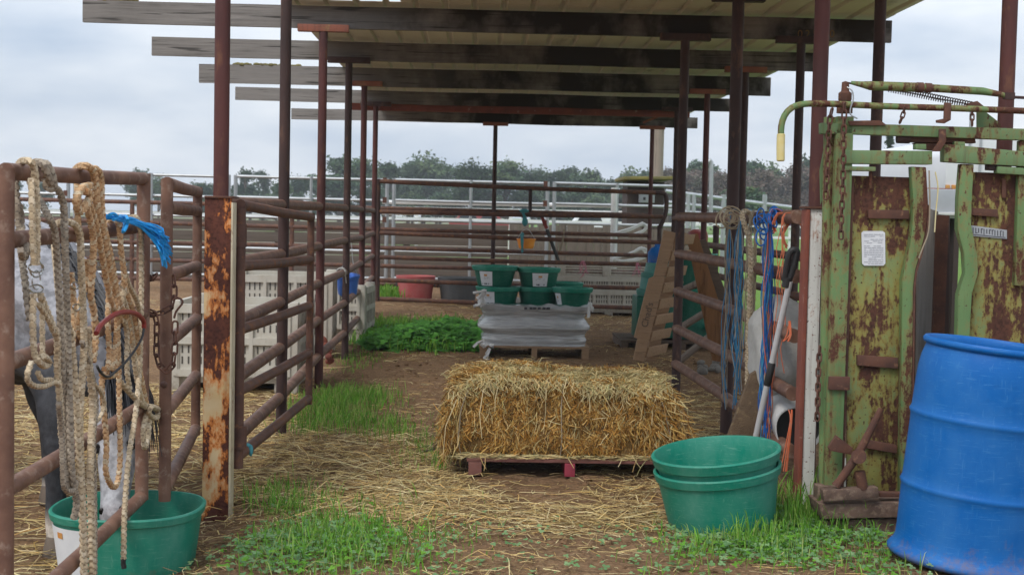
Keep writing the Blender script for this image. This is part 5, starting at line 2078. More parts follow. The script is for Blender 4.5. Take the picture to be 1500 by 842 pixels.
# small moulded marks
for (z, a, w) in ((.78, 252, 5), (.72, 248, 3), (.78, 266, 4), (.70, 262, 8)):
    for q in range(2):
        mb = MB()
        curved_label(mb, lambda z_: .2945 if z_ < .76 else .2925, R(a + q * w / 2), R(a + q * w / 2 + w / 3), z - .006 + .004 * (q % 2), z - .002 + .004 * (q % 2), lean, dc, 0, .002, 3)
        mb.build('moulded_mark', M['blue'], drum)

# ---- nested green tubs in front
tcx = P(1058, 778, 6.22)
tcx.z = -.02
tl = Matrix.Rotation(R(-7.0), 3, 'Y') @ Matrix.Rotation(R(3.0), 3, 'X')
t1 = thing('feed_tub', 'green feed tub on the grass before the white post, holding a second tub', 'tub', tcx)
mb = MB()
pr = tub_profile(.282, .238, .300, rim=.042, out=.012)
k = [i for i, p in enumerate(pr) if p[1] >= .300 - .044 and i > 3][0]
mb.lathe(pr, tcx, 72, tl)
mb.build('tub_shell', M['green'], t1)
c2 = tcx + tl @ V((0, 0, .072))
t2 = thing('feed_tub', 'upper empty green tub nested inside the one on the grass', 'tub', c2)
mb = MB()
mb.lathe(tub_profile(.284, .226, .300, rim=.048, out=.014), c2, 72, tl)
mb.build('tub_shell', M['green'], t2)

# ---- stock pole / sorting pole
sp = thing('pole_tool', 'aluminium pole tool with black grip leaning on the right fence behind the nested tubs', 'tool', P(1104, 652, 6.85))
pa, pb = P(1096, 690, 6.90), P(1157, 412, 6.72)
mb = MB()
mb.tube([pa, pa.lerp(pb, .5), pb], .0155, n=16)
mb.build('shaft', M['alu'], sp)
mb = MB()
q0, q1 = pa.lerp(pb, .46), pa.lerp(pb, .58)
mb.tube([q0, q0 + (q1 - q0) * .05, q0 + (q1 - q0) * .95, q1], [.016, .019, .019, .016], n=16)
mb.build('joint_sleeve', M['black'], sp)
mb = MB()
g0, g1 = P(1151, 420, 6.73), P(1163, 366, 6.70)
dd = g1 - g0
sd = V((1, 0, 0)) * .019
mb.tube([g0 - dd * .02, g0, g0 + dd * .25], [.018, .022, .022], n=14)
loop = smooth_path([g0 + dd * .15 - sd * .5, g0 + dd * .4 - sd * .85, g0 + dd * .8 - sd, g0 + dd * .98 - sd * .6, g0 + dd * 1.0 + sd * .3, g0 + dd * .95 + sd * .9, g0 + dd * .6 + sd * .9, g0 + dd * .3 + sd * .6, g0 + dd * .15 + sd * .3], .01)
mb.tube(loop, .0165, n=12)
mb.build('grip', M['black'], sp)

# ---- twine hanks
def hank(name, label, px, y0, y1, D, cols, n, spread, rail_r=.036, knots=True, group='twine hanks hung on the right fence', sway=6):
    t = thing(name, label, 'twine', P(px, y0, D), group)
    by = {}
    X = P(px, y0 + 20, D).x
    for i in range(n):
        m = cols[i % len(cols)]
        mb = by.setdefault(m, MB())
        dx = rnd.uniform(-spread, spread)
        ye = y1 - abs(rnd.gauss(0, (y1 - y0) * .10))
        rD = D + rnd.uniform(-.10, .10)
        top = [P(px + dx * .3 + 3, y0 + 16, rD) + V((.05, 0, -.03)), P(px + dx * .3 + 1, y0 + 4, rD) + V((.02, 0, .0)), P(px + dx * .3, y0 + 2, rD) + V((-.03, 0, .004)), P(px + dx * .35 - 1, y0 + 18, rD) + V((-.045, -.01, 0))]
        body = []
        for k in range(1, 7):
            f = k / 6
            body.append(P(px + dx * (.4 + .6 * f) + rnd.uniform(-1, 1) * sway * .8 + sway * .5 * math.sin(f * 5 + dx) - 4 * f, y0 + 18 + (ye - y0 - 18) * f, rD - .02) + V((-.05, 0, 0)))
        mb.tube(smooth_path(top + body, .045), rnd.uniform(.0016, .003), n=4)
    for m, mb in by.items():
        o = mb.build('strands', M[m], t)
        o['kind'] = 'stuff' if False else 'thing'
        del o['kind']
    return t


hA = hank('twine_hank', 'thin hank of grey and blue twine, farthest along the right fence', 1080, 306, 610, 8.35, ['twine_tan', 'twine_sky', 'twine_tan'], 11, 6)
hB = hank('twine_hank', 'sky blue and white twine hank hung between tan ropes on the right fence', 1096, 306, 600, 8.0, ['twine_sky', 'twine_sky', 'twine_tan', 'twine_sky', 'sack', 'twine_sky'], 20, 4.5)
hC = hank('twine_hank', 'tan twine hank with loose loops hanging in front of the dark post', 1111, 308, 540, 7.75, ['twine_tan', 'rope', 'twine_tan'], 9, 7)
hD = hank('twine_hank', 'thick royal blue and orange twine hank above the aluminium pole', 1140, 306, 650, 7.2, ['twine_blue', 'twine_sky', 'twine_blue', 'twine_orange', 'twine_blue', 'twine_tan', 'twine_blue', 'twine_blue'], 44, 7)
hE = hank('twine_hank', 'loose orange twine loops next to the white post', 1160, 312, 560, 6.95, ['twine_orange'], 5, 7)
# loops and bows at the rail
mb = MB()
for k in range(7):
    c = P(1086 + rnd.uniform(-12, 12), 318 + rnd.uniform(-6, 8), 8.05 + rnd.uniform(-.1, .1)) + V((-.06, 0, 0))
    r = rnd.uniform(.045, .075)
    u = V((rnd.uniform(.3, 1), rnd.uniform(-.6, .6), rnd.uniform(-.3, .3))).normalized()
    w = V((0, .3, 1)).normalized()
    mb.tube([c + u * r * math.cos(a) + w * r * .8 * math.sin(a) for a in [i * .45 for i in range(15)]], .0045, n=5)
mb.build('loops', M['rope'], hB)
mb = MB()
for k in range(12):
    c = P(1140 + rnd.uniform(-10, 9), 330 + rnd.uniform(-14, 22), 7.15 + rnd.uniform(-.1, .1)) + V((-.06, 0, 0))
    r = rnd.uniform(.025, .05)
    u = V((rnd.uniform(.3, 1), rnd.uniform(-.6, .6), rnd.uniform(-.5, .5))).normalized()
    w = V((rnd.uniform(-.3, .3), .3, 1)).normalized()
    mb.tube([c + u * r * math.cos(a) + w * r * 1.2 * math.sin(a) for a in [i * .45 for i in range(15)]],   .0042, n=5)
mb.ball(P(1142, 312, 7.2) + V((-.03, 0, 0)), .028, 8, 6, (1, 1, 1.4))
mb.build('knot', M['twine_blue'], hD)
mb = MB()
for k in range(5):
    mb.tube(smooth_path([P(x + rnd.uniform(-2, 2), y + rnd.uniform(-2, 2), 7.05) + V((-.05, 0, 0)) for x, y in [(1150, 340), (1147, 325), (1154, 313), (1166, 314), (1170, 326), (1160, 345), (1166, 362)]], .03), .004, n=5)
mb.build('loops', M['twine_orange'], hE)
for y0, y1 in ((490, 500), (620, 690)):
    mb = MB()
    for k in range(4):
        mb.tube(smooth_path([P(1158 + rnd.uniform(-3, 3), y0 - 20, 6.75), P(1156 + rnd.uniform(-4, 4), y0, 6.72), P(1150 + rnd.uniform(-8, 6), y1, 6.70)], .03), .003, n=4)
    mb.build('frayed_ends', M['twine_orange'], hE)
# white braided rope
wr = thing('rope', 'white braided cotton rope hanging thickly among the twine', 'rope', P(1098, 312, 7.9), 'twine hanks hung on the right fence')
mb = MB()
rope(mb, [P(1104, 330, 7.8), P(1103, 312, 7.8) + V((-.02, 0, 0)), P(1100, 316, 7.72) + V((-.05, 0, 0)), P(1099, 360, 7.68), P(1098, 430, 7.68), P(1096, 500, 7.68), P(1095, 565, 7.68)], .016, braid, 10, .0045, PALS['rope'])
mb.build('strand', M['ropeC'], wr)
mb = MB()
rope(mb, [P(1108, 316, 7.85), P(1106, 370, 7.83), P(1104, 440, 7.83), P(1099, 500, 7.83), P(1100, 570, 7.83)], .010, twist, 8, .008)
rope(mb, [P(1090, 425, 7.8), P(1100, 402, 7.8), P(1116, 396, 7.8), P(1118, 380, 7.8), P(1114, 350, 7.8), P(1112, 316, 7.85)], .007, twist, 8, .008)
mb.build('strand', M['rope'], wr)

# ---- matted carpet scrap leaning low on the fence
mb = MB()
cpts = [(1120, 536), (1100, 548), (1086, 585), (1066, 640), (1062, 656), (1090, 662), (1108, 650), (1122, 600), (1128, 560)]
mb.slab(cpts, 7.45, .05)
o = mb.build('carpet_scrap', M['carpet'], origin=P(1095, 655, 7.45), bevel=.012)
tag(o, 'matted brown carpet scrap leaning on the lower rails behind the pole', 'carpet')

# ---- white woven sacks and roll behind the fence
def lumpy(name, m, label, cat, c, s3, seed, amp=.12, rot=None):
    mb = MB()
    vs = []
    mb.ball((0, 0, 0), 1.0, 28, 18)
    out = []
    for p in mb.v:
        p = V(p)
        q = p * (1 + noise.noise(p * 1.6 + V((seed, 0, 0))) * amp * 2 + noise.noise(p * 4 + V((seed, 3, 0))) * amp)
        q = V((math.copysign(abs(q.x) ** .75, q.x) * s3[0], math.copysign(abs(q.y) ** .75, q.y) * s3[1], math.copysign(abs(q.z) ** .75, q.z) * s3[2]))
        if rot is not None:
            q = rot @ q
        out.append(q + V(c))
    mb.v = [tuple(q) for q in out]
    o = mb.build(name, M[m], origin=(c[0], c[1], c[2] - s3[2]), ang=80)
    return tag(o, label, cat)


lumpy('sack', 'sack', 'crumpled white woven sack piled behind the right fence and the blue twine', 'sack', P(1150, 510, 7.55), (.20, .28, .26), 1)
lumpy('sack', 'sack', 'dirty white sack stuffed between the white post and the chute doors', 'sack', P(1228, 470, 7.3), (.13, .3, .40), 4)
lumpy('sack', 'sack', 'pale sack lying low behind the chute base, seen under the latch', 'sack', P(1232, 700, 6.75), (.10, .2, .11), 9)
rl = thing('plastic_roll', 'rolled white plastic sheet with a dark hollow end, low behind the fence', 'plastic roll', P(1152, 640, 7.3))
ax0, ax1 = P(1170, 630, 7.0), P(1128, 560, 8.2)
tt = (ax1 - ax0).normalized()
mb = MB()
uu = tt.orthogonal().normalized()
ww = tt.cross(uu)
vs, fs = [], []
n = 40
for lay, r in ((0, .125), (1, .125), (2, .118), (3, .118)):
    base_ = ax0 if lay in (0, 3) else ax1
    for k in range(n):
        a = 2 * math.pi * k / n
        vs.append(base_ + (uu * math.cos(a) + ww * math.sin(a)) * r * (1 + .05 * math.sin(3 * a)))
for a_, b_ in ((0, 1), (1, 2), (2, 3), (3, 0)):
    for k in range(n):
        k2 = (k + 1) % n
        fs.append((a_ * n + k, a_ * n + k2, b_ * n + k2, b_ * n + k))
mb.add(vs, fs)
mb.build('sheet', M['white'], rl, ang=50)
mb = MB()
mb.tube([ax0 + tt * .05, ax0 + tt * .06], .115, n=32)  # black disc added as the shade inside the hollow end
mb.build('hollow_shade', M['black'], rl)

# ---- notched leaning pallet
npal = thing('pallet', 'pale wooden pallet leaning on edge against the right fence, hand lettered stringer', 'pallet', P(935, 528, 11.5))
sA = [(972, 338), (989, 342), (981, 376), (976, 379), (971, 398), (975, 405), (964, 448), (958, 452), (953, 472), (956, 480), (943, 530), (928, 527), (933, 498), (930, 494), (950, 420), (953, 418), (963, 376), (968, 372)]
outer = [(973, 337), (990, 341), (943, 530), (928, 527), (934, 496), (929, 494), (951, 408), (958, 405)]
mb = MB()
mb.slab(outer, 11.55, .045)
st = mb.build('stringer', M['pallet'], npal, bevel=.003)
mb = MB()
mb.slab([(x + 18, y + 1) for x, y in outer], 11.97, .045)
mb.build('stringer', M['pallet'], npal, bevel=.003)
for i in range(8):
    f = (i + .4) / 8
    x, y = 990 + (943 - 990) * f, 341 + (530 - 341) * f
    a = P(x - 1, y, 11.57)
    dirv = (P(943, 530, 11.57) - P(990, 341, 11.57)).normalized()
    side_ = dirv.cross(V((0, 1, 0))).normalized()
    if side_.x < 0:
        side_ = -side_
    c = a + side_ * .012 + V((.115, .23, 0))
    rot = Matrix((dirv, V((.45, .89, 0)).normalized(), dirv.cross(V((.45, .89, 0)).normalized()))).transposed()
    mb = MB()
    mb.box(c, (.085, .51, .018), rot)
    mb.build('deck_board', M['pallet'], npal, bevel=.002)
p = P(948.5, 461, 11.545)
dirv = (P(965, 400, 11.545) - P(940, 500, 11.545)).normalized()
ang = math.atan2(dirv.z, dirv.x)
text('hand_lettering', "Chad's", .080, M['pallet_dark'], npal, Matrix.Translation(p) @ Matrix.Rotation(R(90), 4, 'X') @ Matrix.Rotation(ang, 4, 'Z'))

# ---- orange brown board and scrap timber leaning behind the fence
for pts, D, m, lab in (([(1006, 345), (1022, 342), (1062, 470), (1056, 530), (1044, 528)], 12.2, 'board', 'orange brown plank leaning behind the right fence beside the notched pallet'),
                       ([(1024, 352), (1034, 350), (1068, 440), (1070, 470), (1062, 468)], 12.5, 'pallet_dark', 'dark weathered plank leaning behind the orange brown plank')):
    mb = MB()
    mb.slab(pts, D, .04)
    tag(mb.build('plank', M[m], origin=P(pts[2][0], 525, D), bevel=.004), lab, 'plank')
# small stones and wood scraps at the foot of the fence
gz_ = []
for i in range(9):
    px, py = 1022 + rnd.uniform(0, 38), 536 + rnd.uniform(-8, 8)
    c = G(px, py, .03)
    mb = MB()
    mb.ball(c, rnd.uniform(.035, .06), 10, 7, (1, .8, .7), Matrix.Rotation(rnd.uniform(0, 3), 3, 'Z'))
    v2 = []
    for q in mb.v:
        v2.append(tuple(V(q) + noise.noise_vector(V(q) * 12) * .02))
    mb.v = v2
    o = mb.build('stone', M['rock'], origin=c, ang=80)
    tag(o, 'grey stone in the small heap at the foot of the right fence', 'stone', 'stones heaped under the right fence')
for pts in (([(996, 520, 11.9), (1062, 480, 11.7)]), ([(1000, 470, 12.2), (1044, 450, 12.0)]), ([(1002, 410, 12.3), (1032, 400, 12.1)])):
    pass
br1 = thing('timber_rail', 'pale grey wooden bars bracing diagonally behind the right fence', 'timber', P(1000, 530, 12.6))
for (x0, y0, x1, y1) in ((997, 527, 1043, 490), (1000, 478, 1036, 456), (1002, 424, 1030, 412)):
    mb = MB()
    mb.tube([P(x0, y0, 12.9), P(x1, y1, 12.7)], .035, n=8)
    mb.build('bar', M['pole_'] if 'pole_' in M else M['polewood'], br1)

# ---- green tubs stacked at the right back on a pallet
D = 14.6
pallet('pallet', 'dark old pallet under the big green tubs behind the right fence', (P(1000, 518, D).x, D + .45, -.03), 1.35, 1.0, .13, M['pallet_dark'], None, 6)
def big_tub(c, r1, r0, h, label, m='green_dark', lab=None):
    return lick_tub(c, label, r1, r0, h, lab, m=m, group='green tubs stacked behind the right fence')


cA = V((P(1010, 515, D).x, D + .45, .105))
big_tub(cA, .36, .31, P(1010, 424, D).z - .105, 'lowest and widest green tub on the dark pallet, half hidden by the fence', lab=(222, 240))
cB = V((P(1012, 430, D).x, D + .45, P(1010, 424, D).z - .02))
big_tub(cB, .34, .28, P(1010, 372, D).z - cB.z, 'second green tub stacked above the widest one behind the right fence')
cC = V((P(962, 430, D).x, D + .15, P(960, 434, D).z))
t = thing('stool_tub', 'faded teal green tubs stacked upside down behind the leaning pallet', 'tub', cC)
for i, (ya, yb_, r) in enumerate(((434, 402, .19), (410, 386, .165))):
    mb = MB()
    c = V((cC.x + .02 * i, cC.y, P(960, ya, D).z))
    h = P(960, yb_, D).z - c.z
    mb.lathe([(.001, 0), (r, 0), (r + .012, .03), (r + .012, .07), (r - .02, .08), (r - .04, h), (.001, h)], c, 32)
    mb.build('tub_body', M['teal'], t)
# box under the teal tubs
mb = MB()
mb.box((cC.x + .04, cC.y + .1, cC.z / 2 + .06), (.5, .45, cC.z - .13))
tag(mb.build('crate', M['green_dark'], origin=(cC.x, cC.y, .1), bevel=.02), 'dark green plastic crate under the teal tubs behind the leaning pallet', 'crate')
# blue jug
jg = P(962, 388, 15.2)
mb = MB()
mb.lathe([(.001, 0), (.09, 0), (.105, .02), (.105, .13), (.07, .18), (.035, .195), (.035, .22), (.001, .22)], P(963, 387, 15.0), 28, sq=1.2)
tag(mb.build('jug', M['blue'], origin=P(963, 387, 15.0)), 'small blue plastic jug on the teal tubs behind the leaning pallet', 'jug')
# red ball-ish feeder
mb = MB()
c = P(1022, 350, 17.2)
mb.lathe([(.001, -.13), (.10, -.13), (.125, -.05), (.13, .03), (.12, .09), (.06, .12), (.001, .125)], c, 28)
tag(mb.build('red_bucket', M['twine_orange'] if False else M['redrubber'], origin=c), 'red bucket hanging on the outer fence behind the right hand posts', 'bucket')
# ================================================================= FAR THINGS
# ---- silver panels
DS = 24.0
def panel(x0, x1, label, D=DS, top=2.0, skew=0.0):
    t = thing('livestock_panel', label, 'fence panel', (x0, D, 0), 'galvanised livestock panels in the row behind the pen')
    zs = (top, top - .36, top - .70, top - 1.25, top - 1.72)
    for z in zs:
        mb = MB()
        mb.tube([(x0, D, z), ((x0 + x1) / 2, D, z - .008), (x1, D + skew, z - .012)], .026, n=8)
        mb.build('rail', M['galv'], t)
    for x, d in ((x0, D), ((x0 + x1) / 2, D + skew / 2 - .05), (x1, D + skew)):
        mb = MB()
        mb.tube([(x, d, -.02), (x, d, top + .02)], .034 if x != (x0 + x1) / 2 else .026, n=8)
        mb.build('upright', M['galv'], t)
    for z in (top - .02, top - .36, top - .70):
        mb = MB()
        mb.box((x1 - .04, D + skew, z), (.07, .07, .10))
        mb.build('pin_sleeve', M['rust'], t)
    return t


jx = [P(px, 290, DS).x for px in (-140, 105, 340, 572, 807, 1000)]
labs = ['galvanised pipe panel at the far left, mostly behind the rope draped gate',
        'galvanised pipe panel seen behind the short chained gate and the peeling post',
        'galvanised pipe panel seen behind the left aisle fence',
        'galvanised pipe panel seen behind the middle of the far gate',
        'galvanised pipe panel at the right, in front of the vertical plank wall']
for i in range(5):
    panel(jx[i] + .06, jx[i + 1] - .06, labs[i])

# ---- arena wall
wall1 = thing('board_wall', 'long low arena wall of wide horizontal grey brown boards', 'wall', (-4, 25.6, 0))
zt = P(560, 326, 25.6).z
x0, x1 = -16.0, P(744, 340, 25.6).x
for i in range(6):
    z0 = zt * i / 6
    mb = MB()
    mb.box(((x0 + x1) / 2, 25.6 + .004 * (i % 2), z0 + zt / 12), (x1 - x0, .05, zt / 6 - .012))
    mb.build('board', M['wallboard'], wall1, bevel=.004)
x = x0 + .3
while x < x1:
    mb = MB()
    mb.box((x, 25.70, zt / 2 - .03), (.12, .12, zt + .06))
    mb.build('wall_post', M['darkwall'], wall1)
    x += 2.4
wall2 = thing('plank_wall', 'weathered vertical plank wall at right behind the far gate', 'wall', P(850, 440, 25.4))
zt2 = P(850, 331, 25.4).z
xa, xb = P(746, 340, 25.4).x, P(1000, 340, 25.4).x
x = xa
while x < xb:
    w = rnd.uniform(.14, .22)
    mb = MB()
    dz = rnd.uniform(-.05, .05)
    mb.box((x + w / 2, 25.4 + rnd.uniform(-.008, .008), (zt2 + dz) / 2 - .1), (w - .003, .03, zt2 + dz + .2))
    mb.build('plank', M['plank'], wall2, bevel=.003)
    x += w
mb = MB()
mb.box(((xa + xb) / 2, 25.46, zt2 - .25), (xb - xa, .05, .12))
mb.build('backing_rail', M['darkwall'], wall2)
# ---- white pipe frame and looped white hoses
wf = thing('pipe_stand', 'white plastic pipe frame standing by the plank wall', 'pipe stand', P(899, 400, 23.3))
mb = MB()
mb.tube([P(898, 400, 23.3), P(900, 275, 23.3)], .055, n=10)
mb.build('upright', M['white'], wf)
for y0, y1 in ((300, 300), (308, 306)):
    mb = MB()
    mb.tube([P(560, y0 - 4 + (y0 - 300), 30), P(1000, y1 + (y1 - 300) * .5 + 3, 30)], .045, n=8)
    mb.build('rail', M['white'], wf)
for yc, lab in ((333, 'upper loop of white hose hanging on the plank wall'), (370, 'lower loop of white hose hanging on the plank wall')):
    mb = MB()
    for k in range(4):
        j = lambda s=2: rnd.uniform(-s, s)
        mb.tube(smooth_path([P(899 + j(), yc + 10 + j(), 23.2), P(920 + j(), yc + 4 + j(3), 23.2), P(942 + j(), yc - 6 + j(), 23.2), P(947 + j(), yc + 2 + j(3), 23.2), P(938 + j(), yc + 8 + j(3), 23.2), P(915 + j(), yc + 12 + j(), 23.2), P(900 + j(), yc + 10, 23.2)], .06), .018, n=6)
    tag(mb.build('hose', M['white'], origin=P(920, yc, 23.2)), lab, 'hose')
# ---- pump shed and utility pole
D = 29.0
sh = thing('pump_shed', 'small dark shed with a mossy flat roof beside the utility pole', 'shed', P(945, 420, D))
a, b = P(922, 300, D), P(962, 300, D)
zr = P(940, 266, D).z
mb = MB()
mb.box(((a.x + b.x) / 2 + .05, D + .5, zr / 2), (b.x - a.x + .2, 1.0, zr))
mb.build('wall', M['darkwall'], sh)
mb = MB()
a, b = P(908, 300, D), P(982, 300, D)
rot = Matrix.Rotation(R(-1.5), 3, 'Y')
mb.box(((a.x + b.x) / 2, D + .3, zr + .06), (b.x - a.x, 1.9, .07), rot)
mb.build('roof', M['moss'], sh, bevel=.02)
mb = MB()
a, b = P(935, 297, D), P(958, 282, D)
mb.box(((a.x + b.x) / 2, D - .08, (a.z + b.z) / 2), (b.x - a.x, .16, abs(a.z - b.z)))
eb = mb.build('electric_box', M['greymetal'], sh, bevel=.02)
mb = MB()
c = P(944, 291, D - .17)
mb.box(c, (.05, .012, .06))
mb.build('latch', M['ink'], eb)
pole = MB()
xp = P(962, 230, 31).x
pole.tube([(xp, 31, -.1), (xp + .02, 31, 3), (xp + .05, 31, 9)], [.15, .135, .11], n=16)
tag(pole.build('utility_pole', M['polewood'], origin=(xp, 31, 0)), 'weathered wooden utility pole rising behind the pump shed', 'pole')
# thin pole with gooseneck tip at right
mb = MB()
mb.tube(smooth_path([P(1041, 330, 30), P(1041.5, 280, 30), P(1042, 237, 30), P(1038, 237, 30), P(1036, 240, 30)], .2), .045, n=8)
tag(mb.build('vent_pipe', M['galv'], origin=P(1041, 330, 30)), 'thin galvanised pole with a bent tip in front of the brown trees', 'pole')
# galvanised rail pen further right
gp = thing('rail_fence', 'pale pipe corral fence in the distance behind the right hand posts', 'fence', P(1020, 330, 34))
for y0, y1 in ((280, 288), (296, 302), (307, 312)):
    mb = MB()
    mb.tube([P(975, y0, 34), P(1160, y1 + 16, 34)], .05, n=8)
    mb.build('rail', M['galv'], gp)
for px in (1008, 1016, 1060, 1120):
    mb = MB()
    c = P(px, 300, 34)
    mb.tube([(c.x, 34, 0), (c.x, 34, P(px, 285, 34).z)], .06, n=8)
    mb.build('fence_post', M['galv'], gp)
# ---- trailer
D = 15.5
tr = thing('stock_trailer', 'white stock trailer seen through the gap of the chute doors', 'trailer', P(1440, 470, D))
xa, xb = P(1384, 300, D).x, P(1384, 300, D).x + 2.1
za, zb2 = P(1400, 322, D).z, P(1400, 192, D).z
mb = MB()
prof = [(xa, za), (xb, za), (xb, zb2 - .1), (xb - .15, zb2), (xa + .45, zb2 + .02), (xa + .12, zb2 - .32), (xa, zb2 - .6)]
prof = [(xa, za), (xb, za), (xb, zb2), (xa + .5, zb2), (xa + .05, zb2 - .22), (xa, zb2 - .30)]
mb.prism([V((x, D, z)) for x, z in prof], V((0, 4.5, 0)))
mb.build('body', M['trailer'], tr, bevel=.02)
mb = MB()
mb.box(((xa + xb) / 2, D - .02, P(1400, 290, D).z), (xb - xa, .06, .07))
mb.build('trim_rail', M['white'], tr, bevel=.01)
for px in (1388, 1397):
    mb = MB()
    mb.box(P(px, 274, D - .015), (.05, .03, .05))
    mb.build('marker_light', M['ink_orange'], tr, bevel=.008)
for px in (1420, 1436):
    mb = MB()
    c = P(px, 225, D - .01)
    mb.box(c, (.02, .03, 1.0))
    mb.build('door_seam', M['greymetal'], tr)
mb = MB()
mb.box(((xa + xb) / 2, D + 2.2, za - .12), (xb - xa - .3, 4.3, .24))
mb.build('chassis', M['greymetal'], tr)
for sx in (0, 1):
    for dy in (1.7, 2.6):
        w = MB()
        c = V((xa + .14 if not sx else xb - .14, D + dy, .36))
        w.lathe([(.001, -.11), (.36, -.11), (.37, -.08), (.37, .08), (.36, .11), (.001, .11)], c, 30, Matrix.Rotation(R(90), 3, 'Y'))
        wo = w.build('wheel', M['black'], tr)
        w = MB()
        w.lathe([(.001, -.12), (.19, -.12), (.19, .12), (.001, .12)], c, 20, Matrix.Rotation(R(90), 3, 'Y'))
        w.build('rim', M['steel'], wo)
# bench-like rack before the trailer
rk = thing('metal_rack', 'grey sheet metal tank with a white rim standing in front of the trailer', 'tank', P(1380, 420, 13))
mb = MB()
a, b = P(1352, 312, 13), P(1412, 296, 13)
mb.box(((a.x + b.x) / 2, 13.3, (a.z + P(1380, 284, 13).z) / 2), (b.x - a.x, .5, .28))
mb.build('tank_body', M['greymetal'], rk, bevel=.012)
mb = MB()
mb.box(((a.x + b.x) / 2, 13.28, P(1380, 313, 13).z), (b.x - a.x + .04, .56, .03))
mb.build('rim', M['white'], rk, bevel=.008)
mb = MB()
mb.box(((a.x + b.x) / 2, 13.2, P(1380, 278, 13).z), (b.x - a.x - .1, .05, .04))
mb.build('orange_bar', M['redrust'], rk, bevel=.008)
for sx in (a.x + .03, b.x - .03):
    mb = MB()
    zt_ = P(1380, 313, 13).z
    mb.box((sx, 13.3, zt_ / 2), (.05, .45, zt_ - .01))
    mb.build('leg', M['darkwall'], rk)
# ---- parked vehicles far away
def car(c, w, h, label, m):
    t = thing('parked_car', label, 'car', c)
    x, y, z = c
    mb = MB()
    mb.prism([V((x - w / 2, y, z + .35)), V((x + w / 2, y, z + .35)), V((x + w / 2, y, z + h * .55)), V((x + w * .36, y, z + h * .62)), V((x + w * .2, y, z + h)), V((x - w * .3, y, z + h)), V((x - w * .42, y, z + h * .62)), V((x - w / 2, y, z + h * .58))], V((0, 1.8, 0)))
    mb.build('body', m, t, bevel=.06)
    for x0, x1 in ((-.36, -.06), (-.02, .26)):
        mb = MB()
        mb.prism([V((x + w * x0, y - .012, z + h * .64)), V((x + w * x1, y - .012, z + h * .64)), V((x + w * (x1 - .04), y - .012, z + h * .92)), V((x + w * (x0 + .05), y - .012, z + h * .92))], V((0, .02, 0)))
        mb.build('window', M['glass_dark'], t)
    for sx in (-.32, .32):
        for yy in (0.02, 1.6):
            w_ = MB()
            w_.lathe([(.001, -.1), (.34, -.1), (.34, .1), (.001, .1)], (x + w * sx, y + yy + .08, z + .34), 20, Matrix.Rotation(R(90), 3, 'X'))
            w_.build('wheel', M['black'], t)
    return t


car(V((P(893, 330, 70).x, 70, 0)), 4.9, 1.62, 'white car parked far behind the plank wall', M['trailer'])
car(V((P(705, 330, 110).x, 110, 0)), 5.2, 1.65, 'dark red car parked in the distance behind the far gate', M['redrubber'])
# arena fence far
af = thing('rail_fence', 'white rail arena fence crossing the field in the distance', 'fence', (0, 48, 0))
for z in (1.62, 1.25, .85):
    mb = MB()
    mb.box((-2, 48, z), (60, .05, .09))
    mb.build('rail', M['white'], af)
x = -31.8
while x < 28:
    mb = MB()
    mb.box((x, 48.08, .83), (.11, .10, 1.68))
    mb.build('fence_post', M['white'], af)
    x += 3.3

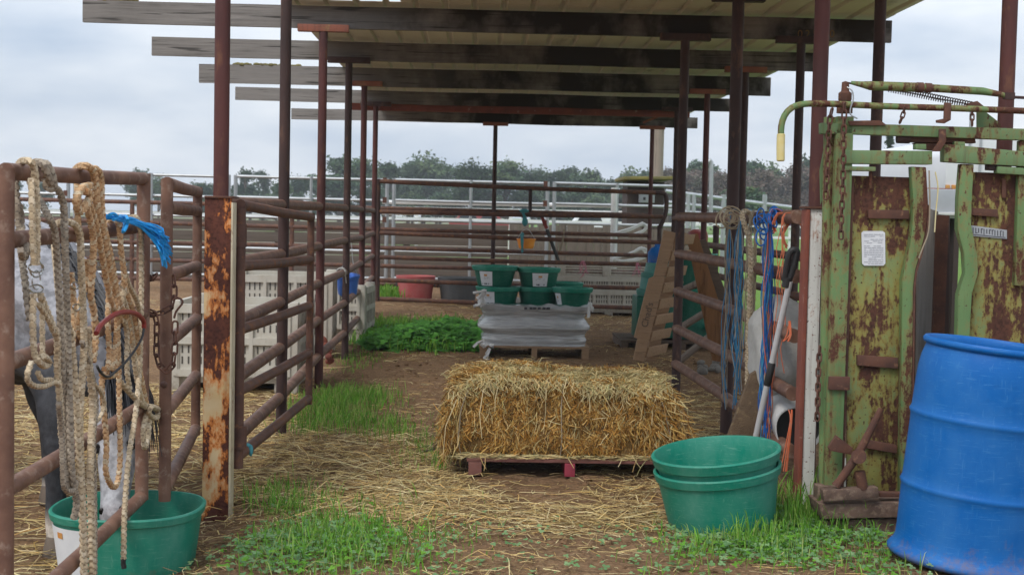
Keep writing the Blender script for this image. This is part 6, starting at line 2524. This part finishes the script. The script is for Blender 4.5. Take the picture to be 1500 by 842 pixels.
# ================================================================= TREES
def make_tree(name, h, cw, seed, cols, n_cl, leaf, trunk_frac=.3, gaps=.3, n_per=48):
    r = random.Random(seed)
    t = thing(name, 'tree', 'tree', (0, 0, 0))
    mb = MB()
    top = V((r.uniform(-.05, .05) * h, r.uniform(-.05, .05) * h, h * .82))
    tr_ = [V((0, 0, -.3)), V((0, 0, h * .2)), top * .6, top]
    mb.tube(smooth_path(tr_, h * .08), [h * .028 * (1 - .85 * i / 40) for i in range(len(smooth_path(tr_, h * .08)))], n=7)
    cl = []
    if cw > 3:
        # a few big lobes give the crown its uneven outline
        lobes = []
        for i in range(r.randint(6, 8)):
            zz = r.uniform(trunk_frac + .12, .86)
            rad = cw * r.uniform(.05, .30) * (1.15 - zz * .55)
            an = r.uniform(0, 6.283)
            lobes.append((V((rad * math.cos(an), rad * math.sin(an), h * zz)), cw * r.uniform(.15, .26)))
        lobes.append((V((r.uniform(-.06, .06) * cw, 0, h * .84)), cw * r.uniform(.13, .2)))
    for i in range(n_cl):
        if cw > 3:
            lc_, lr = r.choice(lobes)
            dv = V((r.gauss(0, 1), r.gauss(0, 1), r.gauss(0, 1))).normalized() * lr * (.45 + .55 * r.random())
            c = lc_ + dv
            cl.append(c)
            st = V((0, 0, max(h * .15, c.z - h * .25)))
            mb.tube([st, st.lerp(c, .5) + V((0, 0, h * .02)), c], [h * .009, h * .006, h * .002], n=4, cap=False)
            continue
        zz = trunk_frac + (1 - trunk_frac) * r.random() ** .85
        prof = math.sin(math.pi * min(1, (zz - trunk_frac + .12) / (1.12 - trunk_frac)) ** .8)
        rad = cw * .5 * prof * math.sqrt(r.random()) * 1.05
        an = r.uniform(0, 6.283)
        c = V((rad * math.cos(an), rad * math.sin(an), h * zz * .95))
        cl.append(c)
        st = V((0, 0, max(h * .15, c.z - h * .22)))
        mb.tube([st, st.lerp(c, .5) + V((0, 0, h * .02)), c], [h * .009, h * .006, h * .002], n=4, cap=False)
    mb.build('trunk', M['bark'], t)
    mb = MB()
    for c in cl:
        s = cw * r.uniform(.07, .15)
        base = r.choice(cols)
        for k in range(n_per):
            p = V((r.gauss(0, 1), r.gauss(0, 1), r.gauss(0, .75))) * s * .62
            L = leaf * r.uniform(.6, 1.4)
            u = V((r.uniform(-1, 1), r.uniform(-1, 1), r.uniform(-1, 1))).normalized()
            w = u.orthogonal().normalized()
            f = r.uniform(.7, 1.3)
            mb.col = (base[0] * f, base[1] * f, base[2] * f)
            q = c + p
            mb.add([q - u * L, q + w * L * .55, q + u * L, q - w * L * .55], [(0, 1, 2, 3)])
    mb.col = None
    mb.build('crown', M['leaf'], t, smooth=False, fix=False)
    return t


GC = [(.060, .105, .045), (.075, .12, .045), (.05, .09, .045), (.095, .135, .055)]
DG = [(.045, .085, .045), (.055, .095, .045), (.065, .10, .05)]
BC = [(.135, .10, .08), (.12, .095, .072), (.15, .11, .085), (.10, .10, .07)]
protos = [
    make_tree('field_tree', 10, 7.5, 3, GC, 70, .26, .22),
    make_tree('field_tree', 10, 6.5, 8, DG, 64, .25, .2),
    make_tree('field_tree', 10, 8.5, 21, GC + DG, 76, .27, .18),
    make_tree('field_tree', 10, 5.0, 33, DG + GC, 50, .24, .15),
]
bare = [make_tree('bare_tree', 10, 8.0, 41, BC, 70, .20, .12, n_per=46), make_tree('bare_tree', 10, 7.0, 52, BC, 64, .20, .1, n_per=46)]
used = {}


def place_tree(pr, px, top_y, D, label, group, wide=1.0):
    c = P(px, 316, D)
    hh = P(px, top_y, D).z + .2
    s = hh / 10.0
    k = id(pr)
    if k not in used:
        used[k] = 1
        pr.location = (c.x, D, 0)
        pr.scale = (s * wide, s * wide, s)
        pr.rotation_euler = (0, 0, rnd.uniform(0, 6))
        pr['label'] = label
        pr['group'] = group
        return pr
    return copy_tree(pr, (c.x, D, 0), label, rnd.uniform(0, 6.2), (s * wide, s * wide, s), group)


G1 = 'green trees in the far tree line'
gl = 'dark green tree in the hazy far tree line'
row = [(18, 262, 2), (62, 268, 1), (205, 250, 1), (232, 262, 0), (300, 268, 2), (358, 252, 1), (385, 256, 3), (412, 262, 0), (438, 256, 2), (468, 256, 2), (497, 236, 1), (528, 246, 2), (548, 240, 0),
       (572, 234, 3), (598, 240, 1), (620, 233, 0), (645, 250, 2), (672, 246, 1), (690, 241, 0), (716, 252, 1), (742, 242, 2), (768, 250, 0), (790, 244, 1), (812, 252, 2), (838, 250, 3), (856, 256, 0),
       (872, 241, 3), (893, 254, 1), (925, 252, 0), (948, 250, 1), (1018, 238, 3)]
for i, (px, ty, k) in enumerate(row):
    place_tree(protos[k], px, ty - 1 + rnd.uniform(-9, 9), 165 + rnd.uniform(-18, 22), gl, G1, rnd.uniform(.85, 1.35))
# lower dark understorey filling the line
for i, px in enumerate(range(330, 960, 34)):
    place_tree(protos[(i * 3) % 4], px + rnd.uniform(-8, 8), rnd.uniform(276, 292), 150 + rnd.uniform(-6, 8), 'low dark green tree standing before the far tree line', 'low trees before the far tree line', 1.6)
G2 = 'brown bare trees at the right of the tree line'
for i, px in enumerate((978, 1000, 1022, 1048, 1066, 1094, 1120, 1146, 1172, 1196, 1224, 1262, 1300)):
    place_tree(bare[i % 2], px, rnd.uniform(246, 258), 130 + rnd.uniform(-10, 10), 'leafless brown tree at the right of the tree line', G2, 1.25)
for i, (px, ty, k) in enumerate(((1016, 238, 3), (1104, 232, 3), (1132, 246, 0), (1180, 228, 1), (1212, 240, 0), (1250, 246, 2))):
    place_tree(protos[k], px, ty, 160, 'green tree rising behind the brown bare trees', 'green trees behind the brown trees', 1.0)
place_tree(protos[2], 1096, 280, 90, 'round green bush before the brown trees, behind the twine hanks', 'bushes before the brown trees', 1.4)
place_tree(protos[1], 1376, 262, 95, 'dark tree seen through the gap of the chute doors', 'trees behind the chute', 1.3)
# narrow cypress
cy = make_tree('cypress_tree', 10, 1.5, 77, DG, 90, .16, .05)
place_tree(cy, 1300, 196, 62, 'narrow dark cypress tip rising behind the green chute', 'trees behind the chute', .9)
del cy['group']
# ================================================================= GROUND
xs, ys = [], []
x = -3.6
while x <= 4.0:
    xs.append(x)
    x += .036
for s, e, st in ((4.3, 14, .6), (15, 60, 5), (70, 420, 50)):
    v = s
    while v <= e:
        xs.append(v)
        xs.append(-v + .4)
        v += st
xs = sorted(xs)
y = 3.6
while y < 12:
    ys.append(y)
    y += .036
while y < 26:
    ys.append(y)
    y += .16
for s, e, st in ((26.5, 60, 2.5), (65, 200, 15), (230, 900, 110)):
    v = s
    while v <= e:
        ys.append(v)
        v += st
for v in (-30, -12, -5, -1, 1, 2.5, 3.2):
    ys.append(v)
ys = sorted(ys)
vs = [(x, y, ground_h(x, y)) for y in ys for x in xs]
nx = len(xs)
fs = [(j * nx + i, j * nx + i + 1, (j + 1) * nx + i + 1, (j + 1) * nx + i) for j in range(len(ys) - 1) for i in range(nx - 1)]
gm = bpy.data.meshes.new('ground')
gm.from_pydata(vs, [], fs)
gm.shade_smooth()
ground = bpy.data.objects.new('ground', gm)
COL.objects.link(ground)
kind(ground, 'structure')
ground['label'] = 'bare brown earth strewn with straw, turning to field beyond the pens'


def ground_mat():
    m, nt, b = nodes_of('bare_earth')
    vec = coords(nt)
    f1 = noise_fac(nt, vec, 1.3, .35, .65, 6, .6)
    f2 = noise_fac(nt, vec, 7, .35, .68, 8, .7)
    f3 = noise_fac(nt, coords(nt, (1, 1, 1), (4, 7, 1)), 45, .42, .62, 6, .65)
    col = mixc(nt, f1, (.26, .152, .082), (.17, .098, .053))
    col = mixc(nt, f2, col, (.32, .20, .115))
    # trampled chaff
    fc = noise_fac(nt, coords(nt, (.5, 1.6, 1), (1, 9, 3)), 60, .56, .66, 4, .6)
    fm = noise_fac(nt, coords(nt, (1, 1, 1), (8, 2, 6)), 1.7, .40, .62, 5, .6)
    mm = N(nt, 'ShaderNodeMath', operation='MULTIPLY')
    nt.links.new(fc, mm.inputs[0])
    nt.links.new(fm, mm.inputs[1])
    col = mixc(nt, mm.outputs[0], col, (.52, .40, .22))
    # small dark clods
    col2 = mixc(nt, f3, col, (.10, .062, .037))
    mx = N(nt, 'ShaderNodeMix', data_type='RGBA')
    mx.inputs[0].default_value = .7
    nt.links.new(col, mx.inputs[6])
    nt.links.new(col2, mx.inputs[7])
    col = mx.outputs[2]
    # field beyond the pens: green turf, sandy arena
    sp_ = N(nt, 'ShaderNodeSeparateXYZ')
    nt.links.new(vec, sp_.inputs[0])
    mr = N(nt, 'ShaderNodeMapRange')
    mr.inputs['From Min'].default_value = 30
    mr.inputs['From Max'].default_value = 36
    nt.links.new(sp_.outputs['Y'], mr.inputs['Value'])
    grass = mixc(nt, noise_fac(nt, vec, .4, .35, .65, 4), (.085, .15, .04), (.12, .17, .055))
    sand = mixc(nt, noise_fac(nt, vec, .25, .42, .58, 3), grass, (.25, .22, .17))
    col = mixc(nt, mr.outputs['Result'], col, sand)
    # turf strip outside the outer right fence
    mr2 = N(nt, 'ShaderNodeMapRange')
    mr2.inputs['From Min'].default_value = 3.0
    mr2.inputs['From Max'].default_value = 3.5
    nt.links.new(sp_.outputs['X'], mr2.inputs['Value'])
    mr3 = N(nt, 'ShaderNodeMapRange')
    mr3.inputs['From Min'].default_value = 9
    mr3.inputs['From Max'].default_value = 11
    nt.links.new(sp_.outputs['Y'], mr3.inputs['Value'])
    mq = N(nt, 'ShaderNodeMath', operation='MULTIPLY')
    nt.links.new(mr2.outputs['Result'], mq.inputs[0])
    nt.links.new(mr3.outputs['Result'], mq.inputs[1])
    col = mixc(nt, mq.outputs[0], col, mixc(nt, noise_fac(nt, vec, 3, .35, .65), (.10, .21, .035), (.15, .22, .06)))
    nt.links.new(col, b.inputs['Base Color'])
    b.inputs['Roughness'].default_value = .95
    b.inputs['Specular IOR Level'].default_value = .05
    n1 = N(nt, 'ShaderNodeTexNoise')
    n1.inputs['Scale'].default_value = 22
    n1.inputs['Detail'].default_value = 9
    n1.inputs['Roughness'].default_value = .7
    nt.links.new(vec, n1.inputs['Vector'])
    bp = N(nt, 'ShaderNodeBump')
    bp.inputs['Strength'].default_value = .8
    bp.inputs['Distance'].default_value = .035
    nt.links.new(n1.outputs['Fac'], bp.inputs['Height'])
    nt.links.new(bp.outputs['Normal'], b.inputs['Normal'])
    return m


gm.materials.append(ground_mat())

# ---- clods of earth
mb = MB()
rr_ = random.Random(5)
for i in range(2600):
    x, y = rr_.uniform(-1.3, 2.4), 4.9 + 11 * rr_.random() ** 1.6
    if noise.noise(V((x * 1.3, y * 1.3, 2.2))) < rr_.gauss(.0, .2):
        continue
    s = .004 + .018 * rr_.random() ** 3
    c = V((x, y, ground_h(x, y) + s * .25))
    f0 = len(mb.v)
    mb.ball(c, s, 6, 4, (rr_.uniform(.8, 1.5), rr_.uniform(.8, 1.3), .7), Matrix.Rotation(rr_.uniform(0, 3), 3, 'Z'))
    for k in range(f0, len(mb.v)):
        q = V(mb.v[k])
        mb.v[k] = tuple(q + noise.noise_vector(q * 90) * s * .45)
o = mb.build('soil_clods', gm.materials[0], smooth=False, fix=False)
o['label'] = 'small clods of brown earth strewn over the aisle'
kind(o, 'stuff')

# ---- straw litter
def inside(p, poly):
    x, y = p
    c = False
    j = len(poly) - 1
    for i in range(len(poly)):
        xi, yi = poly[i]
        xj, yj = poly[j]
        if (yi > y) != (yj > y) and x < (xj - xi) * (y - yi) / (yj - yi) + xi:
            c = not c
        j = i
    return c


def gpoly(pxs):
    return [(G(x, y).x, G(x, y).y) for x, y in pxs]


def scatter(poly, n, seed):
    r = random.Random(seed)
    x0, x1 = min(p[0] for p in poly), max(p[0] for p in poly)
    y0, y1 = min(p[1] for p in poly), max(p[1] for p in poly)
    out = []
    t = 0
    while len(out) < n and t < n * 30:
        t += 1
        p = (r.uniform(x0, x1), r.uniform(y0, y1))
        if inside(p, poly):
            out.append(p)
    return out


LIT = [(.66, .50, .22), (.58, .43, .19), (.74, .61, .33), (.50, .36, .15), (.62, .40, .14), (.42, .31, .14), (.58, .50, .27), (.30, .20, .09), (.22, .14, .07)]


def litter(name, label, zones):
    mb = MB()
    for (poly, n, lmin, lmax, w0, w1, patch, dirn, cols) in zones:
        for (x, y) in scatter(poly, n, len(mb.v) + n):
            k = noise.noise(V((x * 1.4, y * 1.4, 5.5))) + .5 * noise.noise(V((x * 4, y * 4, 2.5)))
            if k < patch + rnd.gauss(0, .14):
                continue
            z = ground_h(x, y) + rnd.uniform(.003, .016)
            x += rnd.gauss(0, .10)
            y += rnd.gauss(0, .16)
            an = rnd.gauss(dirn, .95) + (math.pi if rnd.random() < .5 else 0)
            d = V((math.cos(an), math.sin(an), rnd.gauss(.0, .06)))
            L = rnd.uniform(lmin, lmax) * (1 if rnd.random() > .06 else 1.9)
            straw_piece(mb, V((x, y, z)), d, L, rnd.uniform(w0, w1) * .8, jit(rnd.choice(cols), .2), V((0, 0, 1)), .14)
    o = mb.build(name, M['straw'], smooth=False, fix=False)
    o['label'] = label
    return kind(o, 'stuff')


litter('straw_litter', 'loose pale straw stems strewn over the earth of the pens and aisle', [
    # pen at left, thick bedding
    ([(-3.6, 4.6), (-1.15, 4.6), (-1.05, 8.5), (-1.3, 11), (-3.8, 11)], 12500, .06, .24, .004, .008, -.55, .1, LIT),
    ([(-6, 11), (-1.4, 11), (-1.5, 19), (-8, 20)], 2600, .08, .28, .005, .009, -.3, .1, LIT),
    # fan of long stems from the peeling post toward the bale
    (gpoly([(335, 665), (430, 640), (640, 640), (665, 705), (640, 770), (345, 745)]), 4600, .05, .26, .0035, .0065, -.28, .15, LIT),
    # before and under the bale
    (gpoly([(600, 690), (690, 695), (980, 690), (975, 765), (700, 790), (560, 790), (520, 740)]), 6500, .04, .20, .0035, .006, -.38, .05, LIT),
    (gpoly([(560, 760), (980, 750), (1000, 842), (700, 842)]), 900, .05, .22, .003, .0055, .05, .1, LIT),
    # right of the bale
    (gpoly([(960, 600), (1060, 560), (1075, 640), (1040, 690), (1000, 700)]), 1500, .05, .2, .0035, .006, -.3, .2, LIT),
    # sparse over the aisle
    (gpoly([(430, 640), (520, 520), (1000, 520), (1060, 640), (980, 760), (560, 760)]), 4200, .03, .13, .003, .0055, -.1, .1, LIT),
    (gpoly([(480, 545), (560, 470), (990, 470), (1000, 545)]), 2600, .05, .18, .004, .007, -.1, .1, LIT),
    # whole front, thin
    (gpoly([(320, 842), (320, 740), (1330, 740), (1330, 860), (700, 880)]), 1500, .04, .20, .0028, .005, -.02, .1, LIT),
    # fine chaff everywhere near
    (gpoly([(300, 860), (330, 700), (440, 600), (1040, 600), (1200, 740), (1340, 860)]), 9000, .012, .05, .002, .0045, -.25, .0, LIT),
    # in front of the far crate
    ([(-1, 17.5), (3.2, 17.5), (3.4, 21), (-1, 21)], 1500, .08, .26, .006, .01, -.3, .05, LIT),
])

# ---- grass and weeds
def blade(mb, p, h, w, col, lean):
    an = rnd.uniform(0, 6.283)
    d = V((math.cos(an), math.sin(an), 0))
    s = V((-d.y, d.x, 0))
    s = (s + V((rnd.uniform(-.4, .4), rnd.uniform(-.4, .4), 0))).normalized() * w * .5
    p = V(p)
    m1 = p + d * lean * h * .25 + V((0, 0, h * .5))
    m2 = p + d * lean * h * .65 + V((0, 0, h * .82))
    t = p + d * lean * h * 1.1 + V((0, 0, h * (1 - .18 * lean)))
    mb.col = col
    mb.add([p - s * .8, p + s * .8, m1 + s, m1 - s, m2 + s * .7, m2 - s * .7, t], [(0, 1, 2, 3), (3, 2, 4, 5), (5, 4, 6)])
    mb.col = None


def clover(mb, p, s, col):
    p = V(p)
    h = rnd.uniform(.012, .05)
    c = p + V((rnd.uniform(-.01, .01), rnd.uniform(-.01, .01), h))
    a0 = rnd.uniform(0, 6.3)
    tilt = V((rnd.uniform(-.35, .35), rnd.uniform(-.5, .1), 1)).normalized()
    u = tilt.orthogonal().normalized()
    w = tilt.cross(u)
    mb.col = col
    for k in range(3):
        a = a0 + k * 2.094
        d = u * math.cos(a) + w * math.sin(a)
        e = tilt.cross(d)
        cc = c + d * s * .62 + tilt * rnd.uniform(-.1, .25) * s
        pts = [c] + [cc + (d * math.cos(q) * .62 + e * math.sin(q) * .58) * s for q in (-2.0, -1.1, -.35, .35, 1.1, 2.0)]
        mb.add(pts, [tuple(range(7))])
    mb.col = None


GR = [(.13, .33, .03), (.17, .39, .04), (.10, .27, .03), (.24, .41, .06), (.15, .31, .04)]
GY = [(.28, .42, .09), (.36, .42, .13), (.22, .40, .08)]
CL = [(.16, .31, .12), (.20, .36, .15), (.14, .27, .11), (.24, .38, .17)]


def patch(name, label, zones):
    mb = MB()
    for z in zones:
        kind_, poly, n, a, b, w, thr, cols = z
        for (x, y) in scatter(poly, n, n + len(mb.v)):
            k = noise.noise(V((x * 2.3, y * 2.3, 8.5))) + .6 * noise.noise(V((x * 6, y * 6, 1.5)))
            if k < thr + rnd.gauss(0, .12):
                continue
            x += rnd.gauss(0, .09)
            y += rnd.gauss(0, .15)
            p = (x, y, ground_h(x, y) - .003)
            if kind_ == 'b':
                h = rnd.uniform(a, b) * (.75 + .5 * max(0, min(1, k + .4)))
                blade(mb, p, h, w * rnd.uniform(.7, 1.3), jit(rnd.choice(cols), .2), rnd.uniform(.1, .75))
            else:
                clover(mb, p, rnd.uniform(a, b), jit(rnd.choice(cols), .2))
    o = mb.build(name, M['grass'], smooth=False, fix=False)
    o['label'] = label
    return kind(o, 'stuff')


def tuft(mb, px, py, n, h, sp=.03, cols=GR, w=.0055):
    h *= .8
    c = G(px, py)
    for i in range(n):
        x, y = c.x + rnd.gauss(0, sp), c.y + rnd.gauss(0, sp)
        blade(mb, (x, y, ground_h(x, y) - .003), h * rnd.uniform(.5, 1.1), w * rnd.uniform(.7, 1.2), jit(rnd.choice(cols), .2), rnd.uniform(.1, .6))


# far lush weeds beside the wrapped load
patch('weeds', 'lush bright green weeds left of the wrapped load', [
    ('b', [(-1.28, 14.3), (-.5, 13.9), (.08, 14.2), (.1, 16.2), (-.55, 17.2), (-1.35, 17.2)], 4200, .06, .19, .010, -.5, GR),
    ('c', [(-1.1, 14.2), (.08, 14.2), (.1, 15.6), (-.9, 15.6)], 3800, .025, .05, 0, -.6, [(.10, .32, .05), (.13, .38, .06), (.09, .27, .045)]),
])
mb = MB()
for i in range(4200):
    x, y = rnd.uniform(-1.15, .06), rnd.uniform(14.15, 15.8)
    z = ground_h(x, y) + rnd.uniform(.02, .05 + (.10 + .16 * (noise.noise(V((x * 3.5, y * 2, 1))) + .5)) * (.25 + .75 * sst(-1.2, -.5, x) * sst(14.1, 14.6, y) * (1 - .7 * sst(15.2, 15.8, y))))
    x += rnd.gauss(0, .05)
    y += rnd.gauss(0, .12)
    clover(mb, (x, y, z - .03), rnd.uniform(.022, .045), jit(rnd.choice([(.10, .32, .05), (.14, .40, .06), (.09, .27, .045)]), .2))
o = mb.build('weeds', M['grass'], smooth=False, fix=False)
o['label'] = 'broad leaved weeds heaped against the wrapped load'
kind(o, 'stuff')
patch('grass', 'short green grass beside the left aisle fence', [
    ('b', gpoly([(432, 640), (440, 600), (480, 578), (560, 580), (600, 610), (588, 640)]), 5200, .025, .115, .0045, -.12, GR + GY[:1] + [(.36, .36, .12)]),
    ('b', gpoly([(462, 600), (500, 530), (540, 500), (560, 520), (500, 590)]), 700, .02, .07, .006, .0, GR + GY),
    ('b', gpoly([(598, 690), (612, 620), (655, 610), (668, 690)]), 420, .03, .09, .004, .0, GR + GY),
    ('b', gpoly([(600, 660), (780, 640), (760, 600), (600, 600)]), 260, .02, .05, .004, .1, GY),
    ('b', [(-1.6, 20.2), (-1.15, 20.2), (-1.15, 22), (-1.6, 22)], 400, .10, .2, .014, -.4, GR),
])
patch('grass', 'low clover and grass growing on the front left of the aisle', [
    ('c', gpoly([(345, 842), (350, 790), (420, 745), (540, 740), (600, 770), (640, 800), (620, 842)]), 3600, .006, .0145, 0, .20, CL + GR[:2]),
    ('b', gpoly([(390, 790), (420, 735), (560, 735), (650, 790), (600, 842), (400, 842)]), 2800, .02, .105, .0042, .05, GR + GY),
    ('b', gpoly([(330, 842), (330, 780), (700, 740), (760, 842)]), 420, .015, .05, .004, .0, GR + GY),
    ('c', gpoly([(560, 842), (600, 770), (980, 780), (980, 842)]), 420, .006, .013, 0, .05, CL),
    ('b', gpoly([(380, 745), (392, 715), (425, 712), (430, 745)]), 220, .04, .10, .005, -.5, GR + GY),
])
patch('grass', 'low clover and grass growing at the foot of the chute and tubs', [
    ('c', gpoly([(970, 842), (978, 790), (1060, 790), (1150, 760), (1230, 745), (1300, 800), (1305, 842)]), 5200, .006, .015, 0, .18, CL + GR[:2]),
    ('b', gpoly([(980, 842), (1010, 795), (1160, 745), (1215, 720), (1250, 790), (1320, 830), (1250, 860)]), 2800, .02, .105, .0042, .03, GR + GY),
    ('b', gpoly([(1140, 770), (1160, 720), (1200, 715), (1215, 770)]), 230, .06, .18, .006, -.5, GR + GY),
])
mb = MB()
for a in ((975, 782, 7, .16), (1086, 800, 22, .22), (1100, 795, 16, .2), (1128, 790, 12, .15), (1172, 770, 26, .28), (1190, 770, 26, .26), (1160, 776, 16, .2), (1215, 782, 10, .24), (1280, 800, 8, .17), (1282, 790, 6, .14), (1232, 785, 8, .16),
          (470, 765, 16, .12), (455, 800, 18, .14), (520, 795, 18, .14), (548, 780, 16, .13), (575, 800, 14, .12), (495, 770, 12, .18), (600, 830, 8, .1), (410, 745, 26, .12), (560, 770, 8, .16), (480, 830, 12, .12), (1020, 815, 14, .12), (650, 690, 8, .1), (618, 660, 12, .12)):
    tuft(mb, a[0], a[1], a[2], a[3])
o = mb.build('grass_tufts', M['grass'], smooth=False, fix=False)
o['label'] = 'taller single tufts of grass standing about the foreground'
kind(o, 'stuff')
# ================================================================= LIGHT, SKY, CAMERA
w = bpy.data.worlds.new('World')
sc.world = w
w.use_nodes = True
nt = w.node_tree
nt.nodes.clear()
out = N(nt, 'ShaderNodeOutputWorld')
SUN_EL, SUN_AZ = R(52), R(215)
sky = N(nt, 'ShaderNodeTexSky', sky_type='NISHITA')
sky.sun_disc = False
sky.sun_elevation = SUN_EL
sky.sun_rotation = SUN_AZ
sky.dust_density = 3
b1 = N(nt, 'ShaderNodeBackground')
b1.inputs['Strength'].default_value = .10
nt.links.new(sky.outputs[0], b1.inputs['Color'])
tc = N(nt, 'ShaderNodeTexCoord')
mp = N(nt, 'ShaderNodeMapping')
mp.inputs['Scale'].default_value = (1.0, 1.0, 3.2)
nt.links.new(tc.outputs['Generated'], mp.inputs['Vector'])
nz = N(nt, 'ShaderNodeTexNoise')
nz.inputs['Scale'].default_value = 3.6
nz.inputs['Detail'].default_value = 5
nz.inputs['Roughness'].default_value = .5
nt.links.new(mp.outputs[0], nz.inputs['Vector'])
cr = N(nt, 'ShaderNodeMapRange')
cr.inputs['From Min'].default_value = .36
cr.inputs['From Max'].default_value = .64
nt.links.new(nz.outputs['Fac'], cr.inputs['Value'])
cl = mixc(nt, cr.outputs['Result'], (.45, .545, .685), (.88, .915, .96))
# brighter overhead, as an overcast sky is
sp_ = N(nt, 'ShaderNodeSeparateXYZ')
nt.links.new(tc.outputs['Generated'], sp_.inputs[0])
mr = N(nt, 'ShaderNodeMapRange')
mr.inputs['From Min'].default_value = .08
mr.inputs['From Max'].default_value = .55
mr.inputs['To Min'].default_value = 1.0
mr.inputs['To Max'].default_value = 1.7
nt.links.new(sp_.outputs['Z'], mr.inputs['Value'])
b2 = N(nt, 'ShaderNodeBackground')
nt.links.new(cl, b2.inputs['Color'])
nt.links.new(mr.outputs['Result'], b2.inputs['Strength'])
mx = N(nt, 'ShaderNodeMixShader')
mx.inputs[0].default_value = .88
nt.links.new(b1.outputs[0], mx.inputs[1])
nt.links.new(b2.outputs[0], mx.inputs[2])
nt.links.new(mx.outputs[0], out.inputs['Surface'])

sl = bpy.data.lights.new('sun', 'SUN')
sl.energy = 1.5
sl.angle = R(18)
sl.color = (1, .95, .88)
so = bpy.data.objects.new('sun', sl)
COL.objects.link(so)
# direction to the sun: azimuth measured as in the sky texture
d = V((math.sin(SUN_AZ) * math.cos(SUN_EL), math.cos(SUN_AZ) * math.cos(SUN_EL), math.sin(SUN_EL)))
so.rotation_euler = d.to_track_quat('Z', 'Y').to_euler()

# pale damp air: one even box of haze round everything
mb = MB()
mb.box((0, 440, 6.0), (1010, 960, 14.6))
hz = mb.build('haze', None, smooth=False)
hm = bpy.data.materials.new('haze_air')
hm.use_nodes = True
hn = hm.node_tree
hn.nodes.clear()
ho = N(hn, 'ShaderNodeOutputMaterial')
pv = N(hn, 'ShaderNodeVolumePrincipled')
pv.inputs['Color'].default_value = (.86, .91, .97, 1)
pv.inputs['Density'].default_value = .0008
hn.links.new(pv.outputs[0], ho.inputs['Volume'])
hz.data.materials.clear()
hz.data.materials.append(hm)
kind(hz, 'stuff')

cam = bpy.data.cameras.new('camera')
cam.sensor_width = 36
cam.lens = 36 * FPX / 1500
cam.clip_start = .05
cam.clip_end = 3000
co = bpy.data.objects.new('camera', cam)
COL.objects.link(co)
m3 = Matrix((_r, _u, -_f)).transposed()
co.matrix_world = Matrix.Translation(CAM) @ m3.to_4x4()
cam.dof.use_dof = True
cam.dof.focus_distance = 7.0
cam.dof.aperture_fstop = 7.1
sc.camera = co

sc.render.engine = 'CYCLES'
cy_ = sc.cycles
cy_.use_denoising = True
cy_.denoiser = 'OPENIMAGEDENOISE'
cy_.max_bounces = 6
cy_.diffuse_bounces = 3
cy_.glossy_bounces = 3
cy_.transmission_bounces = 4
cy_.volume_bounces = 0
cy_.transparent_max_bounces = 8
cy_.use_adaptive_sampling = True
cy_.adaptive_threshold = .015
cy_.sample_clamp_indirect = 6
sc.view_settings.view_transform = 'Standard'
sc.view_settings.look = 'None'
sc.view_settings.exposure = 0.22
sc.view_settings.gamma = 1.0
